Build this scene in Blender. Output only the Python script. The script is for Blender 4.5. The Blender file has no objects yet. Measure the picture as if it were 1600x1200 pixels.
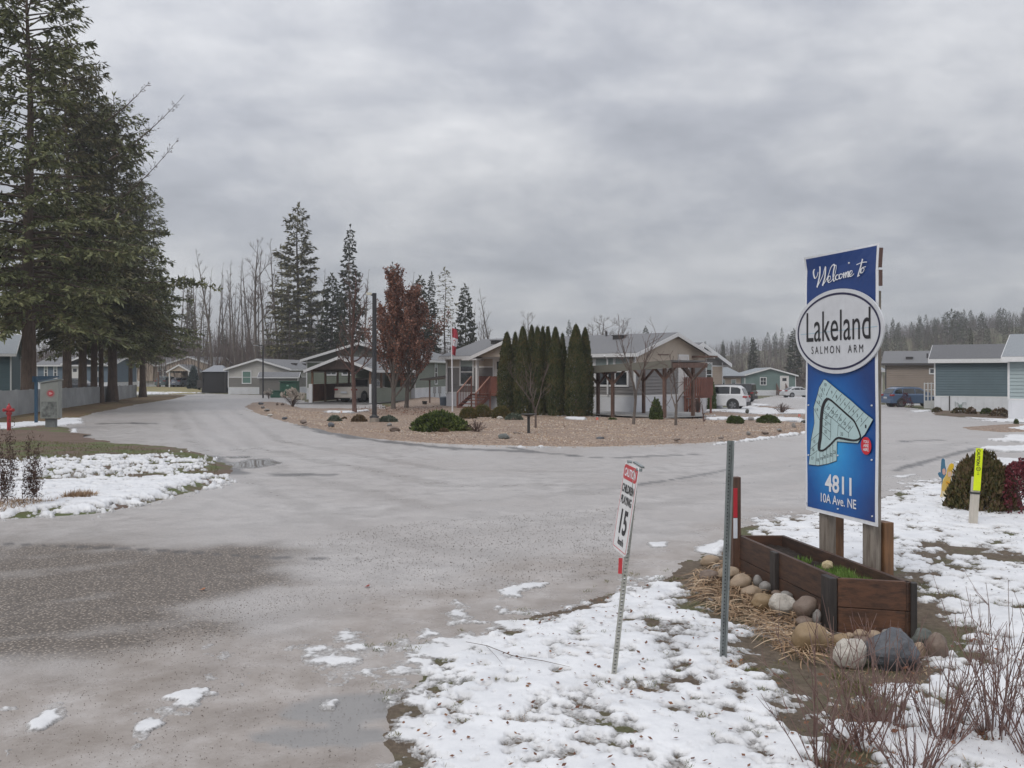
EXPO, SKYK, HAZE = 0.32, 1.0, 0.0006
import bpy, bmesh, math, random
import numpy as np
from mathutils import Vector, Matrix
from mathutils.geometry import tessellate_polygon
random.seed(5); rng = np.random.default_rng(11)
SC = bpy.context.scene; COL = SC.collection
EYE, FPX, HY = 2.1, 1400.0, 583.0
R = math.radians

# ---------------------------------------------------------------- terrain
def sstep(a, b, x):
    t = np.clip((np.asarray(x, float) - a) / (b - a), 0, 1); return t * t * (3 - 2 * t)
def gz(x, y):
    y = np.asarray(y, float)
    return -1.45 * (1 - np.exp(-np.clip(y - 40, 0, None) / 60)) * sstep(6, 14, x)
def at(px, py, d):
    return np.array([(px - 800) / FPX * d, d, EYE + (HY - py) / FPX * d])
def G(px, py):
    d = EYE * FPX / (py - HY)
    for _ in range(12):
        x = (px - 800) / FPX * d
        d = (EYE - float(gz(x, d))) * FPX / (py - HY)
    x = (px - 800) / FPX * d
    return np.array([x, d, float(gz(x, d))])
def up(p, h): return np.array([p[0], p[1], p[2] + h])
def mpp(d): return d / FPX            # metres per photo pixel

# ---------------------------------------------------------------- noise
def _h(i, j, s):
    n = (i * 374761393 + j * 668265263 + s * 1442695041) & 0xffffffff
    n = ((n ^ (n >> 13)) * 1274126177) & 0xffffffff
    return ((n ^ (n >> 16)) & 0xffff) / 65535.0
def vnoise(x, y, s=0):
    x = np.asarray(x, float); y = np.asarray(y, float)
    i = np.floor(x).astype(np.int64); j = np.floor(y).astype(np.int64)
    u = x - i; v = y - j; u = u*u*(3-2*u); v = v*v*(3-2*v)
    return (_h(i,j,s)*(1-u)+_h(i+1,j,s)*u)*(1-v)+(_h(i,j+1,s)*(1-u)+_h(i+1,j+1,s)*u)*v
def fbm(x, y, s=0, o=4):
    r = 0; a = .5; t = 0
    for k in range(o):
        r = r + a * vnoise(x*2**k+17.3*k, y*2**k-9.1*k, s+k); t += a; a *= .55
    return r / t * 2 - 1

# ---------------------------------------------------------------- mesh builder
class MB:
    def __init__(s): s.V = []; s.F = []; s.n = 0; s.A = {}
    def add(s, v, f, mi=0):
        v = np.asarray(v, float).reshape(-1, 3)
        if isinstance(f, np.ndarray): s.F.append((f + s.n, mi))
        else:
            for k in set(len(q) for q in f):
                s.F.append((np.array([q for q in f if len(q) == k], dtype=np.int64) + s.n, mi))
        s.V.append(v); s.n += len(v)
    def box(s, c, size, rz=0.0, mi=0, rx=0.0, ry=0.0):
        hx, hy, hz = [q / 2 for q in size]
        v = np.array([[a, b, d] for a in (-hx, hx) for b in (-hy, hy) for d in (-hz, hz)])
        m = np.array((Matrix.Rotation(rz, 3, 'Z') @ Matrix.Rotation(ry, 3, 'Y') @ Matrix.Rotation(rx, 3, 'X')))
        s.add(v @ m.T + np.asarray(c, float), [(0,1,3,2),(4,6,7,5),(0,4,5,1),(2,3,7,6),(0,2,6,4),(1,5,7,3)], mi)
    def bar(s, p, q, w, h=None, mi=0, upv=(0, 0, 1)):
        h = h or w; p = np.asarray(p, float); q = np.asarray(q, float); d = q - p; d /= np.linalg.norm(d) + 1e-9
        u = np.asarray(upv, float)
        if abs(d @ u) > .98: u = np.array([1., 0, 0])
        r = np.cross(d, u); r /= np.linalg.norm(r); u = np.cross(r, d)
        v = [e + r*a*w/2 + u*b*h/2 for e in (p, q) for a, b in ((-1,-1),(1,-1),(1,1),(-1,1))]
        s.add(v, [(0,3,2,1),(4,5,6,7),(0,1,5,4),(1,2,6,5),(2,3,7,6),(3,0,4,7)], mi)
    def tube(s, P, rad, n=6, mi=0, cap=True):
        P = np.asarray(P, float); m = len(P)
        rad = np.full(m, rad) if np.isscalar(rad) else np.asarray(rad, float)
        T = np.gradient(P, axis=0); T /= np.linalg.norm(T, axis=1)[:, None] + 1e-9
        ref = np.array([0, 0, 1.]) if abs(T.mean(0)[2]) < .8 else np.array([1., 0, 0])
        A = np.cross(T, ref); A /= np.linalg.norm(A, axis=1)[:, None] + 1e-9; B = np.cross(T, A)
        a = np.arange(n) * 2 * math.pi / n
        v = P[:, None] + rad[:, None, None] * (np.cos(a)[None, :, None]*A[:, None] + np.sin(a)[None, :, None]*B[:, None])
        i = np.arange(m-1)[:, None] * n; j = np.arange(n)[None]; k = (j + 1) % n
        q = np.stack([i+j, i+k, i+n+k, i+n+j], -1).reshape(-1, 4)
        s.add(v.reshape(-1, 3), q, mi)
        if cap:
            s.F.append((np.array([np.arange(n)[::-1] + s.n - m*n]), mi)); s.F.append((np.array([np.arange(n) + s.n - n]), mi))
    def lathe(s, prof, c=(0, 0, 0), n=20, mi=0, sx=1, sy=1):
        c = np.asarray(c, float); a = np.arange(n) * 2 * math.pi / n
        v = np.array([[r*math.cos(t)*sx, r*math.sin(t)*sy, z] for r, z in prof for t in a]) + c
        i = np.arange(len(prof)-1)[:, None]*n; j = np.arange(n)[None]; k = (j+1) % n
        s.add(v, np.stack([i+j, i+k, i+n+k, i+n+j], -1).reshape(-1, 4), mi)
        s.F.append((np.array([np.arange(n)[::-1] + s.n - len(v)]), mi)); s.F.append((np.array([np.arange(n) + s.n - n]), mi))
    def prism(s, poly, f0, f1, mi=0):
        """poly: 2-D outline; f0,f1: functions (u,v)->xyz of the two faces"""
        n = len(poly); tri = tessellate_polygon([[Vector((p[0], p[1], 0)) for p in poly]])
        v = [f0(*p) for p in poly] + [f1(*p) for p in poly]
        f = [tuple(t) for t in tri] + [tuple(i + n for i in reversed(t)) for t in tri]
        f += [(i, (i+1) % n, (i+1) % n + n, i + n) for i in range(n)]
        s.add(v, f, mi)
    def cards(s, C, D, Wd, ln, wd, mi=0):
        """many small leaf-shaped faces: base C, direction D, side Wd"""
        C = np.asarray(C); ln = np.asarray(ln)[:, None]; wd = np.asarray(wd)[:, None]
        v = np.stack([C, C + D*ln*.45 + Wd*wd, C + D*ln, C + D*ln*.45 - Wd*wd], 1).reshape(-1, 3)
        s.add(v, np.arange(len(v)).reshape(-1, 4), mi)
    def mesh(s, name, mats, org=(0, 0, 0), smooth=False):
        V = np.concatenate(s.V) - np.asarray(org, float)
        me = bpy.data.meshes.new(name); me.vertices.add(len(V)); me.vertices.foreach_set('co', V.ravel().astype(np.float32))
        li = np.concatenate([f.ravel() for f, _ in s.F]); cnt = np.concatenate([np.full(len(f), f.shape[1]) for f, _ in s.F])
        mi = np.concatenate([np.full(len(f), m) for f, m in s.F])
        me.loops.add(len(li)); me.loops.foreach_set('vertex_index', li.astype(np.int32))
        me.polygons.add(len(cnt)); st = np.concatenate([[0], np.cumsum(cnt)[:-1]])
        me.polygons.foreach_set('loop_start', st.astype(np.int32)); me.polygons.foreach_set('loop_total', cnt.astype(np.int32))
        me.polygons.foreach_set('material_index', mi.astype(np.int32))
        me.polygons.foreach_set('use_smooth', np.full(len(cnt), smooth))
        for k, a in s.A.items():
            at_ = me.attributes.new(k, 'FLOAT', 'POINT'); at_.data.foreach_set('value', np.asarray(a, np.float32))
        me.update(calc_edges=True)
        for m in (mats if isinstance(mats, (list, tuple)) else [mats]): me.materials.append(m)
        return me
    def build(s, name, mats, parent=None, org=None, smooth=False, bevel=0, recalc=True):
        if org is None:
            org = parent_world(parent) if parent is not None else (0, 0, 0)
        me = s.mesh(name, mats, org, smooth)
        if recalc and len(me.polygons) < 60000:
            bm = bmesh.new(); bm.from_mesh(me); bmesh.ops.recalc_face_normals(bm, faces=bm.faces); bm.to_mesh(me); bm.free()
        o = bpy.data.objects.new(name, me); COL.objects.link(o)
        if parent is not None: o.parent = parent
        else: o.location = org
        if bevel:
            b = o.modifiers.new('bevel', 'BEVEL'); b.width = bevel; b.segments = 2; b.limit_method = 'ANGLE'; b.angle_limit = R(40)
        return o
def parent_world(o):
    p = np.zeros(3)
    while o is not None: p += np.array(o.location); o = o.parent
    return p
def tag(o, label=None, cat=None, group=None, kind=None):
    if label: o['label'] = label
    if cat: o['category'] = cat
    if group: o['group'] = group
    if kind: o['kind'] = kind
    return o
def empty(name, loc, label, cat, group=None):
    o = bpy.data.objects.new(name, None); o.empty_display_size = .2; o.location = loc; COL.objects.link(o)
    return tag(o, label, cat, group)
def copy_tree(o, loc=None, rz=None, sc=None, label=None, group=None, parent=None):
    c = o.copy(); COL.objects.link(c)
    if parent is not None: c.parent = parent
    if loc is not None: c.location = loc
    if rz is not None: c.rotation_euler = (0, 0, rz)
    if sc is not None: c.scale = (sc,)*3 if np.isscalar(sc) else sc
    if label: c['label'] = label
    if group: c['group'] = group
    for ch in [k for k in bpy.data.objects if k.parent == o]: copy_tree(ch, parent=c)
    return c

# ---------------------------------------------------------------- materials
def newmat(name):
    m = bpy.data.materials.new(name); m.use_nodes = True
    nt = m.node_tree; b = nt.nodes['Principled BSDF']; return m, nt, b
def nd(nt, t, **kw):
    n = nt.nodes.new(t)
    for k, v in kw.items():
        if k.startswith('_'): setattr(n, k[1:], v)
        else: n.inputs[k.replace('__', ' ')].default_value = v
    return n
def ramp(nt, fac, stops):
    r = nt.nodes.new('ShaderNodeValToRGB'); e = r.color_ramp.elements
    while len(e) < len(stops): e.new(.5)
    for k, (p, c) in zip(e, stops): k.position = p; k.color = (*c, 1) if len(c) == 3 else c
    nt.links.new(fac, r.inputs[0]); return r.outputs[0]
def mixc(nt, f, a, b, mode='MIX'):
    m = nt.nodes.new('ShaderNodeMix'); m.data_type = 'RGBA'; m.blend_type = mode
    for i, v in ((0, f), (6, a), (7, b)):
        if hasattr(v, 'is_linked'): nt.links.new(v, m.inputs[i])
        else: m.inputs[i].default_value = v if i == 0 else (*v, 1)[:4]
    return m.outputs[2]
def mth(nt, op, a, b=0.0, clamp=False):
    m = nt.nodes.new('ShaderNodeMath'); m.operation = op; m.use_clamp = clamp
    for i, v in ((0, a), (1, b)):
        if hasattr(v, 'is_linked'): nt.links.new(v, m.inputs[i])
        else: m.inputs[i].default_value = v
    return m.outputs[0]
def noise(nt, vec, scale, detail=4, rough=.55, out='Fac'):
    n = nd(nt, 'ShaderNodeTexNoise', Scale=scale, Detail=detail, Roughness=rough)
    nt.links.new(vec, n.inputs['Vector']); return n.outputs[out]
def coords(nt, scale=None, kind='Object'):
    c = nt.nodes.new('ShaderNodeTexCoord').outputs[kind]
    if scale:
        mp = nt.nodes.new('ShaderNodeMapping'); mp.inputs['Scale'].default_value = scale; nt.links.new(c, mp.inputs[0]); return mp.outputs[0]
    return c
def bump(nt, b, h, strength=.3, dist=.01):
    n = nd(nt, 'ShaderNodeBump', Strength=strength, Distance=dist); nt.links.new(h, n.inputs['Height']); nt.links.new(n.outputs[0], b.inputs['Normal'])
def geo(nt): return nt.nodes.new('ShaderNodeNewGeometry').outputs['Position']
_mc = {}
def M(name, col, rough=.7, var=.18, scale=6, stretch=None, bmp=0.15, bdist=.006, metal=0, dark=None, spec=None):
    """general painted / natural surface with soft mottling"""
    if name in _mc: return _mc[name]
    m, nt, b = newmat(name); v = coords(nt, stretch)
    n = noise(nt, v, scale, 6, .6)
    c0 = tuple(c*(1-var) for c in col) if dark is None else dark; c1 = tuple(min(1, c*(1+var)) for c in col)
    nt.links.new(ramp(nt, n, [(.3, c0), (.7, c1)]), b.inputs['Base Color'])
    b.inputs['Roughness'].default_value = rough; b.inputs['Metallic'].default_value = metal
    if spec is not None: b.inputs['Specular IOR Level'].default_value = spec
    if bmp: bump(nt, b, noise(nt, v, scale*6, 4), bmp, bdist)
    _mc[name] = m; return m
def Msiding(name, col, pitch=.16, vert=False):
    if name in _mc: return _mc[name]
    m, nt, b = newmat(name); p = geo(nt); s = nt.nodes.new('ShaderNodeSeparateXYZ'); nt.links.new(p, s.inputs[0])
    if vert:
        q = mth(nt, 'ADD', s.outputs[0], mth(nt, 'MULTIPLY', s.outputs[1], 1.0)); fr = mth(nt, 'FRACT', mth(nt, 'DIVIDE', q, pitch))
        hgt = mth(nt, 'GREATER_THAN', fr, .12)
    else:
        fr = mth(nt, 'FRACT', mth(nt, 'DIVIDE', s.outputs[2], pitch)); hgt = mth(nt, 'SUBTRACT', 1.0, fr)
    n = noise(nt, p, 1.2, 5); n2 = noise(nt, coords(nt, (1, 1, 14)), 2, 3)
    c = ramp(nt, n, [(.25, tuple(k*.84 for k in col)), (.75, tuple(min(1, k*1.1) for k in col))])
    c = mixc(nt, .25, c, mixc(nt, n2, tuple(k*.8 for k in col), tuple(min(1, k*1.15) for k in col)))
    nt.links.new(c, b.inputs['Base Color']); b.inputs['Roughness'].default_value = .62
    bump(nt, b, hgt, 1.0, .018); _mc[name] = m; return m
def Mroof(name, col):
    if name in _mc: return _mc[name]
    m, nt, b = newmat(name); p = coords(nt)
    n1 = noise(nt, p, 22, 3, .8); n2 = noise(nt, p, .6, 4); n3 = noise(nt, coords(nt, (3, 3, 9)), 3, 2)
    c = ramp(nt, n1, [(.3, tuple(k*.6 for k in col)), (.7, tuple(min(1, k*1.35) for k in col))])
    c = mixc(nt, mth(nt, 'MULTIPLY', n2, .35), c, tuple(k*.65 for k in col)); c = mixc(nt, mth(nt, 'MULTIPLY', n3, .3), c, tuple(min(1, k*1.4) for k in col))
    nt.links.new(c, b.inputs['Base Color']); b.inputs['Roughness'].default_value = .7
    bump(nt, b, n1, .6, .02); _mc[name] = m; return m
def Mleaf(name, cols, rough=.6, trans=.25):
    """foliage: colour varies from leaf to leaf and clump to clump"""
    if name in _mc: return _mc[name]
    m, nt, b = newmat(name)
    r = nt.nodes.new('ShaderNodeNewGeometry').outputs['Random Per Island']
    cl = noise(nt, coords(nt), 1.3, 3)
    f = mth(nt, 'ADD', mth(nt, 'MULTIPLY', r, .55), mth(nt, 'MULTIPLY', mth(nt, 'SUBTRACT', cl, .25), .9), True)
    k = len(cols); c = ramp(nt, f, [(.1 + .8*i/(k-1), cc) for i, cc in enumerate(cols)])
    nt.links.new(c, b.inputs['Base Color']); b.inputs['Roughness'].default_value = rough
    b.inputs['Specular IOR Level'].default_value = .25
    _mc[name] = m; return m
def Mwood(name, col, dark=None, grain=9, wet=.6, axis='z'):
    if name in _mc: return _mc[name]
    m, nt, b = newmat(name); st = {'z': (9, 9, .8), 'x': (.8, 9, 9), 'y': (9, .8, 9)}[axis]
    v = coords(nt, st); n = noise(nt, v, 3, 6, .7); st_ = noise(nt, coords(nt), 1.6, 3)
    d = dark or tuple(c*.45 for c in col)
    c = ramp(nt, n, [(.3, d), (.55, col), (.8, tuple(min(1, k*1.35) for k in col))])
    c = mixc(nt, mth(nt, 'MULTIPLY', ramp(nt, st_, [(.45, (0, 0, 0)), (.7, (1, 1, 1))]), .55), c, d)
    nt.links.new(c, b.inputs['Base Color']); b.inputs['Roughness'].default_value = wet
    bump(nt, b, n, .5, .004); _mc[name] = m; return m
def Mplain(name, col, rough=.5, metal=0, emit=0):
    return _mc.get(name) or _mk_plain(name, col, rough, metal, emit)
def _mk_plain(name, col, rough, metal, emit):
    m, nt, b = newmat(name); v = coords(nt); n = noise(nt, v, 9, 3)
    nt.links.new(ramp(nt, n, [(.3, tuple(c*.93 for c in col)), (.7, tuple(min(1, c*1.04) for c in col))]), b.inputs['Base Color'])
    b.inputs['Roughness'].default_value = rough; b.inputs['Metallic'].default_value = metal
    if emit: b.inputs['Emission Color'].default_value = (*col, 1); b.inputs['Emission Strength'].default_value = emit
    _mc[name] = m; return m
def Mglass(name, col=(.03, .035, .04)):
    if name in _mc: return _mc[name]
    m, nt, b = newmat(name); n = noise(nt, coords(nt), 1.5, 3)
    nt.links.new(ramp(nt, n, [(.35, tuple(c*.5 for c in col)), (.7, tuple(c*1.8 for c in col))]), b.inputs['Base Color'])
    b.inputs['Roughness'].default_value = .06; b.inputs['Specular IOR Level'].default_value = .8; _mc[name] = m; return m
def text_geo(s, bbox=None, slant=0, bold=0.0, space=1.0):
    """2-D faces of a line of text, optionally fitted to a box (u0,v0,u1,v1)"""
    cu = bpy.data.curves.new('t', 'FONT'); cu.body = s; cu.size = 1; cu.offset = bold; cu.space_character = space; cu.resolution_u = 4
    ob = bpy.data.objects.new('t', cu); me = bpy.data.meshes.new_from_object(ob)
    V = np.array([v.co[:2] for v in me.vertices]); F = [tuple(p.vertices) for p in me.polygons]
    bpy.data.objects.remove(ob); bpy.data.meshes.remove(me); bpy.data.curves.remove(cu)
    if bbox:
        lo = V.min(0); hi = V.max(0); u0, v0, u1, v1 = bbox
        V = (V - lo) / (hi - lo) * np.array([u1-u0, v1-v0]) + np.array([u0, v0])
    return V, F
# ================================================================ camera, light, sky
cam = bpy.data.cameras.new('camera'); co = bpy.data.objects.new('camera', cam); COL.objects.link(co)
co.location = (0, 0, EYE); co.rotation_euler = (R(90), 0, 0)
cam.sensor_width = 36; cam.lens = 36 * FPX / 1600; cam.shift_y = -(600 - HY) / 1600; cam.clip_end = 4000; cam.clip_start = .05
SC.camera = co
SC.view_settings.view_transform = 'Standard'; SC.view_settings.look = 'None'; SC.view_settings.exposure = EXPO; SC.view_settings.gamma = 1
W = bpy.data.worlds.new('World'); SC.world = W; W.use_nodes = True; nt = W.node_tree; nt.nodes.clear()
out = nt.nodes.new('ShaderNodeOutputWorld')
sky = nt.nodes.new('ShaderNodeTexSky'); sky.sky_type = 'NISHITA'; sky.sun_disc = False; sky.sun_elevation = R(48); sky.sun_rotation = R(-35)
bgs = nd(nt, 'ShaderNodeBackground', Strength=.06); nt.links.new(sky.outputs[0], bgs.inputs[0])
tc = nt.nodes.new('ShaderNodeTexCoord').outputs['Generated']
sp = nt.nodes.new('ShaderNodeSeparateXYZ'); nt.links.new(tc, sp.inputs[0])
zc = mth(nt, 'MAXIMUM', sp.outputs[2], 0.0); den = mth(nt, 'ADD', zc, .27)
cb = nt.nodes.new('ShaderNodeCombineXYZ'); nt.links.new(mth(nt, 'DIVIDE', sp.outputs[0], den), cb.inputs[0]); nt.links.new(mth(nt, 'DIVIDE', sp.outputs[1], den), cb.inputs[1])
cb.inputs[2].default_value = 3.7
n1 = nd(nt, 'ShaderNodeTexNoise', Scale=1.7, Detail=9, Roughness=.56, Distortion=.25); nt.links.new(cb.outputs[0], n1.inputs['Vector'])
n2 = nd(nt, 'ShaderNodeTexNoise', Scale=5.2, Detail=6, Roughness=.6, Distortion=.2); nt.links.new(cb.outputs[0], n2.inputs['Vector'])
cl = mth(nt, 'ADD', mth(nt, 'MULTIPLY', n1.outputs[0], .76), mth(nt, 'MULTIPLY', n2.outputs[0], .24))
ccol = ramp(nt, cl, [(.34, (.255, .268, .302)), (.46, (.355, .368, .405)), (.55, (.465, .474, .50)), (.66, (.60, .604, .62))])
# overcast luminance: brighter towards the zenith
gl = mth(nt, 'ADD', .80, mth(nt, 'MULTIPLY', mth(nt, 'POWER', zc, 1.15), 1.55))
low = nd(nt, 'ShaderNodeTexNoise', Scale=.55, Detail=3, Roughness=.5); nt.links.new(cb.outputs[0], low.inputs['Vector'])
gl = mth(nt, 'MULTIPLY', gl, mth(nt, 'ADD', .72, mth(nt, 'MULTIPLY', low.outputs[0], .56)))
hz_ = mth(nt, 'SUBTRACT', 1.0, mth(nt, 'DIVIDE', zc, .09), True); gl = mth(nt, 'ADD', gl, mth(nt, 'MULTIPLY', hz_, .06))
bgc = nt.nodes.new('ShaderNodeBackground'); nt.links.new(ccol, bgc.inputs[0]); nt.links.new(mth(nt, 'MULTIPLY', gl, SKYK), bgc.inputs[1])
mx = nd(nt, 'ShaderNodeMixShader', Fac=.93); nt.links.new(bgs.outputs[0], mx.inputs[1]); nt.links.new(bgc.outputs[0], mx.inputs[2])
nt.links.new(mx.outputs[0], out.inputs[0])
sl = bpy.data.lights.new('sun', 'SUN'); sl.energy = .9; sl.angle = R(24); sl.color = (1, .955, .89)
so = bpy.data.objects.new('sun', sl); COL.objects.link(so); so.rotation_euler = (R(42), 0, R(-35 + 180 + 0)); so.location = (0, 0, 60)
_d = Vector((math.sin(R(-35)) * math.cos(R(48)), math.cos(R(-35)) * math.cos(R(48)) * -1, math.sin(R(48))))
so.rotation_euler = _d.to_track_quat('Z', 'Y').to_euler()

# ================================================================ ground materials
def Mground():
    m, nt, b = newmat('earth_and_grass'); p = geo(nt)
    n = noise(nt, p, .35, 5); n2 = noise(nt, p, 5, 6, .7); n3 = noise(nt, p, .09, 3)
    c = ramp(nt, n2, [(.3, (.055, .042, .026)), (.5, (.12, .095, .055)), (.7, (.19, .16, .085))])
    g = ramp(nt, n2, [(.3, (.035, .05, .018)), (.7, (.12, .135, .045))])
    c = mixc(nt, ramp(nt, n, [(.42, (0,0,0)), (.58, (1,1,1))]), c, g)
    nt.links.new(c, b.inputs['Base Color']); b.inputs['Roughness'].default_value = .9; bump(nt, b, n2, .6, .04); return m
def Mroad():
    m, nt, b = newmat('wet_asphalt'); p = geo(nt)
    def attr(n):
        a = nt.nodes.new('ShaderNodeAttribute'); a.attribute_name = n; return a.outputs['Fac']
    fine = noise(nt, p, 95, 3, .8); mid = noise(nt, p, 2.6, 6, .65); big = noise(nt, p, .33, 4)
    vo = nd(nt, 'ShaderNodeTexVoronoi', Scale=34); nt.links.new(p, vo.inputs['Vector'])
    vs = nd(nt, 'ShaderNodeTexVoronoi', Scale=9); nt.links.new(p, vs.inputs['Vector'])
    # track-polished grey with grit
    c = ramp(nt, mid, [(.3, (.36, .335, .318)), (.5, (.46, .435, .418)), (.72, (.55, .525, .505))])
    c = mixc(nt, ramp(nt, big, [(.4, (0,0,0)), (.65, (1,1,1))]), c, (.41, .38, .36))
    c = mixc(nt, mth(nt, 'MULTIPLY', ramp(nt, fine, [(.35, (1,1,1)), (.55, (0,0,0))]), .75), c, (.17, .155, .145))
    grit = mth(nt, 'MULTIPLY', ramp(nt, vs.outputs['Distance'], [(.05, (1,1,1)), (.11, (0,0,0))]), ramp(nt, noise(nt, p, .8, 3), [(.5, (0,0,0)), (.62, (1,1,1))]))
    c = mixc(nt, mth(nt, 'MULTIPLY', grit, .7), c, (.07, .06, .055))
    c = mixc(nt, mth(nt, 'MULTIPLY', attr('track'), .5), c, (.25, .225, .205))
    # coarse open aggregate
    ca = ramp(nt, vo.outputs['Distance'], [(.15, (.52, .45, .38)), (.3, (.175, .14, .108)), (.55, (.062, .048, .036))])
    ca = mixc(nt, mth(nt, 'MULTIPLY', mid, .35), ca, (.19, .155, .125))
    c = mixc(nt, attr('coarse'), c, ca)
    c = mixc(nt, attr('crack'), c, (.055, .052, .052))
    # thin brownish ice / slush film
    ic = ramp(nt, noise(nt, p, 1.5, 6, .7), [(.32, (.215, .178, .148)), (.5, (.32, .28, .25)), (.68, (.46, .425, .40))])
    c = mixc(nt, attr('ice'), c, ic)
    c = mixc(nt, attr('puddle'), c, (.22, .21, .20))
    nt.links.new(c, b.inputs['Base Color'])
    r = ramp(nt, mid, [(.35, (.30,)*3), (.65, (.52,)*3)])
    r = mixc(nt, attr('track'), r, (.24, .24, .24)); r = mixc(nt, attr('ice'), r, ramp(nt, noise(nt, p, 2.2, 5), [(.4, (.18,)*3), (.6, (.45,)*3)])); r = mixc(nt, attr('coarse'), r, (.5, .5, .5)); r = mixc(nt, attr('puddle'), r, (.03, .03, .03))
    nt.links.new(r, b.inputs['Roughness'])
    h = mth(nt, 'ADD', mth(nt, 'MULTIPLY', fine, .35), mth(nt, 'MULTIPLY', mth(nt, 'MULTIPLY', vo.outputs['Distance'], attr('coarse')), 1.6))
    h = mth(nt, 'ADD', h, mth(nt, 'MULTIPLY', mid, .35)); h = mth(nt, 'MULTIPLY', h, mth(nt, 'SUBTRACT', 1.0, mth(nt, 'MULTIPLY', attr('puddle'), .97)))
    bump(nt, b, h, .5, .012); return m
def Msnow():
    m, nt, b = newmat('old_snow'); p = geo(nt)
    a = nt.nodes.new('ShaderNodeAttribute'); a.attribute_name = 'dirt'
    n = noise(nt, p, 3, 6, .65); f = noise(nt, p, 40, 4, .7)
    c = ramp(nt, n, [(.25, (.60, .61, .63)), (.6, (.76, .765, .775))])
    c = mixc(nt, mth(nt, 'MULTIPLY', a.outputs['Fac'], .8), c, (.50, .485, .47))
    sp_ = ramp(nt, noise(nt, p, 55, 2, .9), [(.68, (0,0,0)), (.74, (1,1,1))]); c = mixc(nt, mth(nt, 'MULTIPLY', sp_, .35), c, (.3, .24, .18))
    nt.links.new(c, b.inputs['Base Color']); b.inputs['Roughness'].default_value = .55
    b.inputs['Subsurface Weight'].default_value = 0
    al = mth(nt, 'ADD', mth(nt, 'MULTIPLY', mth(nt, 'SUBTRACT', a.outputs['Fac'], .55), 1.25), mth(nt, 'MULTIPLY', mth(nt, 'SUBTRACT', mth(nt, 'ADD', mth(nt, 'MULTIPLY', f, .6), mth(nt, 'MULTIPLY', n, .4)), .5), 3.2))
    nt.links.new(mth(nt, 'SUBTRACT', 1.0, al, True), b.inputs['Alpha'])
    bump(nt, b, mth(nt, 'ADD', mth(nt, 'MULTIPLY', f, .35), n), .35, .015); return m
def Msoil(name, a, bcol, ccol, gs=.5):
    m, nt, b = newmat(name); p = geo(nt)
    n = noise(nt, p, 14, 6, .75); n2 = noise(nt, p, 1.1, 4); n3 = noise(nt, p, 60, 3, .8)
    c = ramp(nt, n, [(.3, a), (.65, bcol)]); g = ramp(nt, n3, [(.3, tuple(k*.45 for k in ccol)), (.7, ccol)])
    c = mixc(nt, ramp(nt, n2, [(gs, (0,0,0)), (gs+.14, (1,1,1))]), c, g)
    nt.links.new(c, b.inputs['Base Color']); b.inputs['Roughness'].default_value = .85
    bump(nt, b, mth(nt, 'ADD', n, n3), .8, .03); return m
def Mgravel():
    m, nt, b = newmat('tan_gravel'); p = geo(nt)
    v1 = nd(nt, 'ShaderNodeTexVoronoi', Scale=20); nt.links.new(p, v1.inputs['Vector'])
    n = noise(nt, p, .5, 4); n2 = noise(nt, p, 6, 4, .7)
    sc = nt.nodes.new('ShaderNodeSeparateColor'); nt.links.new(v1.outputs['Color'], sc.inputs[0])
    c = ramp(nt, sc.outputs[0], [(0, (.15, .095, .065)), (.3, (.30, .205, .135)), (.6, (.43, .325, .23)), (.85, (.56, .47, .38)), (1, (.24, .20, .18))])
    c = mixc(nt, ramp(nt, v1.outputs['Distance'], [(.4, (0,0,0)), (.75, (1,1,1))]), c, (.10, .07, .05))
    c = mixc(nt, mth(nt, 'MULTIPLY', n, .5), c, (.25, .165, .12)); c = mixc(nt, mth(nt, 'MULTIPLY', n2, .25), c, (.17, .11, .08))
    nt.links.new(c, b.inputs['Base Color']); b.inputs['Roughness'].default_value = .75
    bump(nt, b, v1.outputs['Distance'], -1.0, .035); return m

# ================================================================ ground meshes
def polar(r0, r1, a0, a1, na, nr):
    a = np.linspace(R(a0), R(a1), na); r = r0 * (r1 / r0) ** np.linspace(0, 1, nr)
    A, RR = np.meshgrid(a, r); return np.sin(A) * RR, np.cos(A) * RR
def sdf(X, Y, poly):
    """signed distance to an outline, positive inside"""
    P = np.asarray(poly, float)[:, :2]; d = np.full(X.shape, 1e9); ins = np.zeros(X.shape, bool)
    for (x0, y0), (x1, y1) in zip(P, np.roll(P, -1, 0)):
        ex, ey = x1-x0, y1-y0; t = np.clip(((X-x0)*ex + (Y-y0)*ey) / (ex*ex+ey*ey+1e-9), 0, 1)
        d = np.minimum(d, np.hypot(X-x0-t*ex, Y-y0-t*ey))
        c = ((y0 > Y) != (y1 > Y)) & (X < (x1-x0)*(Y-y0)/((y1-y0) if y1 != y0 else 1e-9) + x0); ins ^= c
    return np.where(ins, d, -d)
def gpoly(pts): return [G(*p)[:2] for p in pts]
def patch(name, X, Y, Z, keep, mat, attrs=None, label=None, kind='structure', cat=None):
    """sheet from a grid, only where keep is true"""
    nr, na = X.shape; idx = np.arange(nr*na).reshape(nr, na)
    q = np.stack([idx[:-1, :-1], idx[:-1, 1:], idx[1:, 1:], idx[1:, :-1]], -1).reshape(-1, 4)
    k = keep.ravel(); q = q[k[q].any(1)]
    used = np.unique(q); mp = -np.ones(nr*na, int); mp[used] = np.arange(len(used))
    mb = MB(); mb.add(np.stack([X.ravel(), Y.ravel(), Z.ravel()], 1)[used], mp[q][:, ::-1])
    if attrs:
        for a, v in attrs.items(): mb.A[a] = v.ravel()[used]
    o = mb.build(name, mat, smooth=True, recalc=False); tag(o, label, cat, kind=kind); return o

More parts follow.
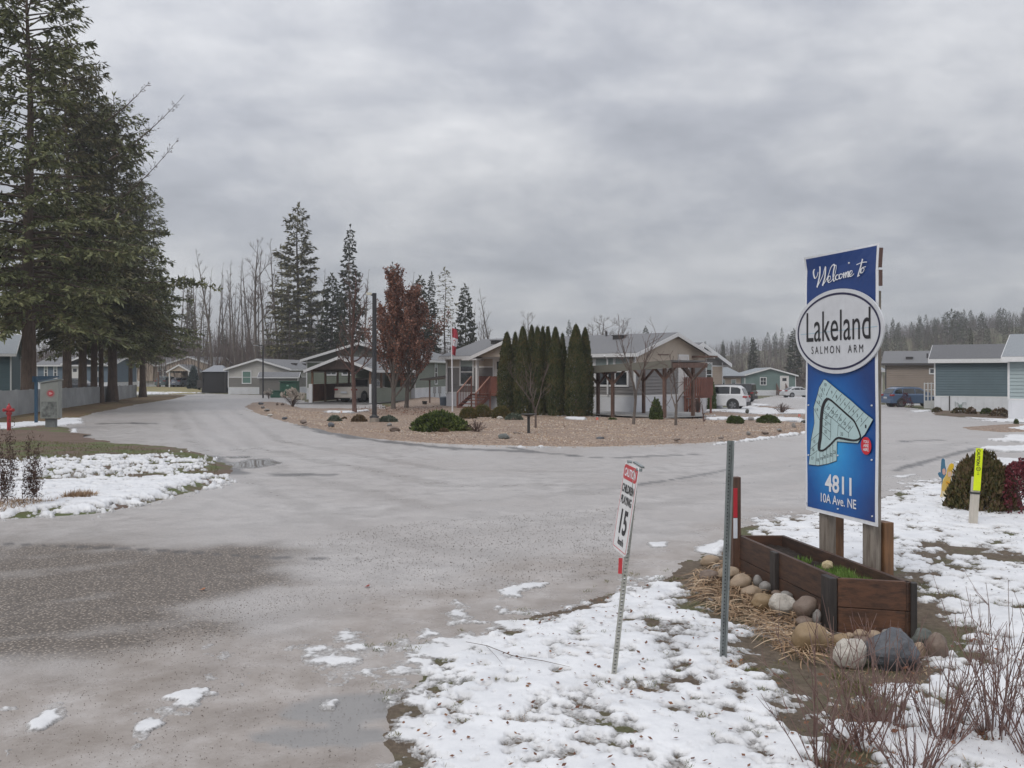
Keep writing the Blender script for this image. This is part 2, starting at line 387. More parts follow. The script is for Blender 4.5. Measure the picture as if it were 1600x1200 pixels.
# base ground, out to the horizon, with the wooded hill on the right
CREST = [(700, 566), (900, 564), (1000, 560), (1100, 556), (1200, 546), (1300, 536), (1400, 528), (1500, 520), (1600, 516), (1750, 512), (2100, 520)]
def crest(px): return np.interp(px, [c[0] for c in CREST], [EYE + (HY - c[1]) / FPX * 430 for c in CREST])
def hill(x, y):
    r = np.hypot(x, y); px = 800 + FPX * np.asarray(x) / np.maximum(y, 1)
    h = crest(px) * sstep(200, 430, r) * sstep(500, 1000, px)
    return h + fbm(x/40, y/40, 3) * 2.0 * sstep(220, 300, r) * sstep(900, 1100, px)
X, Y = polar(2.0, 2500, -89, 89, 220, 150)
Z = gz(X, Y) + np.where(Y > 150, hill(X, Y), 0) - .05
patch('ground', X, Y, Z, np.ones(X.shape, bool), Mground(), label='brown winter ground stretching to the houses and woods')
X2, Y2 = np.meshgrid(np.linspace(-40, 40, 12), np.linspace(-60, .2, 12))
patch('ground_behind', X2, Y2, X2*0 - .05, np.ones(X2.shape, bool), _mc.get('g') or bpy.data.materials['earth_and_grass'])

road_px = [(-1500, 1400), (-1500, 860), (0, 812), (60, 668), (100, 655), (160, 642), (215, 632), (262, 623), (268, 617), (330, 615.5), (430, 618), (470, 626), (485, 632), (592, 632), (600, 642),
           (900, 650), (1100, 648), (1180, 625), (1215, 618), (1265, 616), (1380, 633), (1440, 640), (1460, 645), (1575, 656), (1800, 668), (3000, 700), (3000, 1400)]
Xr, Yr = polar(2.6, 190, -46, 46, 520, 330)
sd = sdf(Xr, Yr, gpoly(road_px)) + .25 * fbm(Xr*.6, Yr*.6, 21)
def blob(X, Y, px, py, rx, ry, ang=0):
    c = G(px, py); dx = X - c[0]; dy = Y - c[1]; ca, sa = math.cos(ang), math.sin(ang)
    return 1 - np.hypot((dx*ca + dy*sa)/rx, (-dx*sa + dy*ca)/ry)
nz = fbm(Xr*.9, Yr*.9, 31); nzs = fbm(Xr*3, Yr*3, 33)
coarse = np.maximum.reduce([blob(Xr, Yr, 0, 915, 2.3, 2.3, .1), blob(Xr, Yr, 230, 905, 1.35, 1.9, -.1), blob(Xr, Yr, -500, 930, 5, 3.2), blob(Xr, Yr, 90, 985, 1.7, 1.0)])
coarse = sstep(-.12, .35, coarse + .42*nz + .1*nzs) * .92
strk = fbm(Xr*.5 + Yr*.35, Yr*2.2 - Xr*1.4, 35)
coarse = coarse * (1 - .55*sstep(.1, .5, strk))
ice = sdf(Xr, Yr, gpoly([(-200, 1400), (-200, 1060), (0, 1040), (200, 1015), (420, 985), (560, 930), (700, 905), (900, 880), (1080, 845), (1200, 800), (1300, 800), (1250, 1000), (1100, 1400)]))
ice = sstep(-.5, .6, ice/1.2 + .8*nz + .2*nzs) * .9
pud = np.maximum.reduce([blob(Xr, Yr, 560, 1105, .48, .26, .2), blob(Xr, Yr, 500, 1150, .4, .16), blob(Xr, Yr, 1560, 900, 1.6, .8), blob(Xr, Yr, 395, 724, .7, 1.1), blob(Xr, Yr, 355, 714, .7, .3), blob(Xr, Yr, 1130, 960, .01, .01)])
pud = sstep(.0, .22, pud + .3*nz + .25*nzs)
crack = np.zeros_like(Xr)
def crackline(pts, w):
    P = [G(*p)[:2] for p in pts]; d = np.full(Xr.shape, 1e9)
    for (x0, y0), (x1, y1) in zip(P[:-1], P[1:]):
        ex, ey = x1-x0, y1-y0; t = np.clip(((Xr-x0)*ex+(Yr-y0)*ey)/(ex*ex+ey*ey), 0, 1); d = np.minimum(d, np.hypot(Xr-x0-t*ex, Yr-y0-t*ey))
    return 1 - sstep(w*.4, w, d + w*.9*fbm(Xr*2.5, Yr*2.5, 41))
for pts, w in (([(880, 712), (950, 716), (1000, 714), (1090, 710)], .18), ([(800, 700), (850, 708), (900, 712)], .16), ([(1000, 757), (1080, 745), (1140, 734)], .09),
               ([(470, 664), (540, 682), (600, 690)], .45), ([(600, 690), (720, 702), (830, 706)], .3), ([(1400, 735), (1470, 715), (1530, 700)], .16), ([(1410, 690), (1470, 688)], .2), ([(440, 742), (500, 742)], .35),
               ([(230, 662), (200, 661), (170, 662)], .5), ([(210, 700), (260, 704), (330, 716), (372, 740)], .3), ([(0, 850), (110, 855), (240, 860), (420, 872), (560, 874)], .05)):
    crack = np.maximum(crack, crackline(pts, w))
track = np.zeros_like(Xr)
for pts, w in (([(290, 640), (330, 680), (450, 740), (700, 800), (1000, 830), (1120, 832)], .32), ([(268, 640), (300, 690), (400, 760), (600, 845), (900, 885)], .32), ([(1520, 690), (1200, 735), (900, 770), (600, 800), (300, 835), (-200, 850)], .34), ([(1480, 700), (1200, 760), (900, 812), (500, 862), (0, 905)], .30),
               ([(330, 640), (400, 700), (700, 760), (1200, 755), (1450, 698)], .3), ([(350, 632), (440, 690), (700, 735), (1100, 740), (1420, 690)], .25), ([(-100, 1010), (300, 985), (700, 930), (1000, 880)], .22), ([(-50, 1120), (200, 1060), (500, 980), (800, 905)], .16)):
    track = np.maximum(track, crackline(pts, w)*(.55 + .45*fbm(Xr*.7, Yr*.7, 77)))
patch('road', Xr, Yr, gz(Xr, Yr) + .004 + .006*fbm(Xr*.4, Yr*.4, 9) - .008*pud, sd > 0, Mroad(), dict(coarse=coarse, ice=ice, puddle=pud, crack=crack*.8, track=track), label='wet grey asphalt road with ice film and dark coarse patches')

def bed(name, px, mat, h=.05, soft=.5, res=(420, 160), r=(4, 110), ang=(-40, 44), amp=.02, jag=.2, label=None):
    X, Y = polar(r[0], r[1], ang[0], ang[1], *res); s = sdf(X, Y, gpoly(px)) + jag*fbm(X*1.1, Y*1.1, 51) + jag*.4*fbm(X*4, Y*4, 52)
    Z = gz(X, Y) + .008 + (.07 if name == 'mud_patch' else 0) + h*(.3 if name == 'mud_patch' else 1)*sstep(0, soft, s) - .03*sstep(0, -.1, s) + amp*fbm(X*1.3, Y*1.3, 53)*sstep(0, soft, s)
    return patch(name, X, Y, Z, s > -.06, mat, label=label)
lawn_px = [(-600, 700), (0, 664), (60, 664), (100, 668), (135, 686), (200, 695), (290, 701), (335, 716), (362, 735), (352, 752), (310, 768), (240, 788), (150, 803), (0, 812), (-600, 860)]
bed('lawn', lawn_px, Msoil('lawn_turf', (.10, .065, .048), (.18, .125, .09), (.15, .175, .06), .44), h=.07, r=(10, 45), label='winter lawn island with brown and green turf')
firs_px = [(-600, 700), (-600, 665), (0, 645), (100, 634), (210, 620), (300, 616), (268, 624), (215, 632), (150, 645), (95, 661), (0, 662)]
bed('mud_patch', [(-300, 690), (0, 674), (60, 676), (110, 680), (140, 688), (175, 693), (130, 696), (60, 693), (-300, 704)], Msoil('brown_mud', (.09, .058, .042), (.20, .135, .10), (.17, .12, .08), .5), h=.05, soft=.4, r=(14, 40), jag=.5, label='brown muddy ground at the far edge of the lawn island')
bed('needle_verge', firs_px, Msoil('needle_litter', (.09, .055, .032), (.20, .13, .065), (.24, .20, .085), .5), h=.06, r=(28, 90), label='brown needle litter and yellow grass under the firs')
bed('far_lawn', [(205, 604), (300, 605), (322, 612), (300, 615.5), (212, 615.5), (206, 608)], Msoil('straw_turf', (.2, .16, .07), (.3, .25, .12), (.24, .24, .09), .5), h=.05, r=(80, 160), jag=.1, ang=(-30, -15), label='yellow straw coloured lawn before the tan house')
bed_px = [(383, 636), (400, 645), (430, 655), (470, 664), (520, 676), (580, 685), (640, 690), (700, 694), (800, 697), (920, 698), (1010, 696), (1100, 692), (1180, 686), (1240, 680), (1290, 672),
          (1262, 663), (1180, 658), (1110, 657), (1000, 655), (940, 653), (760, 640), (720, 625), (645, 619), (600, 640), (480, 640), (440, 629), (395, 629)]
bed('gravel_bed', bed_px, Mgravel(), h=.10, soft=.8, res=(560, 150), r=(20, 90), amp=.04, label='tan pea gravel bed between the roads')
bed('side_yard', [(1085, 650), (1110, 640), (1180, 632), (1250, 640), (1300, 650), (1290, 662), (1180, 660), (1100, 656)], bpy.data.materials['tan_gravel'], h=.04, r=(34, 75), ang=(8, 24), label='gravel yard strip beside the parked cars')
bed('gravel_island', [(1505, 668), (1570, 663), (1700, 668), (1700, 676), (1560, 675), (1520, 672)], bpy.data.materials['tan_gravel'], h=.05, r=(25, 60), ang=(22, 40), label='small tan gravel island at the right road')
bed('planted_strip', [(1460, 642), (1576, 648), (1580, 656), (1500, 652), (1462, 649)], Msoil('brown_soil', (.07, .045, .03), (.16, .11, .07), (.10, .1, .04), .55), h=.08, r=(35, 70), ang=(22, 34), label='soil strip along the white skirting')
mb = MB(); q = [up(G(*p), .03) for p in ((925, 653.5), (1000, 655.5), (1092, 656.5), (1085, 648), (1000, 646), (935, 647))]
verge_px = [(560, 1400), (640, 1140), (655, 1050), (760, 988), (900, 948), (990, 918), (1050, 893), (1095, 868), (1130, 845), (1190, 815), (1260, 806), (1330, 790), (1400, 772), (1450, 756), (1520, 744), (1650, 732), (2600, 740), (2600, 1400)]
def verge_h(X, Y):
    s = sdf(X, Y, gpoly(verge_px))
    mound = np.maximum(0, blob(X, Y, 1270, 985, 1.3, 1.6, -.2))
    pit = np.maximum(0, blob(X, Y, 1290, 970, 1.1, 1.9, -.2))
    return .03*sstep(0, 1.0, s) - .03*sstep(0, .5, pit) + .014*fbm(X*1.6, Y*1.6, 61)*sstep(0, .5, s) + .008*fbm(X*6, Y*6, 62)*sstep(0, .3, s), s
Xv, Yv = polar(2.6, 24, -14, 44, 640, 330)
hv, sv = verge_h(Xv, Yv); sv = sv + .22*fbm(Xv*1.3, Yv*1.3, 63) + .07*fbm(Xv*6, Yv*6, 64)
patch('verge', Xv, Yv, hv + .006 - .04*sstep(0, -.08, sv), sv > -.05, Msoil('verge_turf', (.065, .045, .030), (.19, .145, .10), (.15, .15, .065), .50), label='muddy grass verge around the entrance sign')
def vz(x, y): return float(verge_h(np.array([x]), np.array([y]))[0][0]) + .006
def GV(px, py):
    p = G(px, py)
    for _ in range(8):
        z = vz(p[0], p[1]); d = (EYE - z)*FPX/(py-HY); p = np.array([(px-800)/FPX*d, d, z])
    return p

# ================================================================ snow
def snow(name, X, Y, base, regions, label, thick=.035, seed=70, dirt=.0):
    val = np.full(X.shape, -9.0)
    nA = fbm(X*1.4, Y*1.4, seed); nB = fbm(X*6, Y*6, seed+4)*1.15; nC = fbm(X*14, Y*14, seed+8, 3)
    for poly, soft, bias, amp, fs in regions:
        s = sdf(X, Y, gpoly(poly)); s = s + soft*.6*nA
        val = np.maximum(val, np.clip(s/soft, -2, 1)*.8 + bias + amp*((1-fs)*nA + fs*.75*nB + .3*nC))
    t = sstep(0, .45, val)
    thick = thick*np.where(base > .0065, 1, .3)
    Z = base + thick*t*(1 + .12*nB) + .0045*t*nC + .010*t*nA + .004 - .05*sstep(0, -.12, val)
    dv = np.clip(1 - sstep(.0, .5, val) + dirt + np.where(base > .0065, 0, .25), 0, 1)
    return patch(name, X, Y, Z, val > -.10, bpy.data.materials['old_snow'], dict(dirt=dv), label=label), val
Msnow()
S1 = [(540, 1420), (585, 1110), (590, 1050), (565, 993), (640, 992), (690, 988), (770, 966), (880, 940), (935, 912), (985, 898), (1055, 892), (1075, 925), (1100, 960), (1170, 985), (1195, 1000), (1240, 1050), (1275, 1110), (1300, 1200), (1330, 1420)]
reg = [(S1, .34, -.42, 1.25, .88),
       ([(700, 935), (735, 940), (745, 972), (700, 978), (690, 955)], .16, -.22, 1.15, .95),
       ([(765, 925), (830, 905), (865, 912), (850, 925), (800, 938), (775, 950)], .16, -.22, 1.15, .95),
       ([(640, 980), (690, 980), (700, 995), (650, 1000)], .16, -.22, 1.15, .95),
       ([(225, 1110), (330, 1050), (345, 1068), (310, 1100), (260, 1140), (200, 1180)], .16, -.22, 1.15, .95),
       ([(362, 1060), (408, 1035), (400, 1062), (375, 1078)], .16, -.22, 1.15, .95),
       ([(0, 1175), (90, 1100), (100, 1105), (40, 1160), (0, 1200)], .16, -.22, 1.15, .95), ([(0, 1108), (30, 1092), (32, 1098), (0, 1120)], .16, -.22, 1.15, .95),
       ([(500, 1100), (530, 1090), (540, 1100), (510, 1112)], .16, -.22, 1.15, .95),
       ([(300, 1000), (400, 1010), (420, 1040), (330, 1045)], .3, -.68, 1.0, .95), ([(430, 1000), (600, 950), (620, 1060), (470, 1100)], .3, -.66, 1.0, .95),
       ([(1010, 848), (1050, 845), (1045, 856), (1015, 858)], .1, -.1, .4, .5), ([(1075, 855), (1130, 840), (1150, 850), (1130, 872), (1080, 866)], .15, -.05, .5, .5),
       # behind and right of the planter
       ([(1130, 860), (1150, 825), (1240, 800), (1300, 792), (1400, 765), (1440, 745), (1500, 762), (1620, 770), (1900, 790), (1900, 900), (1620, 880), (1500, 870), (1440, 905), (1300, 905), (1190, 880)], .8, -.26, 1.5, .9),
       ([(1440, 905), (1500, 872), (1620, 885), (1900, 900), (1900, 990), (1620, 960), (1500, 940), (1430, 935)], .5, -.24, 1.5, .9),
       ([(1430, 935), (1620, 960), (1900, 1000), (1900, 1420), (1340, 1420), (1300, 1120), (1420, 1075), (1500, 1060), (1480, 1000)], .4, -.16, 1.5, .9),
       ([(1380, 745), (1440, 735), (1455, 742), (1400, 752)], .3, -.2, .6, .5), ([(1455, 765), (1485, 755), (1490, 775), (1460, 780)], .2, .0, .5, .5),
       ([(1480, 722), (1535, 715), (1600, 716), (1680, 722), (1620, 735), (1520, 735)], .3, -.05, .6, .5)]
XS, YS = polar(3.2, 26, -34, 44, 1250, 620)
hs, ss = verge_h(XS, YS); base = np.where(ss > 0, hs + .006, .006)
near_snow, vS = snow('snow', XS, YS, base, reg, 'thin melting snow over the verge and road edge', thick=.028)
XL, YL = polar(9.5, 46, -46, -15, 560, 420)
lsd = sdf(XL, YL, gpoly(lawn_px))
regL = [([(-600, 800), (-300, 765), (0, 756), (200, 752), (330, 744), (365, 742), (356, 754), (310, 771), (240, 791), (150, 806), (0, 816), (-600, 868)], .6, -.30, 1.35, .88),
        ([(-300, 734), (0, 722), (150, 714), (300, 710), (350, 724), (340, 748), (0, 765), (-300, 775)], .9, -.80, 1.9, .9),
        ([(-100, 668), (20, 662), (70, 656), (128, 654), (130, 662), (70, 668), (10, 674), (-100, 682)], .4, -.05, .6, .5), ([(110, 672), (122, 671), (121, 676), (112, 677)], .15, .1, .3, .4)]
snow('snow_on_lawn', XL, YL, .008 + .07*sstep(0, .5, lsd), regL, 'patchy snow thinning across the lawn island', thick=.05, seed=90)
XF, YF = polar(24, 130, -25, 40, 1400, 230)
regF = [([(505, 646), (545, 647), (575, 644), (575, 646), (545, 649), (510, 648)], .3, .1, .4, .5), ([(1092, 655), (1255, 655), (1262, 661), (1110, 660)], .5, -.12, .8, .4),
        ([(1120, 640), (1170, 636), (1260, 642), (1262, 648), (1180, 649), (1120, 644)], .8, -.15, .9, .4), ([(1172, 630), (1205, 632), (1200, 636), (1172, 634)], .5, 0, .7, .4), ([(1225, 642), (1262, 641), (1262, 648), (1228, 648)], .4, .2, .4, .4),
        ([(1090, 642), (1150, 636), (1165, 640), (1100, 645)], .5, -.1, .8, .5), ([(1418, 642), (1452, 640), (1455, 643), (1430, 645)], .5, .1, .5, .4), ([(1470, 648), (1580, 652), (1585, 657), (1520, 655)], .5, -.1, .8, .4),
        ([(1535, 658), (1575, 652), (1700, 655), (1700, 664), (1600, 661)], .5, .15, .5, .4), ([(1570, 672), (1600, 665), (1700, 668), (1700, 676), (1600, 674)], .4, .2, .4, .4), ([(1551, 688), (1580, 681), (1700, 684), (1700, 695), (1590, 692)], .4, .15, .5, .4),
        ([(1520, 702), (1600, 697), (1700, 700), (1700, 708), (1590, 708)], .4, .1, .5, .4), ([(1215, 619), (1260, 621), (1262, 623), (1230, 622)], .6, .0, .6, .4),
        ([(700, 650), (1250, 650), (1262, 664), (900, 656)], .8, -1.05, .9, .6), ([(205, 612), (330, 613.5), (300, 615), (210, 617)], 1.2, -.3, .9, .5), ([(880, 657), (915, 657.5), (915, 660), (885, 659.5)], .2, .1, .3, .4),
        ([(770, 698), (880, 699.5), (900, 701), (800, 700)], .2, -.2, .6, .5), ([(1100, 696), (1262, 676), (1266, 678), (1180, 690), (1100, 698)], .2, -.15, .6, .5)]
bsd = np.maximum(sdf(XF, YF, gpoly(bed_px)), np.where(sdf(XF, YF, gpoly([(1085, 650), (1110, 640), (1180, 632), (1250, 640), (1300, 650), (1290, 662), (1180, 660), (1100, 656)])) > -.3, .25, -9))
snow('snow_strips', XF, YF, gz(XF, YF) + .010 + .12*sstep(-.3, .8, bsd), regF, 'thin white snow strips left beside driveways and beds', thick=.05, seed=110, dirt=.15)
# ================================================================ entrance sign
SO = np.array([2.888, 8.79, 0]); SE = np.array([3.190, 7.80, 0]); SL = np.linalg.norm(SE - SO)
SU = (SE - SO) / SL; SN = np.array([SU[1], -SU[0], 0])
if SN[0] > 0: SN = -SN
SZ0, SZ1 = .762, 3.235
def sp3(u, z, o): return SO + SU*u + SN*o + np.array([0, 0, z])
def suv(px, py):                       # photo trace of the flat artwork -> panel coordinates in metres
    k = (px-800)/FPX; t = (8.79*k - 2.888) / (.302 + .99*k); return t*SL, EYE + (HY-py)/FPX*(8.79 - .99*t)
sign = empty('entrance_sign', tuple(SO + SU*SL/2), 'tall blue and white Lakeland welcome sign panel on wooden posts', 'sign')
def Mblue():
    m, nt, b = newmat('printed_blue'); p = geo(nt)
    c = sp3(SL*.42, 1.42, 0)
    v = nt.nodes.new('ShaderNodeVectorMath'); v.operation = 'SUBTRACT'; nt.links.new(p, v.inputs[0]); v.inputs[1].default_value = tuple(c)
    mp = nt.nodes.new('ShaderNodeMapping'); mp.inputs['Scale'].default_value = (1.3, 1.3, .85); nt.links.new(v.outputs[0], mp.inputs[0])
    l = nt.nodes.new('ShaderNodeVectorMath'); l.operation = 'LENGTH'; nt.links.new(mp.outputs[0], l.inputs[0])
    f = mth(nt, 'ADD', l.outputs['Value'], mth(nt, 'MULTIPLY', mth(nt, 'SUBTRACT', noise(nt, p, 2.2, 4), .5), .3))
    nt.links.new(ramp(nt, f, [(.0, (.055, .42, .80)), (.25, (.018, .25, .62)), (.55, (.008, .10, .36)), (.85, (.012, .045, .19))]), b.inputs['Base Color'])
    b.inputs['Roughness'].default_value = .33; bump(nt, b, noise(nt, p, 3, 3), .35, .02); return m
mw = Mplain('sign_white', (.78, .79, .82), .4); mblue = Mblue(); mblk = Mplain('sign_black', (.018, .017, .02), .45)
def wavy(u): return .006*math.sin(u*9)
def sheet(mb, u0, u1, z0, z1, o0, o1, flap=True, nu=8, nzz=22):
    """thin board with a slightly buckled face and the folded top corner"""
    us = np.linspace(u0, u1, nu); zs = np.linspace(z0, z1, nzz); v = []
    for o in (o0, o1):
        for z in zs:
            for u in us:
                q = u; zz = z; oo = o + .004*math.sin(z*5 + u*3)
                if flap and z > 3.02:
                    f = (z - 3.02)/.215; oo += .05*f*f*(1 - u/SL) - .02*f*(u/SL); q = u + .035*f*(1 - u/SL); zz = z - .01*f*(1-u/SL)
                v.append(sp3(q, zz, oo))
    n = nu*nzz; f = []
    for k in (0, n):
        for i in range(nzz-1):
            for j in range(nu-1): f.append((k+i*nu+j, k+i*nu+j+1, k+(i+1)*nu+j+1, k+(i+1)*nu+j))
    ring = [j for j in range(nu)] + [i*nu+nu-1 for i in range(1, nzz)] + [(nzz-1)*nu+j for j in range(nu-2, -1, -1)] + [i*nu for i in range(nzz-2, 0, -1)]
    for a, b in zip(ring, ring[1:]+ring[:1]): f.append((a, b, b+n, a+n))
    mb.add(v, f)
mb = MB(); sheet(mb, 0, SL, SZ0, SZ1, 0, .008); panel = mb.build('panel', mw, sign, smooth=False)
mb = MB(); sheet(mb, .028, SL-.03, SZ0+.035, SZ1-.02, .0085, .011); mb.build('blue_print', mblue, panel)
mb = MB()
for u, z in [suv(*p) for p in ((1262, 785), (1311.5, 795), (1365.5, 806.5), (1265.5, 633), (1364.5, 633.5), (1265.5, 711), (1311.5, 711.5), (1364.5, 718.5), (1329, 411))]:
    mb.tube([sp3(u, z, .012), sp3(u, z, .022)], .0075, 8)
mb.build('screw_heads', Mplain('screw_white', (.75, .75, .75), .3), panel)
# oval board
eu, ez = .49*SL, 2.487; ea, eb = .638, .392
def oval(a, b, o0, o1, n=64):
    mb = MB(); P = [(a*math.cos(t), b*math.sin(t)) for t in np.arange(n)*2*math.pi/n]
    mb.prism(P, lambda u, v: sp3(eu+u, ez+v, o0), lambda u, v: sp3(eu+u, ez+v, o1)); return mb
ov = oval(ea, eb, .02, .034).build('oval_board', Mplain('oval_white', (.62, .63, .66), .35), sign)
mb = MB(); n = 96
for o in (.0365,):
    v = [sp3(eu + a*math.cos(t), ez + b*math.sin(t), o) for a, b in ((.600, .357), (.579, .338)) for t in np.arange(n)*2*math.pi/n]
    mb.add(v, [(i, (i+1) % n, n+(i+1) % n, n+i) for i in range(n)])
mb.build('oval_ring', Mplain('navy', (.022, .02, .06), .4), ov)
def letters(s, p0, p1, par, mat, o, name='lettering', mb=None, **kw):
    """line of text whose box runs from photo point p0 (lower left) to p1 (upper right)"""
    u0, z0 = suv(*p0); u1, z1 = suv(*p1); V, F = text_geo(s, (u0, z0, u1, z1), **kw)
    own = mb is None; mb = mb or MB(); mb.add([sp3(a, b, o) for a, b in V], F)
    if own: return mb.build(name, mat, par)
letters('Lakeland', (1265.2, 535), (1365.6, 479), ov, mblk, .0375, 'name_lettering')
letters('SALMON  ARM', (1273, 553.2), (1354, 538), ov, mblk, .0375, 'place_lettering', space=1.5)
mb = MB(); a = suv(1256, 523); b = suv(1376, 510)
mb.bar(sp3(*a, .0352), sp3(*b, .0352), .001, .007, upv=(0, 0, 1)); mb.build('blue_swash', Mplain('pale_blue', (.38, .52, .60), .4), ov)
# brush-script "Welcome to"
def stroke(mb, pts, w, o):
    P = []
    pts = [np.array(p, float) for p in pts]
    for i in range(len(pts)-1):
        p0 = pts[max(i-1, 0)]; p1 = pts[i]; p2 = pts[i+1]; p3 = pts[min(i+2, len(pts)-1)]
        for t in np.linspace(0, 1, 7)[:-1]:
            P.append(.5*((2*p1)+(-p0+p2)*t+(2*p0-5*p1+4*p2-p3)*t*t+(-p0+3*p1-3*p2+p3)*t**3))
    P.append(pts[-1]); P = np.array(P); T = np.gradient(P, axis=0); T /= np.linalg.norm(T, axis=1)[:, None] + 1e-9
    N = np.stack([-T[:, 1], T[:, 0]], 1); ww = w*(.55 + .75*np.clip(-T[:, 1], 0, 1))  # down-strokes are heavier
    L = P + N*ww[:, None]/2; Rr = P - N*ww[:, None]/2; v = [sp3(*q, o) for q in L] + [sp3(*q, o) for q in Rr]; n = len(P)
    mb.add(v, [(i, i+1, n+i+1, n+i) for i in range(n-1)])
script = [  # traced strokes, photo pixels x 4.615 from (1220,360)
 [(262, 262), (246, 300), (256, 345), (272, 330), (280, 300)], [(268, 262), (292, 262), (290, 330), (272, 412)], [(272, 412), (312, 330), (332, 262), (330, 330), (312, 400)], [(312, 400), (348, 340), (372, 270), (392, 246), (398, 256)],
 [(344, 368), (366, 356), (370, 332), (356, 334), (350, 360), (360, 376), (380, 362)], [(380, 362), (404, 310), (412, 256), (400, 260), (390, 320), (394, 366), (408, 352)],
 [(428, 320), (414, 324), (406, 345), (418, 356), (434, 342)], [(446, 314), (434, 324), (438, 348), (452, 340), (456, 320), (446, 314), (462, 318)],
 [(468, 304), (466, 345)], [(466, 340), (480, 306), (484, 308), (480, 342)], [(480, 338), (494, 300), (500, 302), (498, 334), (508, 330)],
 [(508, 326), (526, 310), (528, 292), (514, 296), (508, 322), (520, 332), (542, 312)],
 [(604, 206), (590, 262), (572, 322), (570, 332), (584, 322)], [(560, 248), (600, 232), (636, 228)], [(608, 268), (594, 282), (592, 306), (606, 302), (616, 280), (608, 268), (628, 262)]]
mb = MB()
for k, s_ in enumerate(script): stroke(mb, [suv(1220 + x/4.615, 360 + y/4.615) for x, y in s_], .013 if k > 3 else .016, .0165 + .0004*k)
mb.build('welcome_lettering', mw, panel)
# site map: photo pixels x8 from (1250,590)
def mp_(x, y): return suv(1250 + x/8, 590 + y/8)
mapo = [(320, 22), (345, 28), (480, 140), (660, 285), (820, 430), (938, 522), (830, 715), (800, 740), (745, 820), (485, 800), (480, 1040), (380, 1075), (250, 1100), (128, 1085), (145, 960), (160, 770), (200, 570), (192, 370), (240, 210), (262, 120)]
mb = MB(); P = [mp_(*p) for p in mapo]; mb.prism(P, lambda u, v: sp3(u, v, .0165), lambda u, v: sp3(u, v, .0185)); lots = mb.build('site_map', Mplain('lot_green', (.46, .61, .62), .4), panel)
mb = MB()
def line(*pts, w=.004, o=.0195):
    q = [mp_(*p) for p in pts]
    for a, b in zip(q[:-1], q[1:]):
        a = np.array(a); b = np.array(b); t = (b-a)/np.linalg.norm(b-a); nn = np.array([-t[1], t[0]])*w/2
        mb.add([sp3(*(a-nn), o), sp3(*(b-nn), o), sp3(*(b+nn), o), sp3(*(a+nn), o)], [(0, 1, 2, 3)])
line(*mapo, mapo[0], w=.005)
for l in ([(412,95),(350,215)],[(485,155),(425,255)],[(545,205),(470,300)],[(592,255),(520,350)],[(648,300),(570,400)],[(705,350),(625,445)],[(755,390),(665,485)],[(815,435),(725,550)],[(880,485),(775,610)],
          [(385,320),(330,395)],[(445,365),(375,460)],[(495,400),(415,505)],[(540,450),(485,550)],[(600,500),(530,590)],[(655,545),(580,640)],[(690,600),(630,685)],[(310,405),(585,645)],[(300,430),(410,500)],
          [(500,590),(630,690),(630,745)],[(500,590),(490,730)],[(410,505),(405,590),(300,500)],[(405,590),(405,680),(300,600)],[(405,680),(398,780),(295,680)],
          [(272,120),(325,215)],[(240,200),(300,285)],[(205,270),(295,380)],[(192,380),(275,540)],[(385,140),(350,230)],[(160,785),(265,690)],[(155,890),(250,810)],[(148,980),(240,910)],
          [(225,935),(218,1090)],[(270,930),(265,1098)],[(310,920),(308,1098)],[(352,900),(350,1085)],[(398,860),(398,1070)],[(432,830),(432,1060)]): line(*l)
mb.build('lot_lines', mblk, lots)
mb = MB()
road = [(370,262),(335,300),(305,380),(290,500),(284,620),(278,740),(262,850),(270,905),(320,905),(400,840),(485,758),(560,762),(700,785),(775,755),(768,690),(730,600),(690,530),(600,450),(500,360),(420,290),(370,262)]
q = [mp_(*p) for p in road]; stroke(mb, q, .034, .0215); mb.build('map_road', mblk, lots)
mb = MB()
for s, x, y in (('1',845,610),('2',792,530),('3',738,473),('4',690,420),('5',638,373),('6',585,328),('7',528,283),('8',478,238),('9',420,185),('10',340,88),('11',315,150),('12',285,218),('13',257,308),('14',233,400),('15',200,798),('16',188,898),('17',178,1008),('18',243,1027),
                ('19',292,1012),('20',330,990),('21',372,978),('22',412,962),('23',455,930),('24',640,620),('25',583,572),('26',528,520),('27',480,475),('28',430,430),('29',378,382),('30',350,495),('31',347,578),('32',342,675),('33',545,705)):
    u, z = mp_(x, y); w = .017 if len(s) > 1 else .009; V, F = text_geo(s, (u-w, z-.015, u+w, z+.015)); mb.add([sp3(a, b, .0205) for a, b in V], F)
mb.build('lot_numbers', mblk, lots)
mb = MB(); u, z = mp_(853, 852); P = [(u+.068*math.cos(t), z+.078*math.sin(t)) for t in np.arange(32)*math.pi/16]
mb.prism(P, lambda a, b: sp3(a, b, .0220), lambda a, b: sp3(a, b, .0240)); here = mb.build('here_badge', Mplain('badge_red', (.62, .02, .035), .4), lots)
mb = MB()
for s, dz in (('YOU', .024), ('ARE', -.011), ('HERE', -.046)):
    V, F = text_geo(s, (u-.036, z+dz, u+.036, z+dz+.026), bold=.02); mb.add([sp3(a, b, .0250) for a, b in V], F)
mb.build('badge_lettering', mw, here)
letters('4811', (1291.5, 767), (1333, 746.5), panel, mw, .0175, 'number_lettering', bold=.022)
letters('10A Ave. NE', (1285, 783.7), (1340.3, 781), panel, mw, .0175, 'street_lettering', bold=.01)
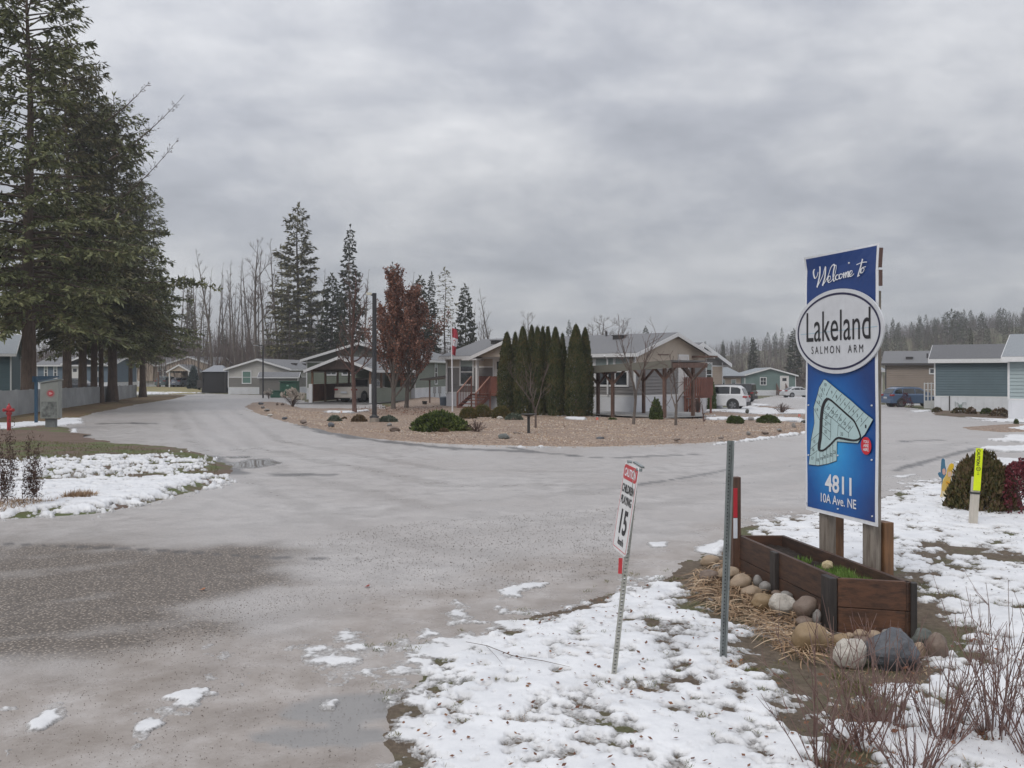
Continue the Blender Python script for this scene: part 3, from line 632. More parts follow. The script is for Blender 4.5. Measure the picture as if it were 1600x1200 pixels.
# posts
mwg = Mwood('weathered_grey_wood', (.26, .225, .19), (.10, .075, .055)); mwb = Mwood('brown_treated_wood', (.21, .105, .048), (.055, .03, .018))
def post(name, p, w, d, z0, z1, ang, mat, parent, label=None):
    mb = MB(); mb.box((p[0], p[1], (z0+z1)/2), (w, d, z1-z0), ang); o = mb.build(name, mat, parent, bevel=.006)
    return tag(o, label)
sa = math.atan2(SU[1], SU[0])
def backp(u, o): q = sp3(u, 0, o); return q
post('post', backp(SL*.828, -.075), .14, .09, -.3, 2.83, sa, mwg, sign, 'weathered grey post reaching up behind the panel edge')
post('post', backp(SL*.85, -.185), .14, .10, -.3, .775, sa, mwb, sign, 'short brown block bolted behind the grey post')
post('post', backp(SL*.22, -.075), .14, .09, -.3, 2.6, sa, mwg, sign)
post('post', backp(SL*.20, -.175), .14, .10, -.3, .95, sa, mwb, sign)
mb = MB(); mb.bar(sp3(SL*1.005, 3.02, -.012), sp3(SL*1.02, 3.19, -.012), .012, .03); mb.bar(sp3(SL*1.0, 2.86, -.02), sp3(SL*1.0, 3.0, -.02), .02, .03)
mb.build('metal_clip', Mplain('rusty_clip', (.12, .07, .06), .6), sign)

# ================================================================ planter
PA, PB, PC, PD = [np.array(p) for p in ((2.31, 9.15), (2.63, 7.23), (3.165, 7.09), (2.78, 9.15))]
zt, zb = .445, -.02
mpl = Mwood('planter_boards', (.085, .046, .030), (.026, .018, .016), axis='y'); mplx = Mwood('planter_end_boards', (.125, .058, .032), (.032, .019, .015), axis='x'); mdk = Mwood('planter_dark_post', (.045, .038, .035), (.018, .016, .016))
planter = empty('planter_box', (2.7, 8.15, 0), 'long dark wooden planter box with grass at the foot of the blue sign', 'planter')
def wallb(name, a, b, inward, mat, zs, t=.04):
    for k, (z0, z1) in enumerate(zs):
        mb = MB(); n = np.array([-(b-a)[1], (b-a)[0]]); n = n/np.linalg.norm(n)*inward; off = .004*k
        v = [np.array([*(e + n*o), z]) for z in (z0, z1) for o in (off, t+off) for e in (a, b)]
        mb.add(v, [(0,1,3,2),(4,6,7,5),(0,4,5,1),(2,3,7,6),(0,2,6,4),(1,5,7,3)]); mb.build(name, mat, planter, bevel=.004)
bz = [(.215, zt), (zb, .209)]
wallb('side_board', PA, PB, 1, mpl, bz); wallb('end_board', PB, PC, 1, mplx, bz); wallb('side_board', PC, PD, 1, mpl, bz); wallb('end_board', PD, PA, 1, mplx, bz)
dAB = (PB-PA)/np.linalg.norm(PB-PA); nAB = np.array([-dAB[1], dAB[0]])
for p, w, d in ((PA + (PB-PA)*.44, .012, .11), (PB + np.array([-.03, .07]), .03, .15)):
    mb = MB(); q = p - nAB*.02; mb.box((q[0], q[1], .21), (w+.03, d, .47), math.atan2(dAB[1], dAB[0]) - R(90) + 0); mb.build('corner_post', mdk, planter, bevel=.004)
mb = MB(); mb.box((PC[0]+.01, PC[1]-.005, .2), (.045, .06, .49), -.25); mb.build('corner_post', mdk, planter, bevel=.004)
mb = MB()
for p in ((PB[0]-.052, PB[1]+.05), (PB[0]-.056, PB[1]+.09), (PB[0]-.06, PB[1]+.05)):
    mb.lathe([(.0, 0), (.006, 0), (.006, .004), (0, .004)], (p[0]-.002, p[1], .35), 6)
# soil surface
X, Y = np.meshgrid(np.linspace(0, 1, 26), np.linspace(0, 1, 70)); Pq = (PA[None, None]*(1-X)[..., None] + PD[None, None]*X[..., None])*(1-Y)[..., None] + (PB[None, None]*(1-X)[..., None] + PC[None, None]*X[..., None])*Y[..., None]
Zs = .335 + .035*fbm(X*3, Y*9, 5) + .02*fbm(X*12, Y*36, 6); idx = np.arange(X.size).reshape(X.shape)
mb = MB(); mb.add(np.stack([Pq[..., 0].ravel(), Pq[..., 1].ravel(), Zs.ravel()], 1), np.stack([idx[:-1, :-1], idx[:-1, 1:], idx[1:, 1:], idx[1:, :-1]], -1).reshape(-1, 4))
mb.build('soil', M('black_soil', (.035, .024, .018), .95, .5, 30, bmp=1, bdist=.02), planter, smooth=True, recalc=False)
mgr = Mleaf('fresh_grass', [(.06, .11, .02), (.13, .22, .045), (.22, .31, .09)]); mgd = Mleaf('dull_grass', [(.05, .07, .02), (.12, .13, .04), (.25, .2, .09)])
mdry = Mleaf('dry_leaf', [(.13, .078, .045), (.28, .175, .10), (.42, .30, .19), (.55, .44, .32)]); mbrn = Mleaf('brown_leaf', [(.07, .03, .018), (.16, .065, .035), (.24, .12, .06)])
def blades(mb, cx, cy, z, rad, n, h, w=.004, mi=0, lean=.6, rg=None, squash=1):
    rg = rg or rng; a = rg.uniform(0, 2*np.pi, n); r = rad*np.sqrt(rg.uniform(0, 1, n)); x = cx + np.cos(a)*r; y = cy + np.sin(a)*r*squash
    L = rg.uniform(-lean, lean, (n, 2)); D = np.stack([L[:, 0], L[:, 1], np.ones(n)], 1); D /= np.linalg.norm(D, axis=1)[:, None]
    t = rg.uniform(0, np.pi, n); Wd = np.stack([np.cos(t), np.sin(t), 0*t], 1); zz = z(x, y) if callable(z) else np.full(n, z)
    mb.cards(np.stack([x, y, zz-.005], 1), D, Wd, h*rg.uniform(.5, 1.2, n), np.full(n, w), mi)
def pin(u, v): q = (PA*(1-u)+PD*u)*(1-v)+(PB*(1-u)+PC*u)*v; return q
for (u, v, r, n, h, lab) in ((.52, .68, .17, 1500, .08, 'bright green grass clump beside the pale stone in the planter'), (.66, .82, .13, 600, .065, 'low green grass clump at the near end of the planter'), (.55, .40, .07, 160, .07, 'small weed at the far end of the planter')):
    q = pin(u, v); mb = MB(); blades(mb, q[0], q[1], .33, r, n, h, .0028, squash=1.3); o = mb.build('grass_clump', mgr, org=(q[0], q[1], .33), recalc=False); tag(o, lab, 'grass clump', 'grass clumps in the planter')
def rock(name, c, sx, sy, sz, mat, rot=0, tilt=0, seed=0, ang=.12, label=None, cat='rock', group=None, sub=3, tip=False):
    bm = bmesh.new(); bmesh.ops.create_icosphere(bm, subdivisions=sub, radius=1)
    rr = np.random.default_rng(seed+100); offs = rr.uniform(0, 50, 3)
    pl = rr.normal(size=(9, 3)); pl /= np.linalg.norm(pl, axis=1)[:, None]; dd = rr.uniform(.72, .98, 9)
    from mathutils import noise as mn
    for v in bm.verts:
        p = np.array(v.co)
        for n_, d_ in zip(pl, dd):
            k = p @ n_
            if ang > .1 and k > d_: p = p - n_*(k-d_)*min(1, ang*3.2)
        f = 1 + (.19*mn.noise(Vector(p*1.3+offs)) + ang*.07*mn.noise(Vector(p*4+offs)) + ang*.03*mn.noise(Vector(p*11+offs)))
        if tip: q = max(0, p[2]); f *= (1 - .12*q*abs(p[0])); p = np.array([p[0]*(1-.16*q) + .12*q, p[1]*(1-.15*q), p[2]*(1.06 if p[2] > 0 else 1)])
        v.co = Vector(p*f)
    mt = Matrix.Rotation(rot, 4, 'Z') @ Matrix.Rotation(tilt, 4, 'Y') @ Matrix.Diagonal((sx, sy, sz, 1))
    bm.transform(mt)
    for f in bm.faces: f.smooth = ang < .5
    me = bpy.data.meshes.new(name); bm.to_mesh(me); bm.free(); me.materials.append(mat)
    o = bpy.data.objects.new(name, me); COL.objects.link(o); o.location = c; return tag(o, label, cat, group)
def Mrock(name, a, b_, speck=.3, sc=5):
    if name in _mc: return _mc[name]
    m, nt, b = newmat(name); v = coords(nt); n = noise(nt, v, sc, 6, .65); f = noise(nt, v, 70, 3, .8); st = noise(nt, v, 1.8, 3)
    c = ramp(nt, n, [(.3, a), (.7, b_)]); c = mixc(nt, mth(nt, 'MULTIPLY', ramp(nt, f, [(.55, (0,0,0)), (.65, (1,1,1))]), speck), c, tuple(k*.35 for k in a))
    c = mixc(nt, mth(nt, 'MULTIPLY', ramp(nt, st, [(.5, (0,0,0)), (.62, (1,1,1))]), .5), c, tuple(k*.6 for k in a))
    nt.links.new(c, b.inputs['Base Color']); b.inputs['Roughness'].default_value = .55; bump(nt, b, mth(nt, 'ADD', n, mth(nt, 'MULTIPLY', f, .3)), .7, .015); _mc[name] = m; return m
r_tan = Mrock('tan_stone', (.26, .185, .12), (.40, .31, .22)); r_och = Mrock('ochre_stone', (.20, .135, .07), (.34, .245, .14), .2); r_gry = Mrock('grey_stone', (.16, .15, .14), (.33, .31, .29)); r_wht = Mrock('pale_granite', (.36, .33, .29), (.58, .54, .48), .5, 12)
r_blu = Mrock('dark_blue_stone', (.055, .06, .07), (.13, .135, .15), .2); r_grn = Mrock('green_grey_stone', (.06, .065, .06), (.14, .15, .13), .2); r_brn = Mrock('brown_stone', (.12, .085, .065), (.24, .18, .14), .3)
q = pin(.55, .62); rock('stone', (q[0], q[1], .40), .055, .04, .05, Mrock('yellow_stone', (.42, .33, .18), (.62, .52, .33), .2, 14), 0, .5, 8, .9, 'small pale yellow stone on the planter soil behind the bright grass', 'stone')
RK = [(182, 272, 95, 62, r_tan, 0, 'tan cobble highest at the far end of the pile'), (212, 307, 50, 34, r_gry, .02, 'small grey cobble just under the highest tan one'), (180, 362, 105, 78, r_brn, 0, 'dark brown boulder in dead leaves at the far end of the pile'),
      (290, 340, 112, 66, r_tan, .10, 'flat tan cobble next to the reflector post'), (352, 388, 112, 80, r_tan, .05, 'tan boulder behind the galvanized post'), (440, 378, 44, 60, r_gry, .08, 'upright narrow grey cobble against the far planter board'),
      (484, 412, 60, 56, r_gry, .06, 'round grey cobble below the middle planter post'), (412, 442, 108, 58, r_tan, .03, 'low tan cobble half under dry leaves'), (545, 447, 50, 34, r_brn, .06, 'little brown cobble tucked under the middle planter post'),
      (600, 455, 62, 38, r_gry, .09, 'flat grey cobble behind the speckled granite one'), (475, 502, 118, 92, r_och, .02, 'ochre brown cobble left of the speckled granite one'), (582, 520, 124, 125, r_wht, .01, 'speckled grey white granite rock in the middle of the pile'),
      (712, 527, 122, 102, r_brn, .10, 'brown grey egg shaped rock tilted on the planter side'), (768, 575, 46, 70, r_gry, .06, 'small upright grey stone at the near planter corner'), (700, 605, 84, 52, r_brn, .04, 'brown cobble wedged above the big ochre boulder'),
      (740, 705, 178, 158, r_och, .0, 'big smooth ochre boulder at the near planter corner'), (795, 658, 50, 34, r_brn, .04, 'small brown cobble right of the big ochre boulder'), (912, 716, 96, 80, r_och, .0, 'brown cobble under the planter end, left of the pale granite'),
      (946, 682, 46, 36, r_tan, .05, 'tiny tan cobble under the planter end'), (1010, 670, 70, 42, r_tan, .04, 'flat tan cobble under the middle of the planter end'), (1092, 686, 74, 64, r_tan, .02, 'light tan cobble behind the dark blue boulder'),
      (1020, 712, 84, 52, r_brn, .02, 'greyish cobble above the pale granite boulder'), (977, 795, 178, 160, r_wht, .0, 'pale cream granite boulder in front of the planter end'), (1205, 785, 262, 205, r_blu, .0, 'largest boulder, dark blue grey and wedge shaped'),
      (1355, 712, 112, 120, r_grn, .0, 'dark green grey rock right of the blue boulder'), (1448, 752, 112, 150, r_brn, .0, 'brown pink rock at the right end of the pile'), (1338, 765, 66, 90, r_tan, .0, 'tan stone squeezed between blue and green rocks'),
      (1160, 668, 60, 42, r_gry, .03, 'dark little cobble under the planter corner')]
for k, (cx, cy, w, h, mt, z0, lab) in enumerate(RK):
    px, py = 1060 + cx/3.53, 800 + (cy + h/2)/3.53; d = (EYE - z0 - .01)*FPX/(py-HY); s = d/FPX/3.53
    hw, hh = w/2*s*1.10, h/2*s*1.06; x = (px-800)/FPX*d; z0 += min(0, vz(x, d))
    rock('rock', (x, d + hw*.55, z0 + hh*.93), hw*1.03, hw*.8, hh*1.08, mt, .15*math.sin(k*2.1), (.35 if k == 12 else .12*math.cos(k*1.7))*(-1), k, {3: .5, 11: .6, 22: .9, 23: .95, 24: .6, 25: .5, 13: .6}.get(k, .06), 'piled ' + lab if False else lab, 'rock', 'rocks piled round the planter', 4 if w > 100 else 3, k == 23)

# ================================================================ posts and small signs
mgal = M('galvanized_steel', (.33, .36, .36), .42, .25, 5, metal=.75, bmp=.1)
b0 = GV(1129.3, 1031.7); gp = empty('galvanized_post', tuple(b0), 'bare galvanized steel u-channel post leaning in the snow before the planter', 'metal post')
mb = MB(); t0 = b0 + np.array([.062, .03, 1.575]); ax = (t0-b0)/np.linalg.norm(t0-b0); bb = b0 - ax*.25
for dx, dy, w, h in ((-.015, 0, .006, .026), (.015, 0, .006, .026), (0, .011, .030, .005), (-.021, -.013, .011, .004), (.021, -.013, .011, .004)):
    o = np.array([dx, dy, 0]); mb.bar(bb+o, t0+o, w, h, upv=(0, 1, 0))
mb.build('channel', mgal, gp)
mb = MB()
for k in range(60):
    p = b0 + ax*(.04 + k*.0254) + np.array([0, .0082, 0]); mb.box(p, (.007, .001, .009))
mb.build('bolt_holes', mblk, gp)
# reflector post
b0 = np.array([2.27, 9.16, 0]); rp = empty('reflector_post', tuple(b0), 'brown wooden marker post with red and white reflective strips at the planter', 'marker post')
mb = MB(); mb.box((2.285, 9.16, .50), (.085, .085, 1.08), .1); mb.build('post', Mwood('dark_brown_post', (.115, .062, .042), (.05, .028, .02)), rp, bevel=.004)
for z0, z1, mt, dx in ((.63, .93, Mplain('reflect_red', (.50, .035, .05), .3), 0), (.42, .625, Mplain('reflect_white', (.70, .73, .78), .25), 0)):
    mb = MB(); mb.box((2.272, 9.112, (z0+z1)/2), (.042, .004, z1-z0), .1); mb.build('reflective_strip', mt, rp)
# caution sign
b0 = GV(958.8, 1057); t0 = np.array([(995-800)/FPX*6.12, 6.12, EYE + (HY-728)/FPX*6.12]); ax = (t0-b0)/np.linalg.norm(t0-b0)
cs = empty('speed_sign', tuple(b0), 'leaning caution children playing speed sign on a perforated steel post', 'sign')
mb = MB(); Hh = np.linalg.norm(t0-b0); pit = .0254; s2 = .0175; hs_ = .0062
fx = np.array([1, -.1, 0]); fx -= ax*(fx@ax); fx /= np.linalg.norm(fx); fy = np.cross(ax, fx)
def cs3(x, y, h): return b0 + fx*x + fy*y + ax*h
k0 = -8; nh = int(Hh/pit)
for side, (A_, B_) in enumerate(((fx, -fy), (fx, fy))):
    for k in range(k0, nh):
        h0 = k*pit; h1 = h0+pit; hc = (h0+h1)/2; f_ = B_*s2
        O = [(-s2, h0), (s2, h0), (s2, h1), (-s2, h1)]; I = [(-hs_, hc-hs_), (hs_, hc-hs_), (hs_, hc+hs_), (-hs_, hc+hs_)]
        v = [b0 + A_*x + f_ + ax*h for x, h in O+I]
        mb.add(v, [(0,1,5,4),(1,2,6,5),(2,3,7,6),(3,0,4,7)])
for sx in (-1, 1):
    mb.add([b0 + fx*sx*s2 + fy*s2*y + ax*h for y, h in ((-1, k0*pit), (1, k0*pit), (1, nh*pit), (-1, nh*pit))], [(0, 1, 2, 3)])
mb.build('post', M('aged_zinc', (.42, .42, .38), .5, .2, 8, metal=.5), cs, recalc=False)
# plate: near edge is the right one
near = np.array([(999.3-800)/FPX*6.02, 6.02, EYE + (HY-731)/FPX*6.02]); far = np.array([(977.3-800)/FPX*6.36, 6.36, EYE + (HY-724)/FPX*6.36])
far = np.array([(977.0-800)/FPX*6.36, 6.36, near[2]+.012]); dn = np.array([(978.5-999.3)/FPX*6.02, .02, -(873-731)/FPX*6.02])
pu = near-far; pw = np.linalg.norm(pu); pu /= pw; pd = dn/np.linalg.norm(dn); ph = np.linalg.norm(dn); pn = np.cross(pu, pd); pn *= -1 if pn[0] > 0 else 1
def pl3(u, v, o): return far + pu*u*pw + pd*v*ph + pn*o
def rrect(u0, v0, u1, v1, r=.05):
    a = pw; P = []; rx = r/pw; ry = r/ph
    for cx, cy, s0 in ((u1-rx, v1-ry, 0), (u0+rx, v1-ry, 90), (u0+rx, v0+ry, 180), (u1-rx, v0+ry, 270)):
        for t in range(0, 91, 15): P.append((cx + rx*math.cos(R(s0+t)), cy + ry*math.sin(R(s0+t))))
    return P
mb = MB(); mb.prism(rrect(0, 0, 1, 1, .045), lambda u, v: pl3(u, v, -.002), lambda u, v: pl3(u, v, .002)); pl = mb.build('plate', Mplain('plate_white', (.72, .72, .72), .35), cs)
mred = Mplain('sign_red', (.55, .05, .06), .35)
mb = MB(); mb.prism(rrect(.06, .025, .94, .19, .03), lambda u, v: pl3(u, v, .0025), lambda u, v: pl3(u, v, .0035))
for v0, v1, u0, u1 in ((.965, .972, .06, .94), (.03, .97, .04, .055), (.03, .97, .945, .96)):
    mb.prism([(u0, v0), (u1, v0), (u1, v1), (u0, v1)], lambda u, v: pl3(u, v, .0025), lambda u, v: pl3(u, v, .0032))
mb.build('red_header', mred, pl)
def ptext(s, u0, v0, u1, v1, mat, name, bold=.02, o=.0045):
    V, F = text_geo(s, (u0, v1, u1, v0), bold=bold); mb = MB(); mb.add([pl3(a, b, o) for a, b in V], F); mb.build(name, mat, pl)
ptext('CAUTION', .12, .06, .88, .155, mw, 'caution_lettering', .03)
mb = MB()
for s, u0, v0, u1, v1 in (('CHILDREN', .10, .24, .90, .335), ('PLAYING', .14, .37, .86, .465), ('15', .30, .52, .78, .80), ('km/h', .34, .84, .72, .92)):
    V, F = text_geo(s, (u0, v1, u1, v0), bold=.025); mb.add([pl3(a, b, .0045) for a, b in V], F)
mb.build('black_lettering', mblk, pl)
mb = MB(); hb = Hh*.985
for v in (.03,): mb.bar(pl3(.35, -.02, -.03), pl3(.95, -.005, -.03), .02, .012); mb.tube([pl3(.9, .03, -.03), pl3(.9, .03, .01)], .01, 8); mb.tube([pl3(.25, -.012, -.02), pl3(.25, -.012, .01)], .01, 8)
mb.build('bracket', mgal, cs)
mb = MB(); q0 = cs3(-.035, -.035, (1057-897)/FPX*6.2*1.0); q1 = cs3(-.042, -.035, (1057-873)/FPX*6.2); mb.bar(q0, q1, .026, .004, upv=(0, 1, 0)); mb.build('red_reflector', mred, cs)
# yellow pipeline marker
b0 = GV(1520, 821); d = b0[1]; ym = empty('utility_marker', tuple(b0), 'flat yellow topped utility marker post standing in the snow', 'marker post')
lean = np.array([.075, 0, 1.06]); ax = lean/np.linalg.norm(lean)
def yb(h0, h1, w, t, off=0): m_ = MB(); m_.bar(b0 + ax*h0 + np.array([0, off, 0]), b0 + ax*h1 + np.array([0, off, 0]), w, t, upv=(0, 1, 0)); return m_
yb(-.1, .66, .102, .05).build('post', M('bleached_wood', (.50, .46, .40), .8, .15, 5, (12, 12, 1)), ym)
pl_ = yb(.48, 1.055, .094, .012, -.035).build('yellow_plate', Mplain('hi_vis_yellow', (.72, .86, .012), .4), ym)
yb(.43, .455, .125, .06).build('clamp', Mplain('dark_band', (.03, .03, .03), .5), ym)
mb = MB(); V, F = text_geo('CAUTION', (0, 0, .22, .045), bold=.03)
fx = np.array([1., 0, 0]); fx -= ax*(fx@ax); fx /= np.linalg.norm(fx)
f2 = lambda a, b: b0 + np.array([0, -.0425, 0]) + fx*(b-.034) + ax*(1.04-a)
mb.add([f2(a, b) for a, b in V], F)
n = 24; c_ = b0 + np.array([0, -.0425, 0]) + ax*.775
mb.add([c_ + fx*r*math.cos(t) + ax*r*math.sin(t) for r in (.03, .022) for t in np.arange(n)*2*math.pi/n], [(i, (i+1) % n, n+(i+1) % n, n+i) for i in range(n)])
mb.bar(c_ - fx*.016, c_ + fx*.016, .001, .008); mb.bar(c_ - ax*.055 - fx*.01, c_ - ax*.055 + fx*.01, .001, .006); mb.bar(c_ - ax*.075 - fx*.014, c_ - ax*.075 + fx*.014, .001, .006)
mb.build('marker_lettering', mblk, pl_)
# painted plywood yard figures
def cutout(name, px, py, top, outline, mat, label, extra):
    b = GV(px, py); s = (py-top)*b[1]/FPX; o = empty(name, tuple(b), label, 'yard ornament')
    mb = MB(); f = lambda u, v, y: b + np.array([u*s, y, v*s]); mb.prism(outline, lambda u, v: f(u, v, 0), lambda u, v: f(u, v, .02)); body = mb.build('board', mat, o, bevel=.003)
    for nm, pol, mt in extra:
        mb = MB(); mb.prism(pol, lambda u, v: f(u, v, -.004), lambda u, v: f(u, v, -.001)); mb.build(nm, mt, body)
def ell(cx, cy, rx, ry, n=14): return [(cx + rx*math.cos(t), cy + ry*math.sin(t)) for t in np.arange(n)*2*math.pi/n]
def trace(pts, px, base, top): H = base-top; return [((x-px)/H, (base-y)/H) for x, y in pts]
def zt5(pts): return [(1440 + x/8.57, 690 + y/8.57) for x, y in pts]
A_ = (1474.5, 770, 716); tr5 = lambda P, a: trace(zt5(P), *a)
cutout('garden_gnome', *A_, tr5([(270, 690), (275, 500), (240, 470), (222, 430), (240, 408), (262, 415), (262, 360), (272, 240), (290, 222), (312, 240), (318, 320), (335, 390), (325, 430), (340, 500), (345, 690)], A_), Mplain('gnome_blue', (.05, .15, .24), .6),
       'flat painted yard figure in a pointed blue hat at the road edge', [('face', tr5([(275, 375), (300, 355), (318, 375), (322, 420), (300, 450), (280, 430)], A_), Mplain('gnome_skin', (.55, .33, .27), .6)), ('shirt', tr5([(282, 680), (282, 510), (310, 470), (330, 510), (335, 680)], A_), Mplain('gnome_cream', (.60, .52, .30), .6))])
B_ = (1475.5, 779, 723.5)
cutout('garden_figure', *B_, tr5([(250, 745), (268, 690), (275, 600), (290, 530), (320, 470), (340, 430), (350, 370), (375, 310), (405, 288), (432, 300), (436, 340), (415, 390), (410, 440), (392, 480), (398, 530), (388, 590), (370, 640), (358, 700), (350, 765), (300, 770)], B_), Mplain('figure_yellow', (.62, .42, .10), .6),
       'flat painted yard figure in yellow dotted clothes beside the juniper', [('face', tr5([(348, 440), (355, 405), (395, 405), (400, 445), (380, 475), (358, 470)], B_), Mplain('figure_skin', (.66, .46, .36), .6)), ('trousers', tr5([(258, 742), (275, 660), (352, 680), (345, 758), (300, 762)], B_), Mplain('figure_cream', (.66, .56, .36), .6)),
        ('belt', tr5([(325, 535), (350, 525), (378, 545), (370, 575), (330, 570)], B_), Mplain('figure_orange', (.72, .36, .02), .6)), ('hat_top', tr5([(370, 340), (395, 295), (428, 308), (425, 345), (400, 385), (375, 375)], B_), Mplain('figure_gold', (.75, .48, .02), .6))])

# ================================================================ litter, straw, tufts, twigs near the camera
def zg(x, y): return verge_h(np.asarray(x), np.asarray(y))[0] + .006
def in_px(n, poly, z=zg, rg=rng):
    P = np.array(gpoly(poly)); lo = P.min(0); hi = P.max(0); out = []
    while len(out) < n:
        q = rg.uniform(lo, hi, (n*3, 2)); s = sdf(q[:, 0], q[:, 1], P); out += list(q[s > 0])
    q = np.array(out[:n]); return q[:, 0], q[:, 1]
mb = MB(); nS = 2600
x, y = in_px(nS, [(1085, 905), (1140, 885), (1180, 905), (1250, 965), (1300, 1010), (1262, 1045), (1235, 1040), (1215, 1015), (1170, 985), (1120, 965), (1085, 935)])
z = zg(x, y)
for i in range(nS):
    a = rng.uniform(0, 2*math.pi); L = rng.uniform(.06, .26); p0 = np.array([x[i], y[i], z[i] + rng.uniform(.005, .085)])
    d = np.array([math.cos(a), math.sin(a), rng.uniform(-.1, .35)]); sgn = rng.uniform(-.9, .9); n4 = 5
    P = [p0 + d*L*t + np.array([-d[1], d[0], 0])*sgn*L*t*t - np.array([0, 0, 1])*L*.45*t*t for t in np.linspace(0, 1, n4)]
    P = np.array(P); P[:, 2] = np.maximum(P[:, 2], z[i] + .002); w = rng.uniform(.0018, .0055); sd_ = np.array([-d[1], d[0], rng.uniform(-.6, .6)])*w
    tap = np.array([.5, 1, 1, .7, .1])[:, None]; mb.add(np.concatenate([P-sd_*tap, P+sd_*tap]), [(k, k+1, n4+k+1, n4+k) for k in range(n4-1)])
tag(mb.build('dead_leaf_litter', mdry, recalc=False), 'heap of dried strap leaves beside the rock pile', kind='stuff')
mb = MB()
for (px, py, r, n) in ((958, 1058, .09, 160), (1000, 1075, .12, 160), (1130, 1036, .14, 260), (1145, 1040, .1, 120), (1070, 1095, .08, 90), (1000, 1118, .09, 120), (1090, 1085, .07, 80), (800, 1115, .16, 160), (820, 1130, .16, 180),
                       (865, 1055, .04, 50), (870, 1058, .05, 60), (770, 992, .06, 60), (1120, 975, .05, 60), (1090, 1128, .1, 100)):
    p = GV(px, py); blades(mb, p[0], p[1], zg, r, n, .035, .0025, 0, 1.5)
tag(mb.build('brown_grass', mdry, recalc=False), 'brown dead grass poking through the snow', kind='stuff')
mb = MB()
for (px, py, r, n, h) in ((1025, 968, .05, 60, .03), (1172, 1048, .06, 90, .035), (1165, 1052, .05, 60, .03), (845, 1030, .05, 40, .025), (860, 1052, .06, 50, .025), (1090, 1095, .07, 80, .03), (1055, 1100, .04, 40, .025), (1350, 1080, .18, 300, .05), (1310, 1060, .06, 80, .04),
                          (1470, 905, .1, 60, .03), (985, 898, .1, 60, .03), (1060, 905, .08, 50, .03)):
    p = GV(px, py); blades(mb, p[0], p[1], zg, r, n, h, .003, 0, 1.0)
rgs = np.random.default_rng(31); xs_, ys_ = in_px(150, S1[:1] + S1[1:], rg=rgs)
for cx_, cy_ in zip(xs_, ys_): blades(mb, cx_, cy_, lambda x, y: zg(x, y)+.02, rgs.uniform(.02, .07), int(rgs.uniform(8, 34)), .03, .0025, 0, 1.4, rgs)
x, y = in_px(16000, [(1425, 915), (1620, 930), (1900, 960), (1900, 1400), (1350, 1400), (1320, 1100), (1480, 1080), (1500, 1000)])
k = (fbm(x*1.4, y*1.4, 171) + .3*fbm(x*5, y*5, 5)) < .05; x, y = x[k], y[k]; n = len(x)
D = np.stack([rng.uniform(-.8, .8, n), rng.uniform(-.8, .8, n), np.ones(n)], 1); D /= np.linalg.norm(D, axis=1)[:, None]; t = rng.uniform(0, 3.14, n)
mb.cards(np.stack([x, y, zg(x, y)], 1), D, np.stack([np.cos(t), np.sin(t), 0*t], 1), rng.uniform(.015, .04, n), np.full(n, .0025))
tag(mb.build('grass', mgd, recalc=False), 'thin green and straw grass on the verge', kind='stuff')
def leaves(n, poly, size, mat, name, label, zf=zg, rg=rng):
    x, y = in_px(n, poly, rg=rg); a = rg.uniform(0, 6.28, n); D = np.stack([np.cos(a), np.sin(a), rg.uniform(-.1, .5, n)], 1); Wd = np.stack([-np.sin(a), np.cos(a), rg.uniform(-.4, .4, n)], 1)
    mb = MB(); s = size*rg.uniform(.5, 1.3, n); mb.cards(np.stack([x, y, zf(x, y) + .045], 1), D, Wd, s, s*.33); tag(mb.build(name, mat, recalc=False), label, kind='stuff')
leaves(520, [(620, 1150), (800, 990), (980, 905), (1075, 940), (1240, 1060), (1300, 1400), (620, 1400)], .03, mbrn, 'fallen_leaves', 'scattered brown fallen leaves on the snow')
leaves(120, [(1260, 1050), (1700, 960), (1700, 1400), (1300, 1400)], .04, mbrn, 'fallen_leaves', 'brown leaf litter under the bare shrubs')
leaves(500, [(1150, 860), (1300, 790), (1440, 750), (1620, 770), (1620, 960), (1440, 940)], .028, M('dark_debris', (.07, .055, .04), .9, .4, 20), 'debris', 'specks of dark debris on the thin snow')
for px, py, c, lab in ((311, 924, (.45, .19, .09), 'orange brown'), (569, 919, (.30, .07, .05), 'red brown')):
    p = G(px, py); mb = MB(); mb.cards(np.array([[p[0], p[1], .012], [p[0]+.02, p[1], .014], [p[0]+.03, p[1]+.01, .012]]), np.array([[1, .2, .35], [.8, -.5, .3], [.3, .9, .4]]), np.array([[-.2, 1, 0], [.5, .8, .1], [-.9, .3, .2]]), [.06, .045, .04], [.022, .018, .015])
    tag(mb.build('fallen_leaf', M('leaf_' + lab.split()[0], c, .7), org=tuple(p), recalc=False), 'single curled %s leaf on the bare road' % lab, 'leaf', 'leaves on the road')
x, y = in_px(9000, [(1290, 1060), (1500, 1020), (1620, 880), (1900, 900), (1900, 1400), (1320, 1400)]); n = len(x); D = np.stack([rng.uniform(-1, 1, n), rng.uniform(-1, 1, n), rng.uniform(.1, .8, n)], 1); D /= np.linalg.norm(D, axis=1)[:, None]; t = rng.uniform(0, 3.14, n); k = fbm(x*2.1, y*2.1, 271) < .1
mb = MB(); mb.cards(np.stack([x, y, zg(x, y)], 1)[k], D[k], np.stack([np.cos(t), np.sin(t), 0*t], 1)[k], rng.uniform(.02, .055, n)[k], np.full(n, .0028)[k]); tag(mb.build('straw', mdry, recalc=False), 'flattened straw coloured grass on the verge', kind='stuff')
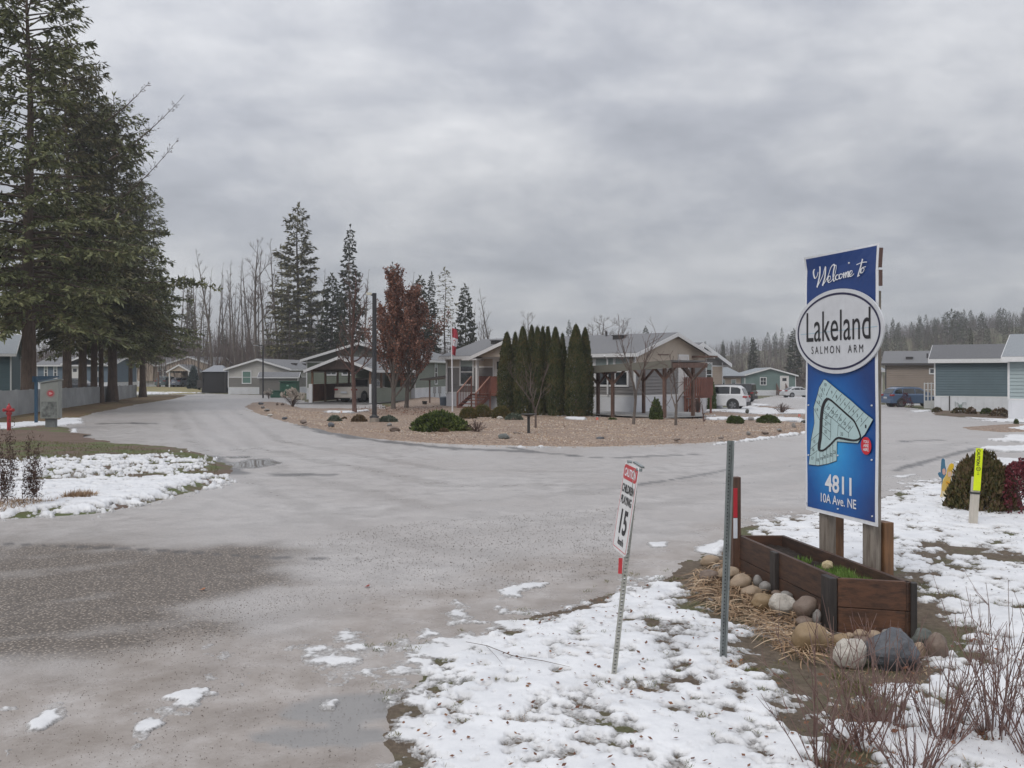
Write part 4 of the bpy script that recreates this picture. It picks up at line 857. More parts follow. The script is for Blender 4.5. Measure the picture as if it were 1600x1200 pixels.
def pebbles(n, poly, s0, s1, mat, name, label, z=.004):
    x, y = in_px(n, poly); s = rng.uniform(s0, s1, n); a = rng.uniform(0, 6.28, (n, 1)) + np.array([0, 2.1, 4.2]); r = s[:, None]*rng.uniform(.7, 1.2, (n, 3))
    B = np.stack([x[:, None] + np.cos(a)*r, y[:, None] + np.sin(a)*r, np.full((n, 3), z)], -1); T = np.stack([x, y, z + s*.9], 1)[:, None]; v = np.concatenate([B, T], 1).reshape(-1, 3); i = np.arange(n)[:, None]*4
    mb = MB(); mb.add(v, np.concatenate([i + [0, 1, 3], i + [1, 2, 3], i + [2, 0, 3]])); tag(mb.build(name, mat, recalc=False), label, kind='stuff')
mpeb = Mleaf('road_grit', [(.06, .05, .042), (.12, .10, .085), (.20, .175, .15), (.34, .31, .28)])
pebbles(6000, [(-100, 1010), (-100, 860), (200, 850), (430, 880), (520, 930), (380, 1000), (150, 1050)], .003, .008, mpeb, 'grit', 'loose grit on the coarse dark asphalt')
pebbles(5000, [(300, 880), (600, 820), (1000, 790), (960, 900), (600, 960), (350, 950)], .003, .009, mpeb, 'grit', 'loose dark grit scattered over the road')
pebbles(2500, [(0, 1200), (0, 1050), (500, 960), (620, 980), (560, 1200)], .002, .005, mpeb, 'grit', 'fine grit in the slush near the camera')
mgp = Mleaf('bed_pebbles', [(.16, .10, .07), (.34, .23, .15), (.48, .37, .27), (.60, .52, .44), (.22, .20, .19)])
pebbles(16000, [(400, 643), (520, 674), (700, 692), (920, 696), (1100, 690), (1250, 676), (1255, 664), (940, 656), (760, 655), (560, 652), (430, 640)], .012, .035, mgp, 'gravel', 'loose tan gravel stones in the bed', .10)
pebbles(1400, [(380, 640), (470, 667), (640, 693), (800, 700), (1000, 699.5), (1180, 689), (1262, 678), (1240, 676), (1000, 693), (800, 694), (600, 684), (430, 650)], .010, .028, mgp, 'gravel', 'stray gravel spilled along the road edge', .006)
leaves(600, [(400, 643), (520, 674), (700, 692), (920, 696), (1100, 690), (1250, 676), (1255, 664), (940, 656), (560, 652)], .07, mbrn, 'fallen_leaves', 'scattered brown leaves on the gravel bed', lambda x, y: 0*x + .09)
leaves(1300, [(560, 640), (600, 636), (690, 640), (700, 652), (600, 654), (555, 648)], .09, mbrn, 'russet_litter', 'red brown leaf litter under the russet trees', lambda x, y: 0*x + .09)
# small fallen twig in the snow
mb = MB(); P = [GV(728, 1012), GV(760, 1020), GV(800, 1034), GV(850, 1045), GV(890, 1052)]; mb.tube([up(p, .045+.01*(i % 2)) for i, p in enumerate(P)], [.002, .0025, .003, .0025, .001], 5)
mb.tube([up(P[1], .05), up(GV(775, 1038), .06), up(GV(785, 1050), .055)], [.002, .0015, .001], 4); tag(mb.build('twig', M('twig_bark', (.09, .065, .05), .8), org=tuple(P[2])), 'thin fallen twig lying on the snow', 'twig')
# twiggy dormant shrubs at lower right
mtw = Mleaf('dormant_twig', [(.075, .040, .036), (.15, .085, .075), (.23, .16, .14), (.12, .05, .035)], .6)
def twigshrub(px, py, n, H, spread, label, seed, lean=0):
    rg = np.random.default_rng(seed); b = GV(px, py); mb = MB()
    for i in range(n):
        a = rg.uniform(0, 2*math.pi); r = rg.uniform(0, .10); p = b + np.array([math.cos(a)*r, math.sin(a)*r, -.02]); L = H*rg.uniform(.35, 1.1); sl = spread*rg.uniform(.1, 1)
        d = np.array([math.cos(a)*sl + lean, math.sin(a)*sl*.6, 1.0]); d /= np.linalg.norm(d); P = [p]; m = 7
        for k in range(m): d = d + rg.normal(0, .05, 3); d /= np.linalg.norm(d); P.append(P[-1] + d*L/m)
        r0 = .0042*rg.uniform(.7, 1.2); mb.tube(P, np.linspace(r0, .0012, m+1), 5, cap=False)
        for k in range(1, m):
            for q in range(rg.integers(0, 3)):
                e = d + rg.normal(0, .55, 3); e[2] = abs(e[2])+.35; e /= np.linalg.norm(e); l = L*rg.uniform(.06, .26)
                Q = [P[k], P[k] + e*l*.5 + rg.normal(0, .006, 3), P[k] + e*l + np.array([0, 0, l*.15])]; mb.tube(Q, [.0022, .0015, .0008], 4, cap=False)
    n2 = n*9; a = rg.uniform(0, 6.28, n2); r = rg.uniform(0, .3, n2); C = b + np.stack([np.cos(a)*r, np.sin(a)*r*.8, .01+0*r], 1); D = rg.normal(0, 1, (n2, 3)); D[:, 2] = np.abs(D[:, 2])+.3; D /= np.linalg.norm(D, axis=1)[:, None]
    s = mb.build('bare_shrub', mtw, org=tuple(b), recalc=False); tag(s, label, 'shrub', 'leafless twig shrubs in the lower right corner')
    mb = MB(); mb.cards(C, D, np.cross(D, [0, 0, 1.]), rg.uniform(.02, .05, n2), np.full(n2, .006)); mb.build('dead_leaves', mbrn, s, recalc=False)
for args in ((1345, 1165, 34, .80, .85, 'leafless shrub leaning toward the snow, left end of the thicket', 1, -.25), (1385, 1135, 46, .72, .75, 'dense leafless shrub in front of the dark blue boulder', 2, 0), (1470, 1160, 46, .86, .7, 'leafless shrub with red brown stems in the middle of the thicket', 3, .0),
             (1550, 1150, 46, .95, .7, 'tall leafless shrub near the right edge of the verge', 4, 0), (1620, 1190, 40, 1.0, .7, 'leafless shrub half cut by the right edge', 5, 0), (1290, 1200, 22, .95, .6, 'sparse leafless shrub with tall pale stems before the ochre boulder', 7, .05), (1430, 1215, 34, .55, .9, 'low leafless shrub lowest in the thicket', 6, 0)):
    a_ = list(args); a_[2] = int(a_[2]*.72); a_[3] *= .9; twigshrub(*a_)
# ================================================================ trees and shrubs
mbark = Mwood('fir_bark', (.135, .095, .072), (.05, .036, .03), wet=.9); mbark2 = Mwood('grey_bark', (.15, .125, .108), (.065, .052, .045), wet=.9); mbarkr = Mwood('red_bark', (.13, .07, .055), (.06, .035, .03), wet=.8)
mfir = Mleaf('fir_needles', [(.045, .054, .024), (.115, .128, .056), (.19, .20, .09), (.28, .265, .13)]); mfirb = Mleaf('brown_fir_needles', [(.06, .06, .032), (.145, .135, .066), (.24, .21, .105)])
mspr = Mleaf('spruce_needles', [(.020, .025, .013), (.044, .050, .024), (.075, .078, .036)]); mbeech = Mleaf('russet_leaves', [(.075, .028, .020), (.16, .062, .040), (.26, .12, .08), (.36, .21, .155)])
mtwg = Mleaf('bare_twigs', [(.07, .052, .045), (.12, .09, .078), (.17, .135, .12)]); mtwd = Mleaf('brown_twigs', [(.07, .045, .038), (.115, .078, .066), (.16, .115, .10)])
mced = Mleaf('cedar_scales', [(.016, .026, .010), (.040, .055, .019), (.072, .082, .03), (.11, .10, .038), (.17, .11, .05)])
def nrm(v): return v/(np.linalg.norm(v, axis=-1, keepdims=True) + 1e-9)
def conifer(H, z0, Rm, nb, seed, prof=None, spray=.28, droop=.25, dens=1.0, width=.055, rise=.15, trunk=.16, needles=None, dead=0, wisp=.9):
    """returns (trunk MB, limb MB, needle MB) in local coordinates"""
    rg = np.random.default_rng(seed); tm = MB(); lm = MB(); nm = MB(); m = 14
    P = np.array([[.12*math.sin(k*.8+seed)*k/m, .1*math.cos(k*.6+seed)*k/m, -.25 + (H+.25)*k/m] for k in range(m+1)]); rr = trunk*(1 - np.linspace(0, 1, m+1)*.96); rr[0] *= 1.35
    tm.tube(P, rr, 10); prof = prof or (lambda t: (1-t)**.75)
    for i in range(nb):
        t = (i + rg.uniform(0, 1))/nb; z = z0 + (H*.985-z0)*t; L = Rm*prof(t)*rg.uniform(.62, 1.12) + .15; a = i*2.39996 + rg.uniform(-.5, .5)
        k = z/H*m; c = P[min(int(k), m-1)]*(1-(k % 1)) + P[min(int(k)+1, m)]*(k % 1); c = np.array([c[0], c[1], z]); u = np.array([math.cos(a), math.sin(a), 0]); sd = np.array([-u[1], u[0], 0])
        n = 7; s = np.linspace(0, 1, n); up_ = rise*(1.6*t+.2); B = c + u*(L*s)[:, None] + np.array([0, 0, 1])*((up_*s - droop*(1.15-t)*s**1.7 + .10*s**3)*L)[:, None] + sd*(rg.uniform(-.12, .12)*L*s**2)[:, None]
        lm.tube(B, np.linspace(.018 + .012*L, .005, n), 4, cap=False)
        if rg.uniform() < dead: continue
        ns = max(3, int(L/.17*dens*1.25)); ts = rg.uniform(.12, 1, ns)**.75
        for q in ts:
            b = np.array([np.interp(q, s, B[:, j]) for j in range(3)]); side = rg.choice([-1, 1]); tl = (.10 + .42*L*(1-q)**.8*q**.35)*rg.uniform(.5, 1.15) + spray*.4
            dv = nrm(u*rg.uniform(.5, 1.1) + sd*side*rg.uniform(.5, 1.1) + np.array([0, 0, rg.uniform(-.35, .1)])); nc = max(3, int(tl/spray*4.2*dens)); r = np.sort(rg.uniform(0, 1, nc))
            C = b + dv*(tl*r)[:, None] - np.array([0, 0, 1])*(droop*.5*tl*r**2)[:, None]
            D = nrm(dv + rg.normal(0, .45, (nc, 3)) + np.array([0, 0, -.28])); Wd = nrm(np.cross(D, nrm(rg.normal(0, .5, (nc, 3)) + np.array([0, 0, 1.]))))
            nm.cards(C, D, Wd, spray*rg.uniform(.5, 1.1, nc), width*rg.uniform(.6, 1.2, nc))
            if rg.uniform() < .5: lm.tube([b, b+dv*tl*.9], [.008, .003], 3, cap=False)
    C = np.repeat(P[-1:], 6, 0) - np.array([0, 0, 1])*np.linspace(0, .5, 6)[:, None]; nm.cards(C, nrm(rg.normal(0, .3, (6, 3)) + [0, 0, 1]), nrm(rg.normal(0, 1, (6, 3))*[1, 1, 0]), np.full(6, spray), np.full(6, width))
    return tm, lm, nm
def tree_thing(name, loc, label, cat, mbs, mats, names, group=None, rz=0, sc=1):
    o = empty(name, tuple(loc), label, cat, group); o.rotation_euler = (0, 0, rz); o.scale = (sc,)*3 if np.isscalar(sc) else sc
    for mb, mt, nn in zip(mbs, mats, names):
        if mb.n: mb.build(nn, mt, o, org=(0, 0, 0), recalc=False).location = (0, 0, 0)
    return o
NT = ('trunk', 'limbs', 'crown')
# the big firs on the left
def fprof(t): return (1-t)**.55*(.75 + .25*math.sin(t*9)) if t > .08 else .7
protoA = tree_thing('fir_tree', G(45, 645), 'thick trunked fir, nearest and tallest of the row along the panel fence', 'tree', conifer(25, 4.8, 7.0, 180, 1, fprof, .46, .36, 1.05, .072, .34, .40, dead=.06), (mbark, mbark, mfir), NT, 'row of tall firs', 0.3)
protoB = tree_thing('fir_tree', G(105, 634), 'reddish barked fir just right of the thickest trunk', 'tree', conifer(24, 5.3, 6.3, 165, 2, fprof, .46, .46, 1.0, .072, .24, .30, dead=.06), (mbark, mbark, mfirb), NT, 'row of tall firs')
copy_tree(protoA, G(129, 632), 2.1, (.72, .72, .92), 'fir with a dark leaning flared trunk, third in the row')
copy_tree(protoB, G(147, 631), 4.0, (.8, .8, .9), 'slim fir with a low tuft of green growth on its trunk')
copy_tree(protoB, G(158, 630.5), 1.0, (.62, .62, .85), 'thin fir close behind the tufted trunk')
copy_tree(protoA, G(176, 629), 3.3, (.86, .86, .88), 'dark trunked fir in front of the fence end panel')
copy_tree(protoB, G(204, 622), 5.0, (.6, .6, .8), 'slender fir at the far fence corner')
copy_tree(protoA, G(223, 621.5), 5.2, (.70, .70, .74), 'last fir of the row, standing past the fence end')
# stray long boughs that hang over the road
def bough(px0, py0, px1, py1, d, label, seed, sag=.12, bare=False, host=None):
    rg = np.random.default_rng(seed); p = at(px0, py0, d); q = at(px1, py1, d-1.5); lm = MB(); nm = MB(); n = 9; s = np.linspace(0, 1, n); L = np.linalg.norm(q-p)
    B = p + (q-p)*s[:, None] + np.array([0, 0, 1])*(sag*L*(s - s*s)*2)[:, None]; lm.tube(B, np.linspace(.05, .008, n), 5, cap=False)
    for t in rg.uniform(.08, 1, int(L*(6 if bare else 11))):
        b = np.array([np.interp(t, s, B[:, j]) for j in range(3)]); u = nrm(q-p); dv = nrm(u*rg.uniform(.3, 1) + rg.normal(0, .55, 3) + np.array([0, 0, .3 if bare else -.15])); tl = rg.uniform(.3, 1.1)*(1.15-t)
        lm.tube([b, b+dv*tl], [.012, .004], 3, cap=False); nc = int(tl*(6 if bare else 20)) + 2; r = rg.uniform(.1, 1, nc); D = nrm(dv + rg.normal(0, .5, (nc, 3)))
        nm.cards(b + dv*(tl*r)[:, None], D, nrm(np.cross(D, rg.normal(0, 1, (nc, 3)))), rg.uniform(.10, .2 if bare else .34, nc), np.full(nc, .022 if bare else .055))
    o = lm.build('bough', mbark, host, recalc=False); o['label'] = label; nm.build('needles', mtwg if bare else mfir, o, org=tuple(np.array(parent_world(o))) if False else None, recalc=False)
hosts = [o for o in bpy.data.objects if o.get('group') == 'row of tall firs']
class _H: pass
def bough_on(host, *a, **k):
    # boughs are built in world space and then hung under their tree
    before = set(bpy.data.objects); bough(*a, host=None, **k); new = [o for o in bpy.data.objects if o not in before]
    for o in new:
        if o.parent is None: o.parent = host; o.matrix_parent_inverse = (Matrix.Translation(host.location) @ host.rotation_euler.to_matrix().to_4x4() @ Matrix.Diagonal((*host.scale, 1))).inverted()
h3 = hosts[2]; h6 = hosts[5]; h0 = hosts[0]
bough_on(h6, 205, 445, 345, 452, 60, 'long green bough reaching out over the road', 3, .10); bough_on(h6, 190, 470, 300, 440, 60, 'green bough above the road', 13, .05)
bough_on(h3, 165, 190, 232, 130, 57, 'bare upturned bough near the top', 4, -.08, bare=True); bough_on(h3, 170, 250, 285, 152, 57, 'long bare upturned bough', 5, -.10, bare=True); bough_on(h3, 160, 330, 278, 218, 57, 'bare upturned bough', 6, -.12, bare=True)
bough_on(h3, 170, 345, 240, 300, 57, 'short bare bough', 7, -.05, bare=True); bough_on(h3, 175, 235, 236, 222, 57, 'short needled bough', 8, .02); bough_on(h6, 190, 365, 265, 365, 60, 'drooping needled bough', 9, .10); bough_on(h6, 180, 395, 262, 405, 60, 'drooping needled bough', 10, .12); bough_on(h3, 170, 310, 240, 325, 57, 'needled bough', 11, .05)
# conifers behind the houses
def cs_(px, py_top, d, z=None): b = at(px, HY, d); z = float(gz(b[0], b[1])) if z is None else z; H = EYE + (HY-py_top)/FPX*d - z; return np.array([b[0], b[1], z]), H
CONI = {}
def bgconifer(key, px, top, d, label, rz=0, wid=1.0, group='conifers behind the houses', z=None):
    b, H = cs_(px, top, d, z)
    if key not in CONI:
        kw = dict(sparse=dict(H=26, z0=4.5, Rm=4.6, nb=120, seed=21, prof=lambda t: (1-t)**.62*(.8+.2*math.sin(t*22)), spray=.55, droop=.18, dens=1.25, width=.12, rise=.32, trunk=.34, dead=.12),
                  spire=dict(H=22, z0=2.0, Rm=3.4, nb=130, seed=22, prof=lambda t: (1-t)**.85*(.85+.25*math.sin(t*30)), spray=.5, droop=.42, dens=1.3, width=.13, rise=.05, trunk=.25),
                  full=dict(H=18, z0=1.5, Rm=3.2, nb=110, seed=23, prof=lambda t: (1-t)**.6, spray=.5, droop=.3, dens=1.3, width=.13, rise=.2, trunk=.22),
                  snag=dict(H=20, z0=3.0, Rm=2.6, nb=95, seed=24, prof=lambda t: (1-t)**.5*.9, spray=.5, droop=.3, dens=.7, width=.09, rise=.1, trunk=.18, dead=.3))[key]
        m = conifer(**kw); mt = {'sparse': mfirb, 'spire': mspr, 'full': mspr, 'snag': mfirb}[key]
        o = tree_thing('conifer', b, label, 'tree', m, (mbark2, mbark2, mt), NT, group); CONI[key] = (o, kw['H'])
    else: o = copy_tree(CONI[key][0], label=label, group=group)
    s = H/CONI[key][1]; o.location = b; o.rotation_euler = (0, 0, rz); o.scale = (s*wid, s*wid, s); return o
for a in (('sparse', 465, 320, 125, 'tallest sparse fir behind the houses', .2, 1.25), ('spire', 546, 354, 120, 'tall pointed spruce behind the green carport house', 0, .95), ('snag', 440, 385, 130, 'thin ragged fir left of the tallest one', 1, 1.2), ('snag', 486, 405, 128, 'thin ragged fir right of the tallest one', 2, 1.1),
          ('snag', 452, 420, 122, 'short ragged fir touching the tallest one', 3, 1.2), ('full', 519, 428, 118, 'bushy fir left of the pointed spruce', 1, 1.05), ('spire', 534, 455, 112, 'small spruce under the pointed one', 2, .9), ('spire', 614, 412, 105, 'spruce whose tip rises above the russet trees', 3, .85),
          ('full', 656, 432, 115, 'dark fir on the left of the cluster right of the russet trees', 4, 1.0), ('spire', 674, 426, 117, 'pointed dark spruce in the cluster right of the russet trees', 5, .8), ('snag', 695, 420, 118, 'thin fir between the dark cluster and the flagpole', 6, 1.2),
          ('full', 727, 444, 120, 'broad brownish fir behind the flag', 2.5, .85), ('full', 640, 470, 110, 'low fir tucked behind the russet crown', 5.5, .9), ('sparse', 296, 452, 152, 'sparse drooping fir above the small spruce by the tan house', 2, .8), ('full', 258, 455, 150, 'dark full fir behind the last fir of the row', 1.2, .8),
          ('snag', 318, 470, 140, 'thin fir far behind the tan house', 1.2, 1.2), ('full', 350, 520, 150, 'low fir in the thicket behind the shed', .2, .9), ('full', 420, 520, 150, 'low fir in the thicket behind the light grey house', 2.2, .9), ('full', 500, 505, 140, 'low fir left of the green house roof', 3.2, .9),
          ('full', 1177, 528, 170, 'dark fir left of the hillside clearing', 0, .85), ('full', 1241, 514, 165, 'dark broad fir right above the teal house', 2, .95), ('spire', 889, 501, 190, 'small distant spruce above the cedar hedge', 1, .9), ('full', 1009, 510, 230, 'distant fir behind the ridge of the grey house', 1, .8),
          ('spire', 1130, 532, 200, 'little spruce above the craftsman house eave', 3, .8), ('spire', 1517, 513, 150, 'small dark spruce above the blue grey house', 1, .7)):
    bgconifer(*a)
# bare trees
def barebuild(H, seed, r=.14, spread=.5, first=.35, nl1=14, nl2=7, nl3=4, lean=0, up_=.8, leafn=0, leafs=.1, fork=0, mt2=None, wob=.035):
    rg = np.random.default_rng(seed); tm = MB(); wm = MB(); lm = MB(); m = 12; P = [np.array([0, 0, -.2])]; d = np.array([lean, lean*.3, 1.]); d /= np.linalg.norm(d)
    for k in range(m): d = nrm(d + rg.normal(0, wob, 3) + np.array([0, 0, .03])); P.append(P[-1] + d*(H+.2)/m*(.98))
    P = np.array(P); rad = r*(1-np.linspace(0, 1, m+1))**.8 + .012; rad[0] *= 1.3; tm.tube(P, rad, 8)
    if fork: kk = max(2, int(m*first)); P = P[:kk+1]; rad = rad[:kk+1]
    if fork: tm = MB(); tm.tube(P, rad, 8)
    def limb(p, d, L, r0, lv):
        n = 6 if lv < 3 else 4; Q = [p]; 
        for k in range(n): d = nrm(d + rg.normal(0, .11, 3) + np.array([0, 0, .10*up_])); Q.append(Q[-1] + d*L/n)
        Q = np.array(Q); (tm if lv == 1 else wm).tube(Q, np.linspace(r0, max(.006, r0*.25), n+1), 5 if lv == 1 else 3, cap=False)
        if leafn and lv >= 2:
            nn = int(leafn*L); t = rg.uniform(0, 1, nn)*n; i = t.astype(int).clip(0, n-1); C = Q[i] + (Q[i+1]-Q[i])*(t-i)[:, None] + rg.normal(0, .05, (nn, 3)); D = nrm(rg.normal(0, 1, (nn, 3)) + [0, 0, -.4]); lm.cards(C, D, nrm(np.cross(D, rg.normal(0, 1, (nn, 3)))), leafs*rg.uniform(.5, 1.2, nn), leafs*.34*rg.uniform(.6, 1.2, nn))
        if lv < 3:
            for k in range(nl2 if lv == 1 else nl3):
                t = rg.uniform(.2, 1); i = min(int(t*n), n-1); pp = Q[i] + (Q[i+1]-Q[i])*(t*n-i); e = nrm(d*1.0 + rg.normal(0, .55, 3) + np.array([0, 0, .25*up_])); limb(pp, e, L*rg.uniform(.3, .6)*(1.15-t*.5), r0*.42, lv+1)
    for i in range(fork):
        a = i*6.283/fork + rg.uniform(-.5, .5); sp_ = spread*rg.uniform(.5, 1.2); limb(P[-1 - (i % 2)], nrm(np.array([math.cos(a)*sp_, math.sin(a)*sp_, 1.0])), H*(1-first)*rg.uniform(.8, 1.1), rad[-1]*.62, 1)
    if fork: return tm, wm, lm
    for i in range(nl1):
        t = first + (1-first)*(i+rg.uniform(0, 1))/nl1; k = min(int(t*m), m-1); p = P[k] + (P[k+1]-P[k])*(t*m-k); a = i*2.4+rg.uniform(-.6, .6); e = nrm(np.array([math.cos(a)*spread*2, math.sin(a)*spread*2, rg.uniform(.5, 1.4)*up_*1.5]))
        limb(p, e, H*.36*(1.15-t)**.7*rg.uniform(.6, 1.2)*(spread*1.6), rad[k]*.5, 1)
    return tm, wm, lm
BARE = {}
def bare(key, px, top, d, label, rz=0, wid=1, group='bare trees behind the houses', base=None, mats=None):
    b, H = cs_(px, top, d)
    if base is not None: b = base; H = EYE + (HY-top)/FPX*b[1] - b[2]
    if key not in BARE:
        kw = dict(tall=dict(H=20, seed=31, r=.20, spread=.30, first=.42, nl1=13, nl2=6, nl3=4), leanr=dict(H=20, seed=32, r=.16, spread=.22, first=.5, nl1=9, nl2=5, nl3=3, lean=-.16), branchy=dict(H=21, seed=33, r=.30, spread=.5, first=.38, nl1=15, nl2=8, nl3=5, lean=-.04),
                  slim=dict(H=18, seed=34, r=.12, spread=.16, first=.45, nl1=10, nl2=5, nl3=3, lean=-.05), round=dict(H=10, seed=35, r=.2, spread=.75, first=.25, nl1=14, nl2=8, nl3=5))[key]
        o = tree_thing('bare_tree', b, label, 'tree', barebuild(**kw), (mbark2, mtwg, mtwg), ('trunk', 'twigs', 'leaves'), group); BARE[key] = (o, kw['H'])
    else: o = copy_tree(BARE[key][0], label=label, group=group)
    s = H/BARE[key][1]; o.location = b; o.rotation_euler = (0, 0, rz); o.scale = (s*wid, s*wid, s); return o
for a in (('branchy', 402, 372, 112, 'big branchy bare tree behind the light grey house', .0, .9), ('tall', 332, 385, 120, 'tall bare tree above the tan house gable', .5, 1), ('leanr', 372, 402, 118, 'leaning slim bare trunk left of the big branchy tree', 0, 1), ('leanr', 384, 398, 122, 'second leaning slim bare trunk left of the big branchy tree', .5, .9),
          ('leanr', 420, 385, 116, 'forked leaning bare tree right of the big branchy tree', 0.2, 1.2), ('slim', 312, 420, 130, 'thin bare tree at the left of the bare grove', 0, 1.2), ('slim', 350, 430, 135, 'thin bare tree behind the shed', 1, 1.2), ('tall', 436, 372, 124, 'bare tree crowding the ragged thin fir', 2, .9),
          ('slim', 478, 430, 130, 'bare tree just right of the tallest fir', 3, 1.1), ('slim', 505, 440, 126, 'bare tree between the tallest fir and the bushy one', 2, 1.3), ('tall', 286, 430, 140, 'bare tree far behind the small spruce', 3.5, .9), ('leanr', 368, 440, 136, 'leaning bare trunk deep in the grove', 1.1, 1),
          ('tall', 770, 448, 125, 'upright fan shaped bare tree behind the grey house roof', 1, 1.1), ('round', 752, 505, 150, 'low bare tree beside the fan shaped one', 1, .8), ('slim', 566, 420, 95, 'bare tree tip behind the lamp post', 2, 1.2), ('round', 826, 487, 210, 'faint bare crown above the cedar tips', 0, .9),
          ('round', 943, 494, 215, 'faint rounded bare crown right of the cedars', 1, 1.3), ('round', 972, 498, 215, 'second rounded bare crown right of the cedars', 2, 1.2), ('round', 925, 505, 210, 'small bare crown touching the last cedar', 3, 1.1), ('round', 1052, 520, 230, 'bare crown behind the gable peak', 4, 1), ('slim', 640, 425, 112, 'bare pole like tree behind the russet crowns', 1.4, 1.5)):
    bare(*a)
rgb = np.random.default_rng(8)
for k in range(30):
    bare(['slim', 'tall', 'leanr'][k % 3], rgb.uniform(275, 520) if k < 24 else rgb.uniform(640, 790), rgb.uniform(405, 470) if k < 24 else rgb.uniform(470, 510), rgb.uniform(132, 165), 'thin leafless tree deep in the grove behind the houses', rgb.uniform(0, 6), 1.1, 'thin leafless trees deep in the grove')
# garden trees
tree_thing('young_tree', G(554.5, 648), 'red barked bare young tree left of the black lamp post', 'tree', barebuild(7.2, 41, .11, .55, .28, 24, 8, 5, up_=.8), (mbarkr, mtwd, mtwd), ('trunk', 'twigs', 'leaves'))
tree_thing('russet_tree', G(614.5, 642), 'tall russet leaved tree just right of the lamp post', 'tree', barebuild(7.2, 42, .12, .74, .12, 40, 8, 4, up_=1.7, leafn=26, leafs=.13, wob=.02), (mbark2, mbark2, mbeech), NT, 'russet trees that kept their leaves')
tree_thing('russet_tree', G(634, 640), 'broader russet leaved tree with the curved trunk', 'tree', barebuild(6.6, 43, .12, .90, .16, 38, 9, 4, lean=.08, up_=1.3, leafn=20, leafs=.13), (mbark2, mbark2, mbeech), NT, 'russet trees that kept their leaves')
tree_thing('young_tree', G(989, 666.5), 'bare young tree standing before the timber carport roof', 'tree', barebuild(4.5, 44, .05, .30, .40, 9, 6, 3, up_=.5, lean=.02, fork=4), (mbark2, mtwd, mtwd), ('trunk', 'twigs', 'leaves'))
tree_thing('young_tree', G(1056, 669), 'small bare tree with a V shaped crown right of the timber carport', 'tree', barebuild(3.3, 45, .05, .60, .35, 7, 5, 3, up_=.5, fork=3), (mbark2, mtwd, mtwd), ('trunk', 'twigs', 'leaves'))
tree_thing('young_tree', G(837, 673), 'tiny pale bare tree beside the bird bath', 'tree', barebuild(2.8, 46, .03, .65, .35, 8, 6, 3, up_=.7, fork=4), (mtwg, mtwg, mtwg), ('trunk', 'twigs', 'leaves'))
tree_thing('sapling', G(1101, 663), 'knee high bare sapling by the snow strip', 'shrub', barebuild(.85, 47, .03, .4, .2, 6, 4, 2), (mbarkr, mtwd, mtwd), ('trunk', 'twigs', 'leaves'))
# cedar hedge, each column its own tree
def cedar(H, rad, seed):
    rg = np.random.default_rng(seed); tm = MB(); tm.tube([[0, 0, -.1], [0, 0, H*.9]], [.06, .02], 6); nm = MB(); n = int(5200*H*rad); t = rg.uniform(0, 1, n)**.9; a = rg.uniform(0, 2*np.pi, n)
    pr = (np.minimum(1, (1-t)*1.9)**.62)*(.80+.20*np.sin(np.clip(t*6, 0, 1.57))); lump = 1 + .20*fbm(a*1.6, t*H*2.2, seed) + .05*fbm(a*5, t*H*8, seed+3); rr = rad*pr*lump*rg.uniform(.72, 1.03, n)**.6
    C = np.stack([np.cos(a)*rr, np.sin(a)*rr, t*H*.985], 1); out = np.stack([np.cos(a), np.sin(a), 0*a], 1); D = nrm(out*rg.uniform(.1, .6, n)[:, None] + np.array([0, 0, 1.]) + rg.normal(0, .22, (n, 3))); Wd = nrm(np.cross(D, out + rg.normal(0, .4, (n, 3))))
    nm.cards(C, D, Wd, rg.uniform(.08, .20, n)*(1-.4*t), np.full(n, .020))
    k = 10; C = np.stack([rg.normal(0, .03, k), rg.normal(0, .03, k), np.full(k, H*.96)], 1); nm.cards(C, nrm(rg.normal(0, .12, (k, 3)) + [0, 0, 1]), nrm(rg.normal(0, 1, (k, 3))*[1, 1, 0]), rg.uniform(.1, .3, k), np.full(k, .018)); return tm, nm
for k, (px, top, wpx, base, lab) in enumerate(((792, 519, 30, 650.5, 'first cedar at the left end of the column row'), (805, 519, 20, 648, 'thin cedar second from the left end of the row'), (817, 510, 29, 652, 'third cedar, brown tinged with a broad base'), (831, 508, 20, 648.5, 'thin cedar behind the third and fifth ones'),
    (840, 511, 27, 652, 'fifth cedar, in the middle of the row behind the tiny pale tree'), (848, 510, 18, 649, 'sixth cedar, only its tip clear of the fifth'), (856, 510, 20, 649, 'seventh cedar, thin and dark, left of the twin topped one'), (868, 511, 28, 653, 'eighth cedar, broad and left of the short topped one'), (879, 521, 18, 651, 'short topped cedar hugging the eighth'),
    (900, 507, 36, 653.5, 'widest cedar near the carport end of the row'), (914.5, 512, 25, 652.5, 'last cedar, next to the timber carport'))):
    b = G(px, base); H = EYE + (HY-top)/FPX*b[1] - b[2]; m = cedar(H, wpx/2*b[1]/FPX, 50+k); tree_thing('cedar_tree', b, lab, 'cedar tree', m, (mbark, mced), ('trunk', 'crown'), 'row of columnar cedars')
